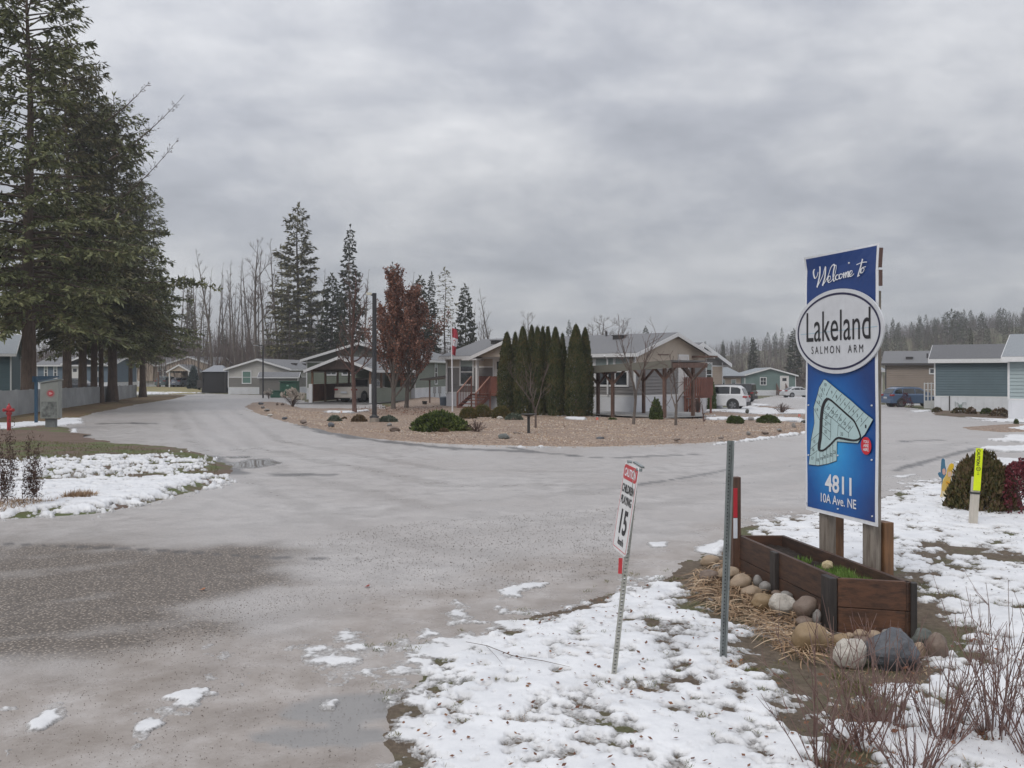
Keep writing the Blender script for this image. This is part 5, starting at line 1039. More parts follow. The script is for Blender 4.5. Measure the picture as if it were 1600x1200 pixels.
# shrubs of small leaves
def leafshrub(name, px0, px1, top, base, mat, label, n=1500, size=.06, seed=0, cat='shrub', group=None, shape='dome', depth=1.0, stems=None, w=.35, upr=.4):
    b = G((px0+px1)/2, base); s = b[1]/FPX; rx = (px1-px0)/2*s; H = (base-top)*s; rg = np.random.default_rng(seed+200); ry = rx*depth
    a = rg.uniform(0, 2*np.pi, n); 
    if shape == 'ball': z = rg.uniform(-.62, 1, n); q = np.sqrt(np.clip(1-z*z, 0, 1)); z = (z+.62)/1.62
    elif shape == 'flame': z = rg.uniform(0, 1, n); q = (.45 + .55*np.sin(np.clip(z*2.6+.5, 0, 3.14)))*(1-.55*z)
    else: z = rg.uniform(0, 1, n)**.8; q = np.sqrt(1-z*z)*(1+.15*(1-z))
    rr = rg.uniform(.6, 1.0, n)**.5*(1 + .20*fbm(a*1.8, z*4, seed) + .1*fbm(a*6, z*9, seed+1))
    C = np.stack([np.cos(a)*q*rr*rx, np.sin(a)*q*rr*ry, z*H*np.where(q < .5, rr, 1)*.96], 1); out = nrm(C + np.array([0, 0, .05])); D = nrm(out*(1-upr) + rg.normal(0, .45, (n, 3)) + np.array([0, 0, upr*1.6])); Wd = nrm(np.cross(D, rg.normal(0, 1, (n, 3))))
    o = empty(name, tuple(b), label, cat, group); nm = MB(); nm.cards(C, D, Wd, size*rg.uniform(.5, 1.3, n), size*w*rg.uniform(.6, 1.2, n)); f = nm.build('foliage', mat, o, org=(0, 0, 0), recalc=False); f.location = (0, 0, 0)
    sm = MB()
    for k in range(12): t = rg.uniform(0, 6.28); e = np.array([math.cos(t)*rx*.7, math.sin(t)*ry*.7, H*rg.uniform(.5, .9)]); sm.tube([[0, 0, -.03], e*[.4, .4, .5], e], [.015, .01, .004], 4, cap=False)
    g = sm.build('stems', mtwd, o, org=(0, 0, 0), recalc=False); g.location = (0, 0, 0); return o
def twigbush(px, base, w, top, mat, label, seed, n=26, name='bare_shrub', group=None, thick=.012, buds=0, budm=None, cat='shrub'):
    b = G(px, base); s = b[1]/FPX; H = (base-top)*s; rx = w/2*s; rg = np.random.default_rng(seed+300); mb = MB(); nm = MB()
    for i in range(n):
        a = rg.uniform(0, 6.28); q = rg.uniform(.1, 1); e = np.array([math.cos(a)*rx*q, math.sin(a)*rx*q, H*rg.uniform(.6, 1)*(1.05-.35*q)]); P = [np.array([0, 0, -.03]), e*[.25, .25, .45] + rg.normal(0, .02, 3), e*[.65, .65, .8], e]
        mb.tube(P, [thick, thick*.7, thick*.5, thick*.3], 4, cap=False)
        for k in range(6): t = rg.uniform(.35, 1); p = e*t*np.array([.8+.2*t]*2+[1]); dd = nrm(rg.normal(0, .7, 3) + e/np.linalg.norm(e)); mb.tube([p, p+dd*H*rg.uniform(.1, .25)], [thick*.4, thick*.2], 3, cap=False)
        if buds:
            C = e + rg.normal(0, .04, (buds, 3)); D = nrm(rg.normal(0, 1, (buds, 3))); nm.cards(C, D, nrm(np.cross(D, rg.normal(0, 1, (buds, 3)))), rg.uniform(.05, .10, buds), np.full(buds, .028))
    o = mb.build(name, mat, org=(0, 0, 0), recalc=False); o.location = tuple(b); tag(o, label, cat, group)
    if buds: nm.V and nm.build('flower_heads', budm, o, org=(0, 0, 0), recalc=False)
    return o
mbox = Mleaf('boxwood', [(.035, .05, .010), (.075, .075, .018), (.13, .10, .03), (.21, .125, .045)]); mjun = Mleaf('juniper_green', [(.02, .035, .010), (.05, .075, .018), (.10, .13, .03), (.15, .17, .045)]); mgg = Mleaf('grey_green', [(.05, .065, .045), (.10, .125, .09), (.16, .18, .14)])
mgn = Mleaf('clipped_green', [(.03, .05, .012), (.06, .085, .02), (.10, .125, .035)]); mrb = Mleaf('red_barberry', [(.05, .010, .014), (.12, .022, .03), (.2, .05, .06)]); mhea = Mleaf('brown_heath', [(.06, .04, .022), (.13, .085, .045), (.18, .13, .07)]); mrj = Mleaf('bronze_juniper', [(.03, .035, .012), (.07, .065, .02), (.12, .085, .04), (.15, .09, .06)])
leafshrub('juniper_shrub', 647, 729, 645.5, 677.5, mjun, 'big low dark green juniper in front of the flagpole', 6500, .13, 1, depth=.75, w=.3)
leafshrub('boxwood_shrub', 718.5, 745, 636, 657.5, mbox, 'rounded bronze green shrub left of three before the red stairs', 3200, .065, 2, shape='ball', group='clipped rounded shrubs before the stairs'); leafshrub('boxwood_shrub', 740.5, 767.5, 632, 655, mbox, 'rounded bronze green shrub in the middle, furthest back of three', 3200, .065, 3, shape='ball', group='clipped rounded shrubs before the stairs')
leafshrub('boxwood_shrub', 769, 797, 634.5, 657, mbox, 'rounded orange tinged shrub right of three, by the cedars', 3200, .065, 4, shape='ball', group='clipped rounded shrubs before the stairs'); leafshrub('lavender_shrub', 789, 817, 646, 660, mgg, 'low grey green shrub under the cedars', 1400, .07, 5)
leafshrub('heather', 686, 702, 669, 680, M('m1', (.1, .05, .03)) and mhea, 'small brown heather mound before the big juniper', 900, .05, 6); leafshrub('heather', 667, 677, 673, 677.5, mhea, 'tiny brown heather tuft left of the larger mound', 350, .04, 7)
leafshrub('lavender_shrub', 512.5, 533, 650, 662, mgg, 'low grey green mound at the left of the lamp post bed', 1100, .07, 8, group='low mounds by the lamp post'); leafshrub('lavender_shrub', 549, 572.5, 649, 663, mhea, 'brown green heather mound beside the lamp post base', 1400, .07, 9, group='low mounds by the lamp post')
leafshrub('lavender_shrub', 591.5, 620.5, 650, 663, mgg, 'wide grey green mound right of the lamp post', 1700, .07, 10, group='low mounds by the lamp post'); leafshrub('lavender_shrub', 533, 543, 652, 658, mhea, 'tiny brown plant between the low mounds', 300, .05, 11)
leafshrub('boxwood_shrub', 1135, 1161.5, 650, 666, mgn, 'clipped green dome left of the long grey stone', 2600, .06, 12, shape='ball', group='clipped green domes'); leafshrub('boxwood_shrub', 1183, 1218, 648.5, 664.5, mgn, 'wider clipped green dome right of the long grey stone', 3000, .06, 13, group='clipped green domes')
leafshrub('euonymus_shrub', 1013, 1037, 622.5, 659, mgn, 'upright green shrub with bronze side under the carport', 2200, .10, 14, shape='flame', upr=.75); leafshrub('laurel_shrub', 1104, 1120, 590, 641, mgn, 'tall narrow evergreen between red deck and white car', 2600, .11, 15, shape='flame', upr=.5)
leafshrub('juniper_shrub', 1487, 1581, 709, 800, mrj, 'bronze and green spiky juniper behind the yellow marker', 9500, .085, 16, shape='dome', depth=.85, w=.22, upr=.75); leafshrub('barberry_shrub', 1562, 1640, 712, 805, mrb, 'dark red barberry bush cut by the right edge', 2600, .045, 17, upr=.3, w=.5)
leafshrub('spruce_tree', 292, 312, 572, 608, Mleaf('blue_spruce', [(.03, .045, .045), (.06, .085, .085), (.10, .125, .12)]), 'small blue green spruce on the lawn by the tan house', 3500, .22, 18, shape='flame', cat='tree', upr=.1)
leafshrub('hedge', 207, 235, 590, 601, M('h2', (.05, .06, .04)) and mspr, 'dark low hedge before the tan house', 1500, .2, 19, depth=.3); leafshrub('red_shrub', 1398, 1424, 610, 636, mrb, 'dark red shrub in front of the blue car', 1600, .09, 20, upr=.4)
for k, (a, b_, t, bs, mt, lab) in enumerate(((1458, 1471, 637, 644.5, mrj, 'green brown tuft at the left end of the white skirting'), (1489, 1512, 637, 648, mrj, 'olive tuft left of the dark round one'), (1511, 1524, 637, 649, mhea, 'dark brown round tuft in the middle of the white skirting'), (1533, 1550, 638, 649.5, mgn, 'green tuft right of the dark brown round one'), (1549, 1576, 638, 653, mhea, 'wide brown tuft at the right end of the white skirting'))):
    leafshrub('garden_tuft', a, b_, t, bs, mt, lab, 700, .09, 30+k, group='tufts along the white skirting')
leafshrub('dwarf_conifer', 1584, 1592, 655, 664, mgn, 'tiny cone shaped conifer on the gravel island', 250, .06, 40, shape='flame'); leafshrub('perennial', 949, 964, 653, 660, mgn, 'small green plant at the carport pad edge', 500, .06, 41)
twigbush(744.5, 680, 38, 655, mtwd, 'spreading reddish twiggy shrub right of the big juniper', 1, 30, thick=.014); twigbush(1221, 647, 34, 628, mtwd, 'grey twiggy bush in the snow beside the road', 2, 36, thick=.018); twigbush(457.5, 637, 40, 606, mtwd, 'dormant hydrangea full of cream dried flower heads', 3, 60, buds=26, budm=Mleaf('dried_flowers', [(.30, .24, .19), (.50, .44, .38), (.66, .62, .56)]), name='hydrangea')
twigbush(420, 623, 14, 607, mtwd, 'small dormant hydrangea left of the green boxes', 4, 20, buds=14, budm=bpy.data.materials['dried_flowers'], name='hydrangea'); twigbush(1270, 664, 20, 640, mtwd, 'twiggy shrub at the bed corner behind the sign', 5, 20)
twigbush(190, 605, 26, 578, mtwg, 'pale bare bush in front of the tan house', 6, 40, thick=.03); twigbush(30, 600, 34, 586, mtwg, 'bare brush before the teal house', 7, 30, thick=.02); twigbush(1090, 650, 14, 618, mtwd, 'dark tangled bush at the foot of the red deck', 8, 40, thick=.02)
# dead weeds, lower left
def weeds(px, base, top, wpx, label, seed, n=26):
    b = G(px, base); s = b[1]/FPX; H = (base-top)*s; rg = np.random.default_rng(seed+500); mb = MB(); nm = MB()
    for i in range(n):
        p = np.array([rg.normal(0, wpx*s*.19), rg.normal(0, .08), -.02]); h = H*rg.uniform(.45, 1.12); tip = p + np.array([rg.normal(0, .05), rg.normal(0, .05), h]); mid = (p+tip)/2 + np.array([rg.normal(0, .03), 0, 0]); mb.tube([p, mid, tip], [.009, .007, .004], 4, cap=False)
        k = 64; t = rg.uniform(.30, 1, k); C = p + (tip-p)*t[:, None] + rg.normal(0, .016, (k, 3)); D = nrm(rg.normal(0, .7, (k, 3)) + [0, 0, .8]); nm.cards(C, D, nrm(np.cross(D, rg.normal(0, 1, (k, 3)))), rg.uniform(.02, .06, k), np.full(k, .006))
    o = mb.build('dead_weeds', Mleaf('weed_stems', [(.05, .03, .024), (.10, .062, .045), (.15, .10, .075)]), org=tuple(b), recalc=False); tag(o, label, 'dead weeds', 'tall dead weeds on the lawn corner'); nm.build('seed_heads', Mleaf('weed_heads', [(.035, .018, .014), (.08, .045, .034), (.13, .08, .06)]), o, org=(0, 0, 0), recalc=False)
weeds(10, 803, 668, 34, 'tall dark dead weeds at the left picture edge', 1, 34); weeds(48, 800, 684, 34, 'clump of tall brown dead weeds right of the first', 2, 34)
mb = MB(); rg = np.random.default_rng(77)
for (px, py, r, n, h) in ((10, 800, .5, 1300, .13), (55, 796, .35, 800, .10), (90, 793, .25, 400, .08), (125, 786, .22, 900, .16), (110, 790, .2, 400, .08), (-40, 800, .5, 700, .12), (155, 770, .1, 120, .04), (182, 783, .08, 60, .03)):
    p = G(px, py); blades(mb, p[0], p[1], .07, r, n, h, .006, 0, 1.1, rg)
tag(mb.build('dead_grass', mdry, recalc=False), 'matted brown dead grass at the lawn corner', kind='stuff')
mb = MB()
for i in range(900):
    pass
x, y = in_px(9000, [(0, 690), (200, 700), (330, 718), (345, 745), (150, 770), (0, 760)], z=None, rg=rg); n = len(x); D = nrm(np.stack([rg.uniform(-.7, .7, n), rg.uniform(-.7, .7, n), np.ones(n)], 1)); t = rg.uniform(0, 3.14, n)
mb.cards(np.stack([x, y, np.full(n, .07)], 1), D, np.stack([np.cos(t), np.sin(t), 0*t], 1), rg.uniform(.02, .06, n), np.full(n, .006)); tag(mb.build('lawn_grass', mgd, recalc=False), 'short green grass on the lawn island', kind='stuff')
# brushwood thicket behind the houses and woods on the hill
def thicket(name, px0, px1, d0, d1, n, h0, h1, mat, label, seed, hillz=False):
    rg = np.random.default_rng(seed); d = rg.uniform(d0, d1, n); px = rg.uniform(px0, px1, n); x = (px-800)/FPX*d; z = gz(x, d) + (hill(x, d) if hillz else 0); h = rg.uniform(h0, h1, n)*(.8+.35*fbm(px*.03, d*.05, seed)); C = np.stack([x, d, z-.2], 1)
    mb = MB(); D = nrm(np.stack([rg.normal(0, .10, n), rg.normal(0, .08, n), np.ones(n)], 1)); mb.cards(C, D, np.tile([1., .2, 0], (n, 1)), h, np.full(n, .045))
    for k in range(9):
        t = rg.uniform(.15, .9, n); B = C + D*(h*t)[:, None]; E = nrm(np.stack([rg.normal(0, .5, n), rg.normal(0, .4, n), rg.uniform(.4, 1.2, n)], 1)); mb.cards(B, E, np.tile([1., 0, .1], (n, 1)), h*rg.uniform(.12, .3, n), np.full(n, .022))
    tag(mb.build(name, mat, recalc=False), label, kind='stuff')
mth_ = Mleaf('thicket_twigs', [(.055, .04, .036), (.095, .07, .064), (.14, .105, .098)])
thicket('thicket', -100, 800, 140, 185, 5200, 5.0, 9.5, mth_, 'mauve brown mass of brushwood behind the houses', 1); thicket('thicket', 200, 520, 130, 165, 900, 8, 13, mtwg, 'tall thin stems behind the houses', 2)
thicket('brushwood', 860, 1800, 200, 420, 7000, 4.5, 9, mth_, 'brown leafless woods at the foot of the hill', 3, True); thicket('brushwood', 1130, 1270, 150, 180, 500, 3, 6, mth_, 'brown brush behind the teal house', 4)
# conifers on the hill
rg = np.random.default_rng(5); m = conifer(12, 1.0, 2.4, 44, 61, lambda t: (1-t)**.75, .9, .3, .42, .20, .1, .16); hp = tree_thing('hill_conifer', (0, 0, 0), 'hazy dark conifer on the distant wooded hill', 'tree', m, (mbark2, mbark2, mspr), NT, 'conifers on the distant hill')
first = True
def tops(px): return np.interp(px, [1040, 1100, 1140, 1200, 1260, 1320, 1390, 1440, 1475, 1490, 1510, 1525, 1545, 1570, 1600, 1700, 1900], [566, 552, 545, 533, 522, 514, 504, 506, 490, 484, 498, 494, 506, 500, 496, 490, 490])
for i in range(200):
    px = rg.uniform(1040, 1900) if i > 60 else rg.uniform(1380, 1700); d = rg.uniform(270, 440); x = (px-800)/FPX*d; z = float(hill(np.array(x), np.array(d)) + gz(x, d)); mx_ = EYE + (HY - tops(px) - rg.uniform(-2, 26))/FPX*d - z; H = min(max(mx_, 5), 22)*rg.uniform(.75, 1.0) if mx_ > 5 else rg.uniform(5, 9)
    o = hp if first else copy_tree(hp); first = False; o.location = (x, d, z-.3); s = H/12; w = rg.uniform(.7, 1.1); o.scale = (s*w, s*w, s); o.rotation_euler = (0, 0, rg.uniform(0, 6.28))
for k, (px, top, d, w) in enumerate(((1487, 484, 300, 1.5), (1497, 487, 305, 1.5), (1480, 488, 310, 1.4), (1533, 492, 300, 1.3), (1506, 484, 302, .6), (1461, 499, 300, .7), (1395, 498, 290, .5), (1405, 504, 292, .5), (1571, 495, 290, .6), (1590, 493, 290, .6))):
    x = (px-800)/FPX*d; z = float(hill(np.array(x), np.array(d)) + gz(x, d)); H = EYE + (HY-top)/FPX*d - z
    o = copy_tree(hp, (x, d, z-.3), k, (H/12*w, H/12*w, H/12), ['tallest broad conifer in the dense clump on the hill crest', 'broad conifer right in the dense clump on the hill crest', 'broad conifer left in the dense clump on the hill crest', 'lone rounded conifer right of the dense clump', 'thin pointed conifer at the edge of the dense clump', 'small pointed conifer left of the dense clump', 'thin conifer beside the oval board of the sign', 'second thin conifer beside the oval board of the sign', 'thin conifer above the far right roof', 'last thin conifer above the far right roof'][k])
# ================================================================ houses
w_beige = Msiding('beige_panel', (.46, .395, .325), .30, True); w_grey = Msiding('grey_lap', (.205, .195, .19), .17); w_green = Msiding('sage_lap', (.165, .185, .145), .17); w_dkgreen = Msiding('dark_sage_lap', (.115, .12, .105), .17)
w_light = Msiding('light_grey_panel', (.47, .455, .43), .3, True); w_taupe = Msiding('taupe_lap', (.19, .18, .165), .17); w_teal = Msiding('teal_grey_lap', (.135, .20, .185), .17); w_blue = Msiding('blue_grey_lap', (.085, .130, .150), .17)
w_pale = Msiding('pale_blue_lap', (.33, .40, .41), .17); w_brown = Msiding('brown_lap', (.255, .205, .165), .19); w_tan = Msiding('tan_lap', (.43, .345, .27), .17); w_dteal = Msiding('deep_teal_lap', (.055, .105, .12), .18); w_slate = Msiding('slate_blue_lap', (.10, .145, .19), .17)
m_skirt = Msiding('white_skirting', (.66, .67, .70), .20, True); m_trim = Mplain('white_trim', (.68, .68, .68), .5); m_roof = Mroof('grey_shingles', (.16, .16, .165)); m_roofl = Mroof('pale_grey_shingles', (.25, .27, .285)); m_roofd = Mroof('dark_grey_shingles', (.115, .115, .12))
m_glass = Mglass('window_glass'); m_blind = Mplain('window_blind', (.30, .36, .35), .3); m_door = Mplain('white_door', (.66, .64, .62), .45); m_dkt = Mplain('dark_trim', (.05, .045, .045), .5); m_red = Mwood('red_stained_wood', (.22, .085, .06), (.12, .045, .034)); m_tim = Mwood('brown_timber', (.15, .085, .062), (.065, .038, .03))
m_beam = Mwood('grey_beam', (.17, .145, .12), (.07, .055, .045), axis='x'); m_blk = Mplain('black_mesh', (.025, .024, .026), .8)
class Fr:
    """local frame of a building: x along the ridge, y across, z up"""
    def __init__(s, p, ang): s.p = np.array([p[0], p[1], p[2] if len(p) > 2 else 0.]); s.a = np.array([math.cos(ang), math.sin(ang), 0]); s.n = np.array([-math.sin(ang), math.cos(ang), 0]); s.ang = ang
    def __call__(s, x, y, z): return s.p + s.a*x + s.n*y + np.array([0, 0, z])
def lbox(mb, f, x0, x1, y0, y1, z0, z1):
    v = [f(x, y, z) for x in (x0, x1) for y in (y0, y1) for z in (z0, z1)]; mb.add(v, [(0,1,3,2),(4,6,7,5),(0,4,5,1),(2,3,7,6),(0,2,6,4),(1,5,7,3)])
def lhex(mb, P): mb.add(P, [(0,1,3,2),(4,6,7,5),(0,4,5,1),(2,3,7,6),(0,2,6,4),(1,5,7,3)])
def gable_roof(f, L, W, ez, rz, oh, t, par, mroof, mtrim, ohx=None, fh=.17, y0=0.0):
    """two slopes with fascia; ridge along x"""
    ohx = oh if ohx is None else ohx; h = W/2; sl = (rz-ez)/h; ze = ez - sl*oh
    mb = MB()
    for s in (-1, 1):
        ye = y0 + h + s*(h+oh); yr = y0 + h
        lhex(mb, [f(x, y, z + dz) for x in (-ohx, L+ohx) for (y, z) in ((ye, ze), (yr, rz)) for dz in (0, t)])
    r = mb.build('roof', mroof, par)
    mb = MB()
    for s in (-1, 1):
        ye = y0 + h + s*(h+oh); yr = y0 + h
        lbox(mb, f, -ohx-.02, L+ohx+.02, min(ye+s*.003, ye+s*.03), max(ye+s*.003, ye+s*.03), ze-fh+t*.6, ze+t*.75)
        for xa, xb in ((-ohx-.035, -ohx-.004), (L+ohx+.004, L+ohx+.035)):
            lhex(mb, [f(x, y, z + dz) for x in (xa, xb) for (y, z) in ((ye, ze), (yr, rz)) for dz in (-fh+t*.5, t*.8)])
    mb.build('fascia', mtrim, r); return r
def window(f, face, L, W, par, u, z0, w, h, style='sash', frame=None, pane=None, tr=.10):
    frame = frame or m_trim; pane = pane or m_glass
    def P(a, z, o):
        return {'front': lambda: f(a, -o, z), 'back': lambda: f(a, W+o, z), 'end0': lambda: f(-o, a, z), 'end1': lambda: f(L+o, a, z)}[face]()
    def bx(mb, a0, a1, z0, z1, o0, o1): lhex(mb, [P(a, z, o) for a in (a0, a1) for z in (z0, z1) for o in (o0, o1)])
    mb = MB(); bx(mb, u-tr, u, z0-tr, z0+h+tr, .0, .07); bx(mb, u+w, u+w+tr, z0-tr, z0+h+tr, .0, .07); bx(mb, u, u+w, z0+h, z0+h+tr, 0, .068); bx(mb, u, u+w, z0-tr, z0, 0, .072)
    if style == 'sash': bx(mb, u, u+w, z0+h*.48, z0+h*.48+.05, .001, .056)
    if style == 'slider': bx(mb, u+w*.48, u+w*.52, z0, z0+h, .001, .056)
    if style == 'grid': bx(mb, u+w*.47, u+w*.53, z0, z0+h, .001, .054); bx(mb, u, u+w*.47, z0+h*.48, z0+h*.54, .001, .052); bx(mb, u+w*.53, u+w, z0+h*.48, z0+h*.54, .001, .052)
    fr = mb.build('door_frame' if style == 'door' else 'window', frame, par)
    mb = MB()
    if style == 'door':
        bx(mb, u, u+w, z0, z0+h, .002, .045); mb.build('door', m_door, fr); mb = MB(); bx(mb, u+w*.22, u+w*.78, z0+h*.66, z0+h*.88, .046, .052); mb.build('pane', m_glass, fr)
    else:
        bx(mb, u, u+w, z0, z0+h, .002, .034); mb.build('pane', pane, fr)
        if style == 'sash' and pane is m_glass: mb = MB(); bx(mb, u+.01, u+w-.01, z0+h*.72, z0+h*.99, .035, .039); mb.build('blind', m_blind, fr)
    return fr
def house(name, label, p, ang, L, W, skirt, eave, ridge, mlow, mup=None, split=None, mroof=None, trim=None, oh=.35, ohx=.35, wins=(), vents=(), mskirt=None, deep=.6, group=None, gtrim=True, fh=.17):
    f = Fr(p, ang); root = empty(name, tuple(f.p), label, 'house', group); mroof = mroof or m_roof; trim = trim or m_trim; mup = mup or mlow
    mb = MB(); lbox(mb, f, -.02, L+.02, -.02, W+.02, -deep, skirt); mb.build('skirting', mskirt or m_skirt, root)
    split = split or eave - .02; z0 = skirt + .002
    mb = MB()
    if 'lap' in mlow.name:
        nC_ = max(1, round((split-z0)/.17)); zz = np.linspace(z0, split, nC_+1); v = []
        for a_, b_ in zip(zz[:-1], zz[1:]):
            for z_, o_ in ((a_, .030), (b_, .0)): v += [f(-o_, -o_, z_), f(L+o_, -o_, z_), f(L+o_, W+o_, z_), f(-o_, W+o_, z_)]
        n_ = len(v)//4; mb.add(v, [(i*4+j, i*4+(j+1) % 4, (i+1)*4+(j+1) % 4, (i+1)*4+j) for i in range(n_-1) for j in range(4)] + [(3, 2, 1, 0), (n_*4-4, n_*4-3, n_*4-2, n_*4-1)])
    else: lbox(mb, f, 0, L, 0, W, z0, split)
    mb.build('wall', mlow, root)
    mb = MB(); prof = [(0, split+.002), (W, split+.002), (W, eave), (W/2, ridge), (0, eave)]
    v = [f(x, y, z) for x in (0, L) for y, z in prof]; mb.add(v, [(0,1,2,3,4), (9,8,7,6,5)] + [(i, (i+1) % 5, (i+1) % 5+5, i+5) for i in range(5)]); mb.build('upper_wall', mup, root)
    if gtrim:
        mb = MB()
        for x, y in ((0, 0), (L, 0), (0, W), (L, W)):
            sx = -1 if x == 0 else 1; sy = -1 if y == 0 else 1; lbox(mb, f, *sorted((x+sx*.012-.06*sx, x+sx*.045)), *sorted((y+sy*.012-.06*sy, y+sy*.045)), z0, eave)
        if split < eave-.1:
            lbox(mb, f, -.02, L+.02, -.02, 0, split-.04, split+.04); lbox(mb, f, -.02, 0, -.0, W, split-.04, split+.04); lbox(mb, f, L, L+.02, 0, W, split-.04, split+.04)
        lbox(mb, f, -.03, L+.03, -.03, -.001, skirt-.03, skirt+.05); lbox(mb, f, -.03, -.001, 0, W, skirt-.03, skirt+.05); lbox(mb, f, L+.001, L+.03, 0, W, skirt-.03, skirt+.05)
        mb.build('corner_trim', trim, root)
    r = gable_roof(f, L, W, eave, ridge, oh, .09, root, mroof, trim, ohx, fh)
    for w in wins:
        face, u, z, ww, hh, st = w[:6]; window(f, face, L, W, root, u, z, ww, hh, st, *(w[6:] if len(w) > 6 else ()))
    for x, yy in vents:
        z = eave + (ridge-eave)*(yy/(W/2)) + .09; mb = MB(); lbox(mb, f, x-.28, x+.28, yy-.22, yy+.22, z-.1, z+.13); lbox(mb, f, x-.33, x+.33, yy-.27, yy+.27, z+.13, z+.17); mb.build('vent', m_dkt, r)
    return root, f, r
# --- main grey and beige house in the middle
AM = math.atan2(-.67, .74)
mh, fm, rm = house('grey_beige_house', 'grey and beige mobile home with white skirting behind the cedar row', (-3.96, 54.4, 0), AM, 13.7, 7.0, .92, 3.14, 4.18, w_grey, w_beige, 2.46, m_roof,
    wins=(('front', 1.25, 1.45, 1.0, 1.45, 'sash'), ('front', 4.0, .96, .95, 2.05, 'door'), ('front', 10.0, 1.5, 1.1, 1.35, 'sash'), ('front', 11.3, 1.5, 1.1, 1.35, 'sash'), ('front', 12.55, 1.5, .7, 1.35, 'sash'), ('end1', 4.15, .96, .85, 2.05, 'door')), vents=((1.9, 2.4), (10.9, 2.6)))
# cross gable porch on its left half
f2 = Fr(fm(9.0, -1.0, 0), AM + R(90)); gable_roof(f2, 4.3, 5.6, 3.02, 3.92, .25, .09, mh, m_roof, m_trim, .3)
mb = MB(); v = [f2(x, y, z) for x in (.02, .2) for y, z in ((0, 3.02), (5.6, 3.02), (2.8, 3.9))]; mb.add(v, [(0,1,2),(5,4,3),(0,1,4,3),(1,2,5,4),(2,0,3,5)]); mb.build('porch_gable', w_beige, mh)
mb = MB(); lbox(mb, f2, -.3, .05, 5.2, 6.4, 2.84, 2.92); mb.build('porch_fascia', m_trim, mh)
mb = MB(); lbox(mb, fm, 3.42, 3.56, -1.0, -.86, .9, 2.9); lbox(mb, fm, 8.8, 8.94, -1.0, -.86, .9, 2.9); mb.build('porch_post', m_trim, mh)
mb = MB(); mb.tube([fm(.12, -.38, 3.0), fm(.12, -.10, 2.8), fm(.12, -.08, 1.0), fm(.12, -.2, .85)], .045, 8); mb.build('downspout', m_trim, mh)
mb = MB(); mb.tube([fm(12.1, -.40, 3.0), fm(12.1, -.14, 2.8), fm(12.1, -.12, 1.0)], .045, 8); mb.build('downspout', m_trim, mh)
mb = MB(); mb.tube([fm(9.6, 3.2, 4.0), fm(9.6, 3.2, 4.45)], .06, 8); mb.build('pipe', m_dkt, rm)
mb = MB(); lbox(mb, fm, 13.705, 13.74, 2.1, 3.1, 3.05, 3.1); lbox(mb, fm, 13.705, 14.9, 5.5, 6.2, 2.95, 3.05); mb.build('door_canopy', m_tim, mh)
# red stairs
def stairs(name, label, f, x0, x1, y0, out, ztop, n, mat, mrail, tread=None, group=None):
    """steps run outwards (towards -y) from the wall"""
    root = empty(name, tuple(f((x0+x1)/2, y0-out, 0)), label, 'stairs', group); mb = MB(); st = out/n; rs = ztop/n
    for k in range(n): lbox(mb, f, x0+.05, x1-.05, y0-out+k*st, y0-out+(k+1)*st+.03, (k+1)*rs-.045, (k+1)*rs)
    mb.build('treads', tread or mat, root)
    for x in (x0, x1):
        mb = MB(); lhex(mb, [f(x+dx, y, z+dz) for dx in (-.02, .02) for y, z in ((y0-out, -.05), (y0, ztop-.25)) for dz in (0, .26)]); mb.build('stringer', mat, root)
        mb = MB(); mb.bar(f(x, y0-out, .98), f(x, y0, ztop+.98), .09, .05); mb.build('handrail', mrail, root)
        
        for y in (y0-out, y0): zt_ = ztop*(y-(y0-out))/out; mb = MB(); mb.bar(f(x, y, -.1), f(x, y, zt_+.97), .09, .09); mb.build('newel_post', mat, root)
        mb = MB()
        for k in range(1, 9): y = y0-out + out*k/9; zt_ = ztop*k/9; mb.bar(f(x, y, zt_+.05), f(x, y, zt_+.95), .04, .04)
        mb.build('balusters', mat, root)
    return root
m_rail = Mwood('pink_faded_rail', (.40, .22, .17), (.25, .12, .09), axis='x')
st = stairs('entry_stairs', 'red stained wooden stairs and railing left of the cedars', fm, 2.55, 4.05, -.45, 1.15, .92, 5, m_red, m_rail)
mb = MB(); lbox(mb, fm, 2.5, 5.5, -.44, -.03, .80, .9)
for k in range(12): x = 2.5 + k*.145; lbox(mb, fm, x, x+.105, -.075, -.045, .92, 1.92)
lbox(mb, fm, 4.05, 4.9, -.46, -.42, .92, 1.9); mb.build('landing', m_red, st)
# red deck on the right gable end
fd = Fr(fm(13.72, 0, -.1), AM); dk = empty('red_deck', tuple(fd(.5, 5.2, 0)), 'red stained wooden deck with tall board railing at the gable end', 'deck')
mb = MB(); lbox(mb, fd, .03, 1.0, 4.6, 5.9, .86, .96); mb.build('platform', m_red, dk)
for nm, (xa, ya, xb, yb_) in (('railing', (.05, 4.6, 1.0, 4.6)), ('railing', (1.0, 4.6, 1.0, 5.9))):
    mb = MB(); n = int(np.hypot(xb-xa, yb_-ya)/.13)
    for k in range(n+1): x = xa+(xb-xa)*k/n; y = ya+(yb_-ya)*k/n; lbox(mb, fd, x-.045, x+.045, y-.02 if ya == yb_ else y-.045, y+.02 if ya == yb_ else y+.045, .97, 1.92)
    mb.bar(fd(xa, ya, 1.95), fd(xb, yb_, 1.95), .10, .05); mb.build(nm, m_red, dk)
for x, y in ((.1, 4.62), (.95, 4.62), (.95, 5.85)): mb = MB(); mb.bar(fd(x, y, -.4), fd(x, y, .86), .10, .10); mb.build('post', m_red, dk)
mb = MB(); mb.bar(fd(.1, 4.6, .05), fd(.7, 4.6, .84), .08, .05); mb.bar(fd(.95, 4.6, .1), fd(.5, 4.6, .84), .08, .05)
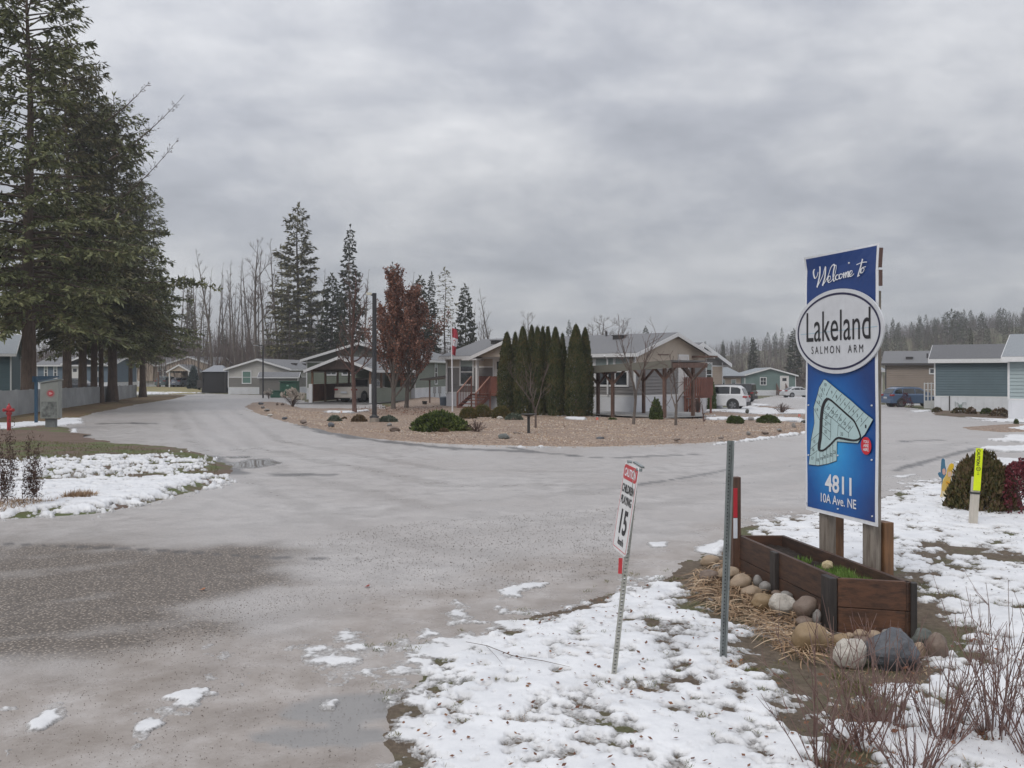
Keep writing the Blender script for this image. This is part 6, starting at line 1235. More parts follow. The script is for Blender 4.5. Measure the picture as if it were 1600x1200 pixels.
for k in range(4): x = .12 + k*.19; lbox(mb, fd, x, x+.12, 4.66, 4.69, -.3, .82)
mb.build('skirt_board', m_red, dk)
# timber carport in front of it
cp = empty('timber_carport', (5.6, 42, 0), 'brown timber carport with sloping grey roof edge in the gravel bed', 'carport')
posts = [(4.15, 43.2, 2.3), (4.72, 42.0, 2.32), (6.45, 43.9, 2.45), (6.80, 39.95, 2.55), (8.30, 41.1, 2.55)]
for x, y, h in posts: mb = MB(); mb.bar((x, y, -.1), (x, y, h), .13, .13, upv=(.7, .7, 0)); mb.build('post', m_tim, cp)
N_, R_, FL, LF = np.array([6.96, 39.2]), np.array([8.9, 40.9]), np.array([5.2, 44.7]), np.array([3.35, 42.9])
def slab(c, z, t): return [np.array([*q, zz+dz]) for dz in (0, t) for q, zz in zip(c, z)]
mb = MB(); v = slab((N_, R_, FL, LF), (2.60, 2.62, 2.36, 2.34), .06); mb.add(v, [(0,3,2,1),(4,5,6,7),(0,1,5,4),(1,2,6,5),(2,3,7,6),(3,0,4,7)]); rf = mb.build('roof', Mplain('corrugated_metal', (.20, .20, .20), .5, .6), cp)
def edge(a, za, b, zb_, h, t, nm, mt): mb = MB(); mb.bar(np.array([*a, za]), np.array([*b, zb_]), t, h); return mb.build(nm, mt, cp)
edge(N_, 2.50, LF, 2.24, .34, .06, 'fascia', Mplain('grey_green_fascia', (.15, .145, .12), .6)); edge(N_+[.02, .03], 2.44, R_, 2.46, .22, .06, 'fascia', m_tim); edge(LF, 2.22, FL, 2.25, .3, .06, 'fascia', m_tim)
for k in range(24):
    q = N_ + (R_-N_)*(k+.5)/24
mb = MB()
for k in range(20): q = N_ + (R_-N_)*(k+.5)/20; mb.bar(np.array([*q, 2.65]), np.array([*(q+(LF-N_)*.985), 2.39]), .05, .05)
mb.build('roof_ribs', m_dkt, rf)
for k in range(7): a = N_ + (LF-N_)*(k+.4)/7; b = R_ + (FL-R_)*(k+.4)/7; z = 2.53 - .26*(k+.4)/7; mb = MB(); mb.bar(np.array([*a, z]), np.array([*b, z]), .05, .14); mb.build('rafter', m_tim, cp)
for i in (0, 1, 3): 
    x, y, h = posts[i]
    for s in (-1, 1): mb = MB(); mb.bar((x, y, h-.75), (x + s*.72*-.707, y + s*.72*.707, h-.06 + .0), .06, .11); mb.build('brace', m_tim, cp)
for i in (2, 4):
    x, y, h = posts[i]
    for s in (-1, 1): mb = MB(); mb.bar((x, y, h-.75), (x + s*.72*-.707, y + s*.72*.707, h-.06), .06, .11); mb.build('brace', m_tim, cp)
for i in (3, 4):
    x, y, h = posts[i]; s = 1 if i == 3 else -1; mb = MB(); mb.bar((x, y, h-.7), (x + s*.5, y + s*.5, h-.06), .06, .11); mb.build('brace', m_tim, cp)
mb = MB(); v = slab(([3.5, 43.6], [6.9, 39.9], [8.9, 41.3], [9.6, 45], [5.4, 47.5]), (.105,)*5, .03); mb.add(v, [(5, 6, 7, 8, 9), (0, 4, 3, 2, 1)] + [(i, (i+1) % 5, (i+1) % 5+5, i+5) for i in range(5)]); tag(mb.build('carport_pad', M('concrete', (.30, .295, .285), .8, .2, 3)), kind='structure')
# --- green house with carport
AG = R(80)
gh, fg, rg_ = house('green_house', 'sage green house with the gable over an open carport and pickup', (-7.75, 71.4, 0), AG, 17, 9.1, .86, 3.22, 4.5, w_green, w_dkgreen, 3.0, m_roof, wins=(('end0', 5.2, 2.0, .8, .55, 'slider'), ('end0', 6.6, 2.0, .8, .55, 'slider'), ('front', 6.1, 1.2, .7, 1.9, 'sash'), ('end0', 2.6, .9, .95, 2.0, 'door')), ohx=.5)
fc = Fr((-9.75, 61.5, 0), AG); ca = empty('gable_carport', tuple(fc(0, 2.1, 0)), 'gabled timber carport sheltering the silver pickup', 'carport'); gable_roof(fc, 9.6, 4.2, 2.42, 3.2, .45, .09, ca, m_roof, m_trim, .35)
mb = MB(); v = [fc(x, y, z) for x in (0, .08) for y, z in ((-.2, 2.36), (4.4, 2.36), (2.1, 3.16))]; mb.add(v, [(0,1,2),(5,4,3),(0,1,4,3),(1,2,5,4),(2,0,3,5)]); mb.build('gable_panel', Mwood('dark_brown_gable', (.085, .055, .045), (.04, .028, .022)), ca)
for y in (0, 4.2):
    mb = MB(); mb.bar(fc(0, y, 2.3), fc(9.6, y, 2.3), .10, .2); mb.build('beam', m_tim, ca)
    for k in range(4 if y else 5): mb = MB(); mb.bar(fc(k*2.4 + .05, y, -.1), fc(k*2.4 + .05, y, 2.2), .14, .14); mb.build('post', Mwood('amber_timber', (.20, .105, .055), (.08, .045, .028)), ca)
m_cf = Mwood('orange_brown_fence', (.19, .075, .038), (.07, .03, .02)); mb = MB(); lbox(mb, fc, .1, 9.4, 4.27, 4.31, .12, 1.33); mb.build('side_boarding', m_cf, ca)
mb = MB(); lbox(mb, fc, -.12, .0, 4.15, 4.4, 0, 1.35); mb.build('white_end_post', m_trim, ca); mb = MB(); lbox(mb, fc, -.12, 0, -.12, .02, -.1, 1.35); mb.build('white_end_post', m_trim, ca)
mb = MB(); lbox(mb, fc, .1, 9.3, -.14, -.09, .05, 1.05); mb.build('side_boarding', w_green, ca)
mb = MB(); v = [fc(x, y, z) for z in (.01, .05) for x, y in ((-1.8, -.4), (10, -.4), (10, 4.6), (-1.8, 4.9))]; mb.add(v, [(0,3,2,1),(4,5,6,7),(0,1,5,4),(1,2,6,5),(2,3,7,6),(3,0,4,7)])
tag(mb.build('driveway', M('dark_driveway', (.14, .135, .13), .6, .3, 2)), kind='structure')
# lean-to between the two houses, pot, bin
sh = empty('lean_to', tuple(at(672, 640, 54)*[1, 1, 0]), 'small dark lean-to roof on posts at the left end of the grey beige house', 'shelter')
a = G(671.5, 632); mb = MB(); mb.bar(a, up(a, 1.62), .10, .10); mb.build('post', m_tim, sh); b = fm(-.3, 1.0, 0); mb = MB(); mb.bar(up(a, 1.66) - np.array([.25, 0, 0]), b*[1, 1, 0] + [0, 0, 1.95], .9, .10); mb.build('roof', m_dkt, sh)
def lathing(name, p, prof, mat, label, cat, n=20, group=None, org=None): mb = MB(); mb.lathe(prof, p, n); return tag(mb.build(name, mat, org=tuple(p), smooth=False), label, cat, group)
lathing('plant_pot', G(663.5, 634), [(.0, 0), (.12, 0), (.16, .26), (.175, .26), (.175, .30), (.15, .30), (.14, .27), (0, .27)], Mplain('black_plastic', (.02, .02, .022), .5), 'black plastic plant pot beside the lean-to post', 'plant pot')
p = G(693.5, 636); mb = MB(); mb.lathe([(0, 0), (.22, 0), (.27, .58), (0, .58)], p, 16); bn = tag(mb.build('bin', Mplain('blue_grey_plastic', (.09, .12, .16), .5), org=tuple(p)), 'blue grey bin at the left corner of the grey beige house', 'bin'); mb = MB(); mb.lathe([(0, .582), (.29, .582), (.27, .64), (0, .66)], p, 16); mb.build('lid', Mplain('grey_lid', (.2, .24, .28), .5), bn)
for x, lab in ((682, 'left'), (690, 'right')):
    p = at(x-3, 606, 64); p[2] = .9; mb = MB(); mb.box(p, (.22, .12, .5)); mb.lathe([(0, -.5), (.05, -.5), (.05, -.2), (0, -.2)], p, 8); tag(mb.build('utility_meter', Mplain('meter_grey', (.2, .21, .22), .5)), 'small grey utility meter on white skirting of the green house, %s one of two' % ('nearer' if x == 682 else 'further'), 'meter')
# --- light grey house and its shed
lg, fl, rl = house('light_grey_house', 'light grey house with taupe lower wall and one gable window', (-22.6, 90.8, 0), R(80), 13, 6.6, .62, 2.56, 3.50, w_taupe, w_light, 1.68, m_roof, wins=(('end0', 4.15, 1.1, .85, 1.15, 'sash', m_trim, Mplain('green_glass', (.14, .23, .20), .15)),), vents=((4, 1.2), (7, 1.2), (9.5, 1.2), (11.5, 1.2)), fh=.16)
fs = Fr((-24.4, 86.5, 0), R(8)); sd_ = empty('garden_shed', tuple(fs(1.8, 0, 0)), 'taupe garden shed with grey roof in front of the light grey house', 'shed')
mb = MB(); lbox(mb, fs, 0, 3.6, 0, 2.4, -.1, 1.72); mb.build('wall', w_taupe, sd_); v = [fs(x, y, z) for x in (.01, 3.59) for y, z in ((.01, 1.7), (2.39, 1.7), (1.2, 2.12))]; mb = MB(); mb.add(v, [(0,1,2),(5,4,3),(0,1,4,3),(1,2,5,4),(2,0,3,5)]); mb.build('gable', w_taupe, sd_); gable_roof(fs, 3.6, 2.4, 1.72, 2.15, .15, .06, sd_, m_roof, m_trim, .15, .10)
mb = MB(); mb.bar(fs(3.65, -.05, 0), fs(3.65, -.05, 1.7), .07); mb.build('corner_trim', m_trim, sd_)
# green utility boxes
m_gb = M('utility_green', (.035, .115, .075), .5, .15, 4)
p = G(450, 622); gb = empty('green_cabinet', (p[0], 78.0, 0), 'large dark green dumpster behind the hydrangea', 'dumpster'); mb = MB(); x0, x1 = (437-800)/FPX*78, (463.5-800)/FPX*78; mb.box(((x0+x1)/2, 78.5, .75), (x1-x0, 1.0, 1.2)); mb.build('body', m_gb, gb, bevel=.03)
mb = MB(); mb.box(((x0+x1)/2, 78.45, 1.385), (x1-x0+.08, 1.15, .06)); mb.build('lid', m_gb, gb); mb = MB(); mb.box(((x0+x1)/2-.05, 77.985, 1.02), (.18, .01, .12)); mb.build('decal', Mplain('pale_decal', (.3, .5, .42), .5), gb)
for k in (-.6, .6): mb = MB(); mb.box(((x0+x1)/2+k, 78.5, .08), (.12, .9, .16)); mb.build('foot', m_dkt, gb)
p = G(430, 621.5); tb = empty('transformer_box', tuple(p), 'low green transformer box left of the hydrangea', 'utility box'); mb = MB(); mb.box((p[0], p[1]+.4, .28), (.85, .75, .56)); mb.build('body', m_gb, tb, bevel=.03); mb = MB(); mb.bar((p[0], p[1]-.02, .60), (p[0], p[1]+.8, .60), .92, .05); mb.build('lid', m_gb, tb)
# thin dark pole in front of the light grey house, and the grove pole
def pole(name, px, base, top, r0, r1, mat, label, cat, parts=None):
    b = G(px, base); H = (base-top)*b[1]/FPX; root = empty(name, tuple(b), label, cat); mb = MB(); mb.tube([b - [0, 0, .2], up(b, H)], [r0, r1], 12); mb.build('pole', mat, root); return root, b, H
m_pole = M('black_painted_pole', (.030, .030, .034), .5, .2, 6)
pr, b, H = pole('lamp_post', 411, 622, 540, .07, .06, m_pole, 'thin dark street lamp pole in front of the light grey house', 'lamp post'); mb = MB(); mb.bar(up(b, H), up(b, H) + np.array([-.5, 0, .05]), .08, .06); mb.build('arm', m_pole, pr); mb = MB(); mb.box(up(b, H) + np.array([-.6, 0, .02]), (.4, .18, .08)); mb.build('lamp_head', Mplain('lamp_grey', (.3, .3, .3), .5), pr)
pr, b, H = pole('lamp_post', 585, 664, 458, .10, .085, m_pole, 'tall black lamp post on a concrete foot in the gravel bed', 'lamp post')
mb = MB(); mb.lathe([(0, -.1), (.20, -.1), (.20, .28), (.18, .30), (0, .30)], b, 20); mb.build('concrete_foot', M('rough_concrete', (.27, .235, .20), .9, .25, 8), pr); mb = MB(); mb.box(b + [0, 0, .33], (.34, .34, .05)); mb.lathe([(0, .35), (.14, .35), (.11, .42), (0, .42)], b, 14); mb.build('base_plate', m_pole, pr)
mb = MB(); mb.bar(up(b, H-.12), up(b, H-.06) + np.array([-.14, -.05, 0]), .06); mb.build('arm', m_pole, pr); mb = MB(); mb.box(up(b, H-.03) + np.array([-.20, -.06, 0]), (.20, .14, .09)); mb.build('lamp_head', Mplain('lamp_lens', (.62, .60, .50), .3), pr)
# flagpole
b = G(707, 646); H = (646-500)*b[1]/FPX; fp = empty('flagpole', tuple(b), 'white flagpole behind the big juniper', 'flagpole'); mb = MB(); mb.tube([b-[0, 0, .1], up(b, H*.6)+np.array([-.03, 0, 0]), up(b, H)+np.array([-.07, 0, 0])], [.04, .032, .022], 12); mb.build('pole', Mplain('pole_white', (.72, .72, .74), .35), fp); mb = MB(); q = up(b, H)+np.array([-.07, 0, .03]); mb.lathe([(0, -.04), (.03, -.03), (.04, 0), (.03, .03), (0, .04)], q, 10); mb.build('finial', Mplain('finial', (.6, .6, .6), .3), fp)
fx0 = b[0]-.05; zt_ = EYE + (HY-512)/FPX*b[1]; zb_ = EYE + (HY-553.5)/FPX*b[1]
def flagf(u, v): return np.array([fx0 + .03 + u*.30*(.8+.2*math.sin(v*5)) , b[1] + .11*math.sin(u*7 + v*3), zt_ + (zb_-zt_)*v - .10*u])
def fpatch(u0, u1, v0, v1, nm, mat, par, off=0):
    mb = MB(); us = np.linspace(u0, u1, 12); vs = np.linspace(v0, v1, 14); v = [flagf(a, c) + np.array([0, -off, 0]) for c in vs for a in us]; mb.add(v, [(i*12+j, i*12+j+1, (i+1)*12+j+1, (i+1)*12+j) for i in range(13) for j in range(11)]); return mb.build(nm, mat, par, smooth=True)
m_fr = Mplain('flag_red', (.42, .045, .065), .7); m_fw = Mplain('flag_white', (.70, .70, .73), .7)
fo = fpatch(0, 1, .36, .66, 'flag', m_fw, None); fo.location = (0, 0, 0); tag(fo, 'red and white maple leaf flag hanging limp on the white pole', 'flag')
fpatch(0, 1, 0, .36, 'red_band', m_fr, fo); fpatch(0, 1, .66, 1, 'red_band', m_fr, fo)
mb = MB(); leaf = [(0, -.5), (.05, -.2), (.35, -.25), (.28, -.1), (.5, .1), (.38, .14), (.40, .3), (.22, .22), (.16, .15), (.2, .4), (.1, .36), (0, .55)]; leaf = leaf + [(-x, y) for x, y in leaf[-2:0:-1]]
mb.prism(leaf, lambda u, v: flagf(.45+u*.6, .51-v*.20) - np.array([0, .012, 0]), lambda u, v: flagf(.45+u*.6, .51-v*.20) - np.array([0, .008, 0])); mb.build('maple_leaf', m_fr, fo)
# bird bath, solar light
p = G(826, 681); mb = MB(); mb.lathe([(0, 0), (.16, 0), (.15, .04), (.05, .08), (.045, .62), (.06, .66), (0, .66)], p, 18); bb_ = tag(mb.build('bird_bath', Mplain('dark_bronze', (.035, .035, .035), .45), org=tuple(p)), 'black bird bath on a thin pedestal in the gravel', 'bird bath'); mb = MB(); mb.lathe([(0, .64), (.12, .66), (.26, .72), (.265, .735), (.24, .735), (.1, .69), (0, .685)], p, 24); mb.build('bowl', Mplain('dark_bronze', (.035, .035, .035), .45), bb_)
for px, base, top, lab in ((711, 678, 652, 'thin solar garden light in front of the big juniper'), (533.5, 657, 642, 'small pale solar light above the green mound')):
    p = G(px, base); H = (base-top)*p[1]/FPX; mb = MB(); mb.tube([p, up(p, H-.08)], .009, 6); s_ = tag(mb.build('solar_light', Mplain('stake_grey', (.3, .33, .33), .5), org=tuple(p)), lab, 'garden light'); mb = MB(); mb.lathe([(0, H-.1), (.03, H-.1), (.045, H-.02), (.03, H), (0, H)], p, 10); mb.build('lamp_head', Mplain('pale_orange', (.72, .52, .42), .4), s_)
for px, base, lab in ((933, 667, 'tiny red and white marker stake in the gravel under the cedars'), (1249, 661, 'tiny orange marker stake at the right tip of the gravel bed')):
    p = G(px, base); mb = MB(); mb.tube([p, up(p, .34)], .008, 6); s_ = tag(mb.build('marker_stake', m_fw, org=tuple(p)), lab, 'marker'); mb = MB(); mb.box(up(p, .32), (.09, .012, .10)); mb.build('flag', Mplain('marker_red', (.62, .14, .10), .6), s_)
# rocks in the gravel bed
for k, (px, base, w, h, mt, lab) in enumerate(((407, 634.5, 9, 4, r_blu, 'flat dark rock at the far left tip of the bed'), (410, 641, 7, 5, r_gry, 'small grey rock, second along the left edge of the bed'), (416, 645.5, 14, 4.5, r_gry, 'flat pale rock, third along the left edge of the bed'), (421, 653.5, 10, 4, r_wht, 'pale rock, fourth along the left edge of the bed'),
     (444, 658.5, 10, 4.5, r_blu, 'blue grey rock, fifth along the left edge of the bed'), (472.6, 665, 16, 6, r_brn, 'dark long rock near the left curve of the bed'), (516.6, 671.5, 12, 8.5, r_blu, 'round blue grey rock left of the lamp post'), (616, 679, 20, 9, r_brn, 'brown rock right of the lamp post'), (608, 671, 12, 7, r_gry, 'grey rock behind the brown one right of the lamp post'),
     (433, 636, 5, 6, r_brn, 'upright brown stone left of the hydrangea'), (441, 636, 6, 5, r_brn, 'low brown stone beside the hydrangea'), (787, 691, 28, 8.5, r_grn, 'cluster like green grey rock at the front edge of the bed'), (808, 682, 17, 3, r_brn, 'flat brown rock beside the bird bath foot'), (781, 658.5, 12, 5, r_wht, 'pale flat rock under the right round shrub'),
     (848, 652, 11, 4, r_wht, 'pale slanted rock at the foot of the cedars'), (938, 692, 16, 5, r_blu, 'dark flat rock at the front edge below the last cedar'), (1058, 693, 12, 4, r_brn, 'low rock at the front edge below the V shaped tree'), (1128, 690, 14, 3.5, r_brn, 'thin flat rock above the galvanized post'), (1170, 684, 7, 6.5, r_gry, 'small grey rock right of the galvanized post'),
     (1197, 682, 14, 4, r_brn, 'long low brown rock near the right tip of the bed'), (1218.5, 678, 12, 5, r_gry, 'grey rock near the right tip of the bed'), (1241, 673, 8, 9, r_gry, 'upright speckled rock near the right tip of the bed'), (1257, 664, 10, 5, r_grn, 'green grey rock by the sign edge'), (1174, 661.5, 15, 7, r_gry, 'long grey stone between the two green domes'), (1168, 651, 7, 7, r_grn, 'small mossy stone in the snow behind the green domes'), (742, 690, 8, 3, r_brn, 'tiny brown stone at the bed edge below the twiggy shrub'), (1523, 650, 11, 6, r_brn, 'dark stone among the tufts of the white skirting'))):
    p = G(px, base); s = p[1]/FPX; zz = .085 if 383 < px < 1262 and base > 630 else .03
    rock('rock', (p[0], p[1]+w*s*.3, zz + h*s*.42), w/2*s, w*.36*s, h*.58*s, mt, k, .1, 60+k, .5, lab, 'rock', 'rocks in the gravel beds', 2)
# ================================================================ remaining houses
house('craftsman_house', 'beige craftsman house with trussed gable behind the red deck', (10.2 - 12*.74, 58.4 + 12*.67, -.15), AM, 12, 7.0, .75, 3.0, 4.25, w_tan, w_grey, 2.75, m_roof, wins=(('end1', 4.4, 1.4, 1.0, 1.5, 'sash'), ('end1', 1.4, 1.4, 1.0, 1.5, 'sash')), oh=.45, ohx=.5, fh=.22)
ch = bpy.data.objects['craftsman_house']; f = Fr((10.2 - 12*.74, 58.4 + 12*.67, -.15), AM)
mb = MB()
for y0, y1, z0, z1 in ((1.2, 5.8, 3.45, 3.45), (2.1, 2.9, 3.5, 4.0), (4.9, 4.1, 3.5, 4.0), (3.5, 3.5, 3.5, 4.15)): mb.bar(f(12.5, y0, z0), f(12.5, y1, z1), .10, .12)
mb.build('gable_truss', m_trim, ch)
house('hipped_far_house', 'far house with pale blue grey roof behind the jeep', (16.8, 94.0, -.9), R(40), 12, 8, .5, 2.75, 4.4, w_tan, w_tan, None, m_roofl, wins=(('front', 8.2, 1.2, .7, 1.0, 'sash'), ('front', 6.2, 1.2, .7, 1.0, 'sash'), ('front', 10.2, 1.2, .7, 1.0, 'sash')), trim=m_dkt)
TB = G(1161, 617.5); TC = G(1241, 617.5)
house('teal_house', 'teal green house with white door and wooden steps at the far right road', (TC[0], TC[1]-.6, TC[2]), R(82), 16, TC[0]-TB[0]-.3, .70, 2.95, 3.98, w_teal, None, None, m_roofl, wins=(('end0', 4.2, 1.55, .75, 1.0, 'grid'), ('end0', 1.05, .75, 1.05, 2.0, 'door'), ('front', 2.2, 1.3, .8, 1.2, 'sash')), vents=((2.5, 1.6), (5, 1.6), (7.5, 1.6), (10, 1.6)), deep=.8)
ft = Fr((TC[0], TC[1]-.6, TC[2]), R(-8)); stairs('wooden_steps', 'brown wooden steps climbing to the white door of the teal house', Fr(ft(-2.7, -.1, 0), R(-8)), 0, 1.3, 0, 2.2, .74, 5, m_tim, m_tim)
p = at(1460.5, 600, 60.8)
house('blue_grey_house', 'blue grey lap sided house with white skirting right of the sign', (p[0], 60.8, -.42), R(-29), 7.5, 7.0, .93, 3.50, 4.45, w_blue, None, None, m_roofd, deep=.5, fh=.26)
bg = bpy.data.objects['blue_grey_house']; fb = Fr((p[0], 60.8, -.42), R(-29))
mb = MB(); mb.bar(fb(.9, -.06, -.1), fb(.9, -.06, .98), .05); mb.build('downspout', m_dkt, bg)
mb = MB(); mb.tube([fb(1.25, -.1, .0), fb(1.25, -.1, .62), fb(1.42, -.1, .5), fb(1.5, -.1, .3), fb(1.6, -.1, .3), fb(1.7, -.1, .55), fb(1.9, -.1, .55), fb(1.9, -.1, .35)], .022, 6); mb.box(fb(1.55, -.1, .32), (.16, .1, .2)); mb.build('gas_meter', Mplain('meter_green_grey', (.28, .34, .32), .5), bg)
p = G(1576, 654.5); house('pale_blue_house', 'pale blue grey house cut by the right edge', (p[0], p[1], -.12), R(-34), 12, 7.5, .98, 3.03, 4.1, w_pale, None, None, m_roofl, fh=.22, oh=.4, ohx=.25)
p = at(1384, 600, 80); house('brown_house', 'brown lap sided house behind the blue car', (p[0], p[1], -.75), R(-26), 13, 7, .45, 3.75, 4.8, w_brown, None, None, m_roof, trim=m_dkt, wins=(('front', 3.6, 2.85, .75, .35, 'none', m_trim),), vents=((1.9, 1.0),))
bh = bpy.data.objects['brown_house']; fb = Fr((p[0], p[1], -.75), R(-26)); mb = MB(); mb.tube([fb(3.35, 1.2, 4.0), fb(3.35, 1.2, 4.6)], .08, 8); mb.build('pipe', m_dkt, bh)
p = at(1356, 600, 88); house('red_trimmed_house', 'barely visible house end with red brown wall behind the sign post', (p[0]-2.2, p[1], -.9), R(1), 3.6, 7, .4, 3.3, 4.1, Msiding('maroon_lap', (.13, .04, .035), .2), None, None, m_roofl)
# tan house far left
TA = at(187, 604, 136); ta, ft_, rt_ = house('tan_house', 'long tan house with white trimmed gables and a car porch beyond the lawn', (TA[0], 137, .0), R(-3), 14.2, 8, .95, 3.35, 4.55, w_tan, None, None, m_roof, wins=(('front', 1.6, 1.7, .55, 1.2, 'sash'), ('front', 3.0, 1.7, .5, 1.2, 'sash'), ('front', 5.6, 1.7, .6, 1.25, 'sash'), ('front', 6.5, 1.7, .6, 1.25, 'sash'), ('front', 8.6, 1.2, .7, 1.6, 'sash'), ('front', 12.6, 1.3, .7, 1.7, 'sash'), ('front', 13.3, 1.3, .5, 1.7, 'sash')))
for (px, w, ez, apex, out, nm) in ((312-19, 6.6, 3.5, 4.6, 1.2, 'right_gable'), (224, 2.3, 3.45, 4.2, .8, 'small_gable')):
    x = (px-800)/FPX*135.5; f2 = Fr((x + w/2, 137-out, 0), R(90)); gable_roof(f2, 4, w, ez, apex, .3, .09, ta, m_roof, m_trim, .1, .2); mb = MB(); v = [f2(a, y, z) for a in (.05, 1.2) for y, z in ((0, .9), (w, .9), (w, ez), (w/2, apex-.02), (0, ez))]; mb.add(v, [(0,1,2,3,4), (9,8,7,6,5)] + [(i, (i+1) % 5, (i+1) % 5+5, i+5) for i in range(5)]); mb.build(nm, w_tan, ta)
x = (283.5-800)/FPX*131; f2 = Fr((x + 1.5, 130, 0), R(90)); gable_roof(f2, 6, 3.0, 2.45, 3.3, .3, .09, ta, m_roof, m_trim, .1, .2); mb = MB(); v = [f2(a, y, z) for a in (.02, .15) for y, z in ((0, 2.4), (3, 2.4), (1.5, 3.25))]; mb.add(v, [(0,1,2),(5,4,3),(0,1,4,3),(1,2,5,4),(2,0,3,5)]); mb.build('porch_gable', w_tan, ta)
for y in (.1, 2.9): mb = MB(); mb.bar(f2(.1, y, 0), f2(.1, y, 2.4), .16); mb.build('porch_post', m_trim, ta)
px_ = (247.5-800)/FPX*131; mb = MB(); mb.bar((px_, 131, 0), (px_, 131, 2.3), .2); mb.build('porch_post', m_tim, ta)
p = at(185.2, 565.6, 134.8); mb = MB(); mb.lathe([(0, -.10), (.08, -.08), (.11, 0), (.08, .08), (0, .10)], p, 12); mb.build('porch_lamp', Mplain('warm_lamp', (1, .85, .55), .5, 0, 9.0), ta)
# blue and teal houses behind the fence
house('blue_house', 'slate blue house with white windows and door glimpsed between fir trunks', (at(58, 600, 112)[0], 112, 0), R(-2), 9.4, 7, .9, 3.15, 4.1, w_slate, None, None, m_roof, wins=(('front', 1.0, 1.5, .28, 1.4, 'sash'), ('front', 2.2, 1.5, .3, 1.4, 'sash'), ('front', 4.4, 1.0, .85, 1.9, 'door'), ('front', 7.4, 1.7, .3, .5, 'none')))
bl = bpy.data.objects['blue_house']; f2 = Fr((at(58, 600, 112)[0] + 8.6, 111.2, 0), R(88)); gable_roof(f2, 3, 5.0, 3.3, 4.25, .3, .09, bl, m_roof, m_trim, .1, .2)
house('teal_lap_house', 'deep teal lap sided house wall behind the fence at the left edge', (-46.8, 59.8, 0), R(24), 11.7, 7, .4, 3.55, 4.9, w_dteal, None, None, m_roofl)
# dark shelter and trailer by the light grey house
x0, x1 = (316-800)/FPX*96, (351-800)/FPX*96; fz = Fr((x0, 96, 0), R(4)); sb = empty('black_gazebo', tuple(fz(1.2, 0, 0)), 'black mesh walled gazebo with grey metal roof left of the light grey house', 'gazebo')
mb = MB(); lbox(mb, fz, .05, x1-x0, .05, 3, 0, 2.25); mb.build('mesh_wall', m_blk, sb)
mb = MB(); a = [fz(-.1, -.1, 2.25), fz(x1-x0+.1, -.1, 2.25), fz(x1-x0+.1, 3.1, 2.25), fz(-.1, 3.1, 2.25), fz((x1-x0)*.35, 1.5, 2.95), fz((x1-x0)*.75, 1.5, 2.95)]; mb.add(a, [(0,1,5,4),(1,2,5),(2,3,4,5),(3,0,4),(0,3,2,1)]); mb.build('roof', Mplain('grey_metal_roof', (.23, .24, .26), .5), sb)
for x in (0, x1-x0): mb = MB(); mb.bar(fz(x, 0, 0), fz(x, 0, 2.25), .1); mb.build('post', m_dkt, sb)
p = G(312.5, 609.5); tr = empty('dark_trailer', tuple(p), 'low dark utility trailer beside the black gazebo', 'trailer'); mb = MB(); mb.box((p[0], p[1]+1, .75), (.75, 2, .9)); mb.build('box', m_dkt, tr)
for s in (-1, 1): mb = MB(); mb.tube([(p[0]+s*.30, p[1]+.8, .3), (p[0]+s*.45, p[1]+.8, .3)], .3, 14); mb.build('wheel', Mplain('tyre_rubber', (.02, .02, .02), .8), tr)
# panel fence on the left
m_fence = M('grey_fence_panel', (.29, .30, .305), .7, .22, .8, (1, 1, 1)); fA = np.array([-19.0, 30.0]); fB = np.array([-23.3, 40.8]); fC = np.array([-31.9, 76.0])
fe = empty('panel_fence', (*fB, 0), 'long pale grey panel fence behind the fir trunks', 'fence')
pts = [fA + (fB-fA)*t for t in np.linspace(0, 1, 6)[:-1]] + [fB + (fC-fB)*t for t in np.linspace(0, 1, 16)]
for k, (a, b) in enumerate(zip(pts[:-1], pts[1:])):
    mb = MB(); za = 1.36 - .28*k/20; mb.bar(np.array([*a, za/2-.05]), np.array([*b, za/2-.06]), .05, za+.1); mb.build('panel', m_fence, fe)
for k, a in enumerate(pts): mb = MB(); mb.bar((*a, -.1), (*a, 1.39 - .28*k/20), .09, .09); mb.build('post', m_fence if k < len(pts)-1 else m_dkt, fe)
# mail cabinet
b = G(76, 671); s = b[1]/FPX; mc = empty('mail_cabinet', tuple(b), 'grey community mailbox cabinet with round red logo on a pedestal', 'mailbox'); m_mail = M('mail_grey', (.235, .245, .225), .5, .12, 3); m_mp = M('mail_picture', (.16, .17, .16), .5, .7, 5)
rz_ = R(8); fmc = Fr((b[0]-.38, b[1], 0), rz_)
mb = MB(); lhex(mb, [fmc(x, y, z) for x in (0, .76) for y in (0, .5) for z in (.42, 1.78 if x == 0 else 1.90)]); bd = mb.build('cabinet', m_mail, mc, bevel=.01)
mb = MB(); lhex(mb, [fmc(x, y, z) for x in (-.04, .80) for y in (-.04, .54) for z in ((1.79, 1.83) if x < 0 else (1.915, 1.955))]); mb.build('top_cap', m_mail, mc)
mb = MB(); lbox(mb, fmc, .18, .58, .1, .42, -.1, .42); mb.build('pedestal', M('mail_dark_grey', (.17, .18, .18), .5), mc)
mb = MB(); lbox(mb, fmc, .06, .70, -.006, -.001, .48, 1.08); mb.build('picture_panel', m_mp, bd)
mb = MB(); P = ell(.44, 1.40, .13, .115, 24); mb.prism(P, lambda u, v: fmc(u, -.007, v), lambda u, v: fmc(u, -.003, v)); lo = mb.build('round_logo', Mplain('post_red', (.42, .05, .06), .5), bd)
mb = MB(); P = [(.37, 1.335), (.37, 1.465), (.41, 1.44), (.41, 1.46), (.53, 1.40), (.41, 1.34), (.41, 1.36)]; mb.prism(P, lambda u, v: fmc(u, -.013, v), lambda u, v: fmc(u, -.009, v)); mb.build('logo_mark', Mplain('logo_pink', (.60, .30, .30), .5), lo)
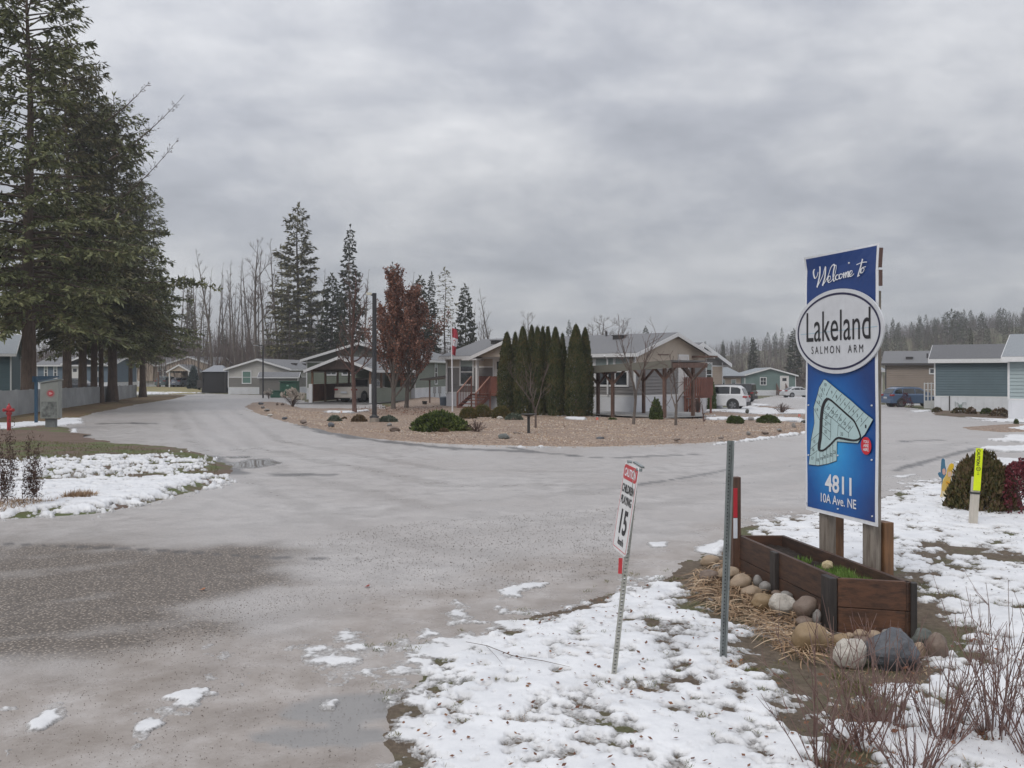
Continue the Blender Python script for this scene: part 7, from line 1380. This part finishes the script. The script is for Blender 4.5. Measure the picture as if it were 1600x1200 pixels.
mb = MB(); n = 28; v = [fmc(.44 + r*math.cos(t), -.006, 1.40 + r*.9*math.sin(t)) for r in (.175, .15) for t in np.arange(n)*2*math.pi/n]; mb.add(v, [(i, (i+1) % n, n+(i+1) % n, n+i) for i in range(n)]); mb.build('logo_ring', Mplain('post_ring', (.36, .15, .15), .5), bd)
mc.scale = (.84, .84, .96)
# dark blue shelter edge behind it
bs = empty('blue_shelter', tuple(at(56, 640, 37)*[1, 1, 0]), 'dark blue beam and post structure behind the mailbox cabinet', 'shelter'); m_bs = Mplain('dark_blue_paint', (.018, .055, .095), .6); mb = MB(); mb.bar(at(56.5, 600, 37)*[1, 1, 0], at(56.5, 589, 37), .10, .10); mb.build('post', m_bs, bs)
mb = MB(); A = at(54.5, 588, 37); B = at(83, 587.5, 38); v = [A + [0, -.2, 0], B, A + [0, -.2, -.24], B + [0, 0, -.05]]; v = v + [q + np.array([0, .5, 0]) for q in v]; mb.add(v, [(0,1,3,2),(4,6,7,5),(0,4,5,1),(2,3,7,6),(0,2,6,4),(1,5,7,3)]); mb.build('roof_beam', m_bs, bs)
# hydrant
b = G(14, 676); m_hyd = M('hydrant_red', (.40, .035, .04), .45, .2, 6); hy = empty('fire_hydrant', tuple(b), 'slim red fire hydrant on the lawn at the left', 'fire hydrant')
mb = MB(); mb.lathe([(0, -.1), (.085, -.1), (.085, .05), (.065, .06), (.065, .62), (.10, .64), (.10, .70), (.08, .72), (.08, .88), (.07, .93), (.03, .97), (0, .97)], b, 18); mb.build('barrel', m_hyd, hy); mb = MB(); mb.lathe([(0, .965), (.028, .965), (.028, 1.03), (0, 1.03)], b, 5); mb.build('operating_nut', m_hyd, hy)
for d_ in ((1, -.3), (-.6, -1)): d_ = np.array([*d_, 0.]); d_ /= np.linalg.norm(d_); mb = MB(); q = up(b, .80); mb.tube([q + d_*.05, q + d_*.15], .05, 12); mb.tube([q + d_*.15, q + d_*.20], .062, 12); mb.build('nozzle', m_hyd, hy)
# white lattice fence by the blue grey house
b = G(1444, 637.5); lf = empty('lattice_fence', tuple(b), 'white slatted privacy screen left of the blue grey house', 'fence'); w = (1461-1443.5)*b[1]/FPX; H = 39.5*b[1]/FPX
mb = MB(); mb.box((b[0]+w/2, b[1], b[2]+.26), (w, .05, .60)); mb.build('solid_panel', m_trim, lf)
for k in range(4): mb = MB(); mb.box((b[0]+w*(.03+k*.31), b[1], b[2]+H/2), (.07, .06, H)); mb.build('slat', m_trim, lf)
for z in (.97, .72, .47): mb = MB(); mb.box((b[0]+w/2, b[1]+.045, b[2]+H*z), (w, .02, .06)); mb.build('rail', m_trim, lf)
# ================================================================ vehicles
m_gls = Mglass('car_glass', (.012, .014, .016)); m_tyre = Mplain('tyre_rubber', (.02, .02, .02), .8) if 'tyre_rubber' not in _mc else _mc['tyre_rubber']; m_rim = Mplain('alloy_rim', (.25, .25, .26), .35, .8); m_tail = Mplain('tail_lamp', (.30, .03, .03), .2); m_pl = Mplain('black_plastic_trim', (.03, .03, .032), .6); m_lamp = Mplain('head_lamp', (.55, .56, .58), .15)
PROFS = { # (x from rear 0 to nose 1, z) lower body top line, roof line
 'suv': dict(L=4.85, W=1.92, H=1.72, belt=[(0, .55), (.02, .98), (.05, 1.08), (.30, 1.10), (.66, 1.06), (.72, 1.02), (.95, .86), (1.0, .66), (1.0, .40)], cab=[(.035, 1.07), (.075, 1.50), (.12, 1.66), (.30, 1.72), (.52, 1.69), (.60, 1.60), (.735, 1.03)], rw=.19, fw=.81, wr=.37),
 'jeep': dict(L=4.3, W=1.85, H=1.85, belt=[(0, .55), (.0, 1.08), (.04, 1.12), (.66, 1.12), (.70, 1.08), (.95, 1.02), (1.0, .92), (1.0, .50)], cab=[(.02, 1.10), (.03, 1.78), (.06, 1.85), (.58, 1.82), (.61, 1.76), (.69, 1.10)], rw=.17, fw=.83, wr=.41),
 'sedan': dict(L=4.6, W=1.80, H=1.44, belt=[(0, .50), (.02, .88), (.06, .98), (.22, 1.0), (.66, .94), (.95, .74), (1.0, .58), (1.0, .36)], cab=[(.10, .98), (.26, 1.36), (.40, 1.44), (.54, 1.42), (.72, .94)], rw=.20, fw=.80, wr=.32),
 'hatch': dict(L=4.4, W=1.80, H=1.55, belt=[(0, .50), (.01, .92), (.04, 1.0), (.66, .98), (.94, .78), (1.0, .60), (1.0, .36)], cab=[(.02, .99), (.09, 1.42), (.16, 1.52), (.40, 1.55), (.54, 1.50), (.72, .97)], rw=.18, fw=.81, wr=.33),
 'pickup': dict(L=5.2, W=1.90, H=1.78, belt=[(0, .58), (.0, 1.08), (.01, 1.12), (.70, 1.12), (.74, 1.08), (.96, .98), (1.0, .80), (1.0, .50)], cab=[(.36, 1.10), (.39, 1.66), (.43, 1.75), (.58, 1.76), (.64, 1.70), (.73, 1.10)], rw=.22, fw=.81, wr=.38)}
def vehicle(name, kind, p, ang, mat, label, cat='car', sc=1.0, group=None, glass=None):
    """ang: heading of the nose"""
    K = PROFS[kind]; L, W = K['L']*sc, K['W']*sc; f = Fr(p, ang); root = empty(name, tuple(f.p), label, cat, group)
    def X(t): return (t-.5)*L
    # body loft across the width
    under = [(1.0, .28), (0.0, .30)]; prof = K['belt'] + under
    def ringy(y, ins, dz): return [f(X(.5 + (t-.5)*(1-ins)), y, (z*sc if z > .5 else z*sc + dz)) for t, z in prof]
    mb = MB(); st = [(-W/2, .035, .05, .97), (-W/2*.96, .008, .0, 1.0), (-W/2*.55, 0, 0, 1.015), (W/2*.55, 0, 0, 1.015), (W/2*.96, .008, 0, 1.0), (W/2, .035, .05, .97)]
    n = len(prof); v = []
    for y, ins, dz, zs in st: v += [f(X(.5+(t-.5)*(1-ins)), y, z*sc*(zs if z > .8 else 1) + dz*(1 if z < .5 else -0)) for t, z in prof]
    fcs = []
    for i in range(len(st)-1):
        for j in range(n): k = (j+1) % n; fcs.append((i*n+j, i*n+k, (i+1)*n+k, (i+1)*n+j))
    fcs += [tuple(range(n)), tuple(range(len(v)-1, len(v)-1-n, -1))]; mb.add(v, fcs); body = mb.build('body', mat, root, bevel=.03)
    cab = K['cab']; mb = MB(); n = len(cab); v = []
    for y, top in ((-1, 0), (-.5, 1), (.5, 1), (1, 0)):
        for t, z in cab:
            zz = (z - cab[0][1])/(K['H'] - cab[0][1]); wy = W/2*(.93 - .17*max(zz, 0)); yy = y*wy if abs(y) == 1 else y*wy*1.5; v.append(f(X(t), yy, z*sc + (.0 if abs(y) == 1 else .025*max(zz, 0))))
    fcs = []
    for i in range(3):
        for j in range(n-1): fcs.append((i*n+j, i*n+j+1, (i+1)*n+j+1, (i+1)*n+j))
    fcs += [tuple(range(n)), tuple(range(len(v)-1, len(v)-1-n, -1))]; mb.add(v, fcs); mb.build('cabin', mat, root, bevel=.02)
    # side glass: inset polygon split by pillars
    z0 = cab[0][1]; xs = np.array([c[0] for c in cab]); zs = np.array([c[1] for c in cab]); zlo = z0 + .06; 
    def top(t): return np.interp(t, xs, zs) - .10
    ta, tb = cab[0][0] + .045, cab[-1][0] - .035; cuts = [ta, ta + (tb-ta)*.24, ta + (tb-ta)*.60, tb] if kind != 'pickup' else [ta, ta+(tb-ta)*.35, tb]
    for s in (-1, 1):
        for a, b in zip(cuts[:-1], cuts[1:]):
            T = np.linspace(a+.008, b-.008, 7); pts = [(t, zlo) for t in T if top(t) > zlo+.0] + [(t, max(top(t), zlo+.01)) for t in T[::-1] if top(t) > zlo+.0]
            if len(pts) < 6: continue
            def sidep(t, z, o): zz = (z-z0)/(K['H']-z0); return f(X(t), s*(W/2*(.93-.17*max(zz, 0)) + o), z*sc)
            mb = MB(); mb.prism([(q[0], q[1]) for q in pts], lambda t, z: sidep(t, z, -.02), lambda t, z: sidep(t, z, .008)); mb.build('side_window', glass or m_gls, body)
    def quad(t0, zq0, t1, zq1, inset, off, nm, mt=None):
        mb = MB(); d = np.array([t1-t0, zq1-zq0]); d = d/np.linalg.norm(d); P = []
        for (t, z) in ((t0, zq0), (t1, zq1)):
            zz = (z-z0)/(K['H']-z0); wy = W/2*(.93-.17*max(zz, 0))*inset
            for y in (-wy, wy):
                for o in (0, off): P.append(f(X(t) + (o if t0 > .5 else -o)*1.0, y, z*sc + abs(o)*.35))
        lhex(mb, P); mb.build(nm, mt or glass or m_gls, body)
    (a0, b0_), (a1, b1) = cab[0], cab[1] if kind != 'hatch' else cab[1]
    quad(a0 + (a1-a0)*.12, b0_ + (b1-b0_)*.12, a0 + (a1-a0)*.97, b0_ + (b1-b0_)*.97, .86, .03, 'rear_window'); (a0, b0_), (a1, b1) = cab[-1], cab[-2]
    quad(a0 + (a1-a0)*.10, b0_ + (b1-b0_)*.10, a0 + (a1-a0)*.95, b0_ + (b1-b0_)*.95, .88, .03, 'windscreen')
    for t in (K['rw'], K['fw']):
        for s in (-1, 1):
            r = K['wr']*sc; c = f(X(t), s*(W/2-.11), r); mb = MB(); ax_ = f.n*s
            mb.tube([f(X(t), s*(W/2-.30), r+.03), f(X(t), s*(W/2+.004), r+.03)], r*1.16, 28); mb.build('wheel_arch', m_pl, body)
            mb = MB(); mb.tube([c - ax_*.12, c + ax_*.125, c + ax_*.13], [r, r, r*.93], 26); wh = mb.build('wheel', m_tyre, root); mb = MB(); mb.tube([c + ax_*.12, c + ax_*.135], r*.66, 20)
            mb.build('rim', m_rim if kind != 'suv' else Mplain('dark_rim', (.08, .085, .09), .4, .6), wh)
            mb = MB()
            for k in range(5): th = k*1.2566; mb.bar(c + ax_*.138, c + ax_*.138 + (f.a*math.cos(th) + np.array([0, 0, math.sin(th)]))*r*.60, .07*sc, .012, upv=ax_)
            mb.build('spokes', m_rim, wh)
    for s in (-1, 1):
        mb = MB(); lbox(mb, f, X(.0)-.01, X(.055), *sorted((s*W/2*.62, s*(W/2+.006))), .86*sc, 1.0*sc); mb.build('tail_light', m_tail, root, bevel=.02)
        mb = MB(); lbox(mb, f, X(.95), X(1.0)+.008, *sorted((s*W/2*.6, s*(W/2*.97))), .66*sc, .78*sc); mb.build('headlight', m_lamp, root, bevel=.02)
        mb = MB(); lbox(mb, f, X(.655), X(.68), *sorted((s*W/2*.92, s*(W/2+.14))), 1.02*sc, 1.15*sc); mb.build('mirror', mat, root, bevel=.02)
    mb = MB(); lbox(mb, f, X(-.012), X(.05), -W/2*.93, W/2*.93, .32*sc, .58*sc); mb.build('rear_bumper', m_pl if kind in ('suv', 'jeep') else mat, root, bevel=.03); mb = MB(); lbox(mb, f, X(.96), X(1.012), -W/2*.93, W/2*.93, .32*sc, .56*sc); mb.build('front_bumper', m_pl if kind == 'suv' else mat, root, bevel=.03)
    mb = MB(); lbox(mb, f, X(-.018), X(-.011), -.26, .26, .66*sc, .80*sc); mb.build('number_plate', Mplain('plate_pale', (.5, .52, .55), .4), root)
    if kind in ('suv', 'hatch'):
        for s in (-1, 1): mb = MB(); mb.bar(f(X(.14), s*W/2*.66, (K['H']+.03)*sc), f(X(.52), s*W/2*.66, (K['H']+.02)*sc), .04, .04); mb.build('roof_rail', m_rim, root)
    return root
def cp_(n, c, r=.3): m = Mplain(n, c, r); m.node_tree.nodes['Principled BSDF'].inputs['Coat Weight'].default_value = .5; return m
p = G(1150, 640.5); vehicle('parked_suv', 'suv', (p[0]-1.45, p[1]+.6, p[2]), R(157), cp_('paint_white', (.62, .62, .63)), 'white suv parked beside the red deck, rear facing right')
p = G(1168, 628); vehicle('parked_jeep', 'jeep', (p[0]-1.1, p[1]+1, p[2]), R(150), cp_('paint_black', (.012, .012, .014)), 'black boxy off roader parked behind the white suv', glass=m_gls)
sw = bpy.data.objects['parked_jeep']; p = at(1427, 600, 71.5); vehicle('parked_car', 'hatch', (p[0], p[1], float(gz(p[0], p[1]))), R(4), cp_('paint_blue', (.06, .105, .19)), 'blue crossover parked between brown house and lattice screen', sc=1.02)
p = G(1247, 621); vehicle('parked_car', 'sedan', (p[0], p[1], p[2]), R(12), cp_('paint_silver', (.50, .51, .52)), 'silver white sedan parked by the teal house', sc=.95)
p = G(1236, 617.5); vehicle('parked_car', 'sedan', (p[0], p[1]+1, p[2]), R(8), cp_('paint_darkgrey', (.05, .055, .06)), 'dark grey sedan just behind the silver white one', sc=1.0)
vehicle('pickup_truck', 'pickup', tuple(fc(3.3, 1.5, .06)), R(64), cp_('paint_champagne', (.50, .465, .42)), 'silver beige pickup parked under the gable carport', 'pickup', sc=.95)
p = at(260, 602, 133); vehicle('parked_car', 'hatch', (p[0], 134, .02), R(75), cp_('paint_teal', (.07, .11, .12)), 'dark teal car left of the white porch post'); p = at(281, 602, 133); vehicle('parked_car', 'sedan', (p[0], 134, .02), R(80), cp_('paint_bluegrey', (.13, .15, .20)), 'blue grey car under the small porch gable')
p = at(126, 602, 92); vehicle('parked_car', 'hatch', (p[0], 92, .0), R(5), cp_('paint_dark', (.03, .035, .045)), 'dark car glimpsed between the fir trunks behind the fence')
# ================================================================ air
if HAZE > 0:
    mb = MB(); mb.box((60, 480, 52), (1700, 1000, 108)); hz = mb.build('haze', None or bpy.data.materials.new('haze_air'))
    m = hz.data.materials[0]; m.use_nodes = True; nt = m.node_tree; nt.nodes.clear(); o_ = nt.nodes.new('ShaderNodeOutputMaterial'); v_ = nt.nodes.new('ShaderNodeVolumePrincipled'); v_.inputs['Density'].default_value = HAZE; v_.inputs['Color'].default_value = (.88, .91, .96, 1); v_.inputs['Anisotropy'].default_value = .2; nt.links.new(v_.outputs[0], o_.inputs['Volume'])
    tag(hz, 'thin grey winter haze', kind='stuff'); SC.cycles.volume_bounces = 1
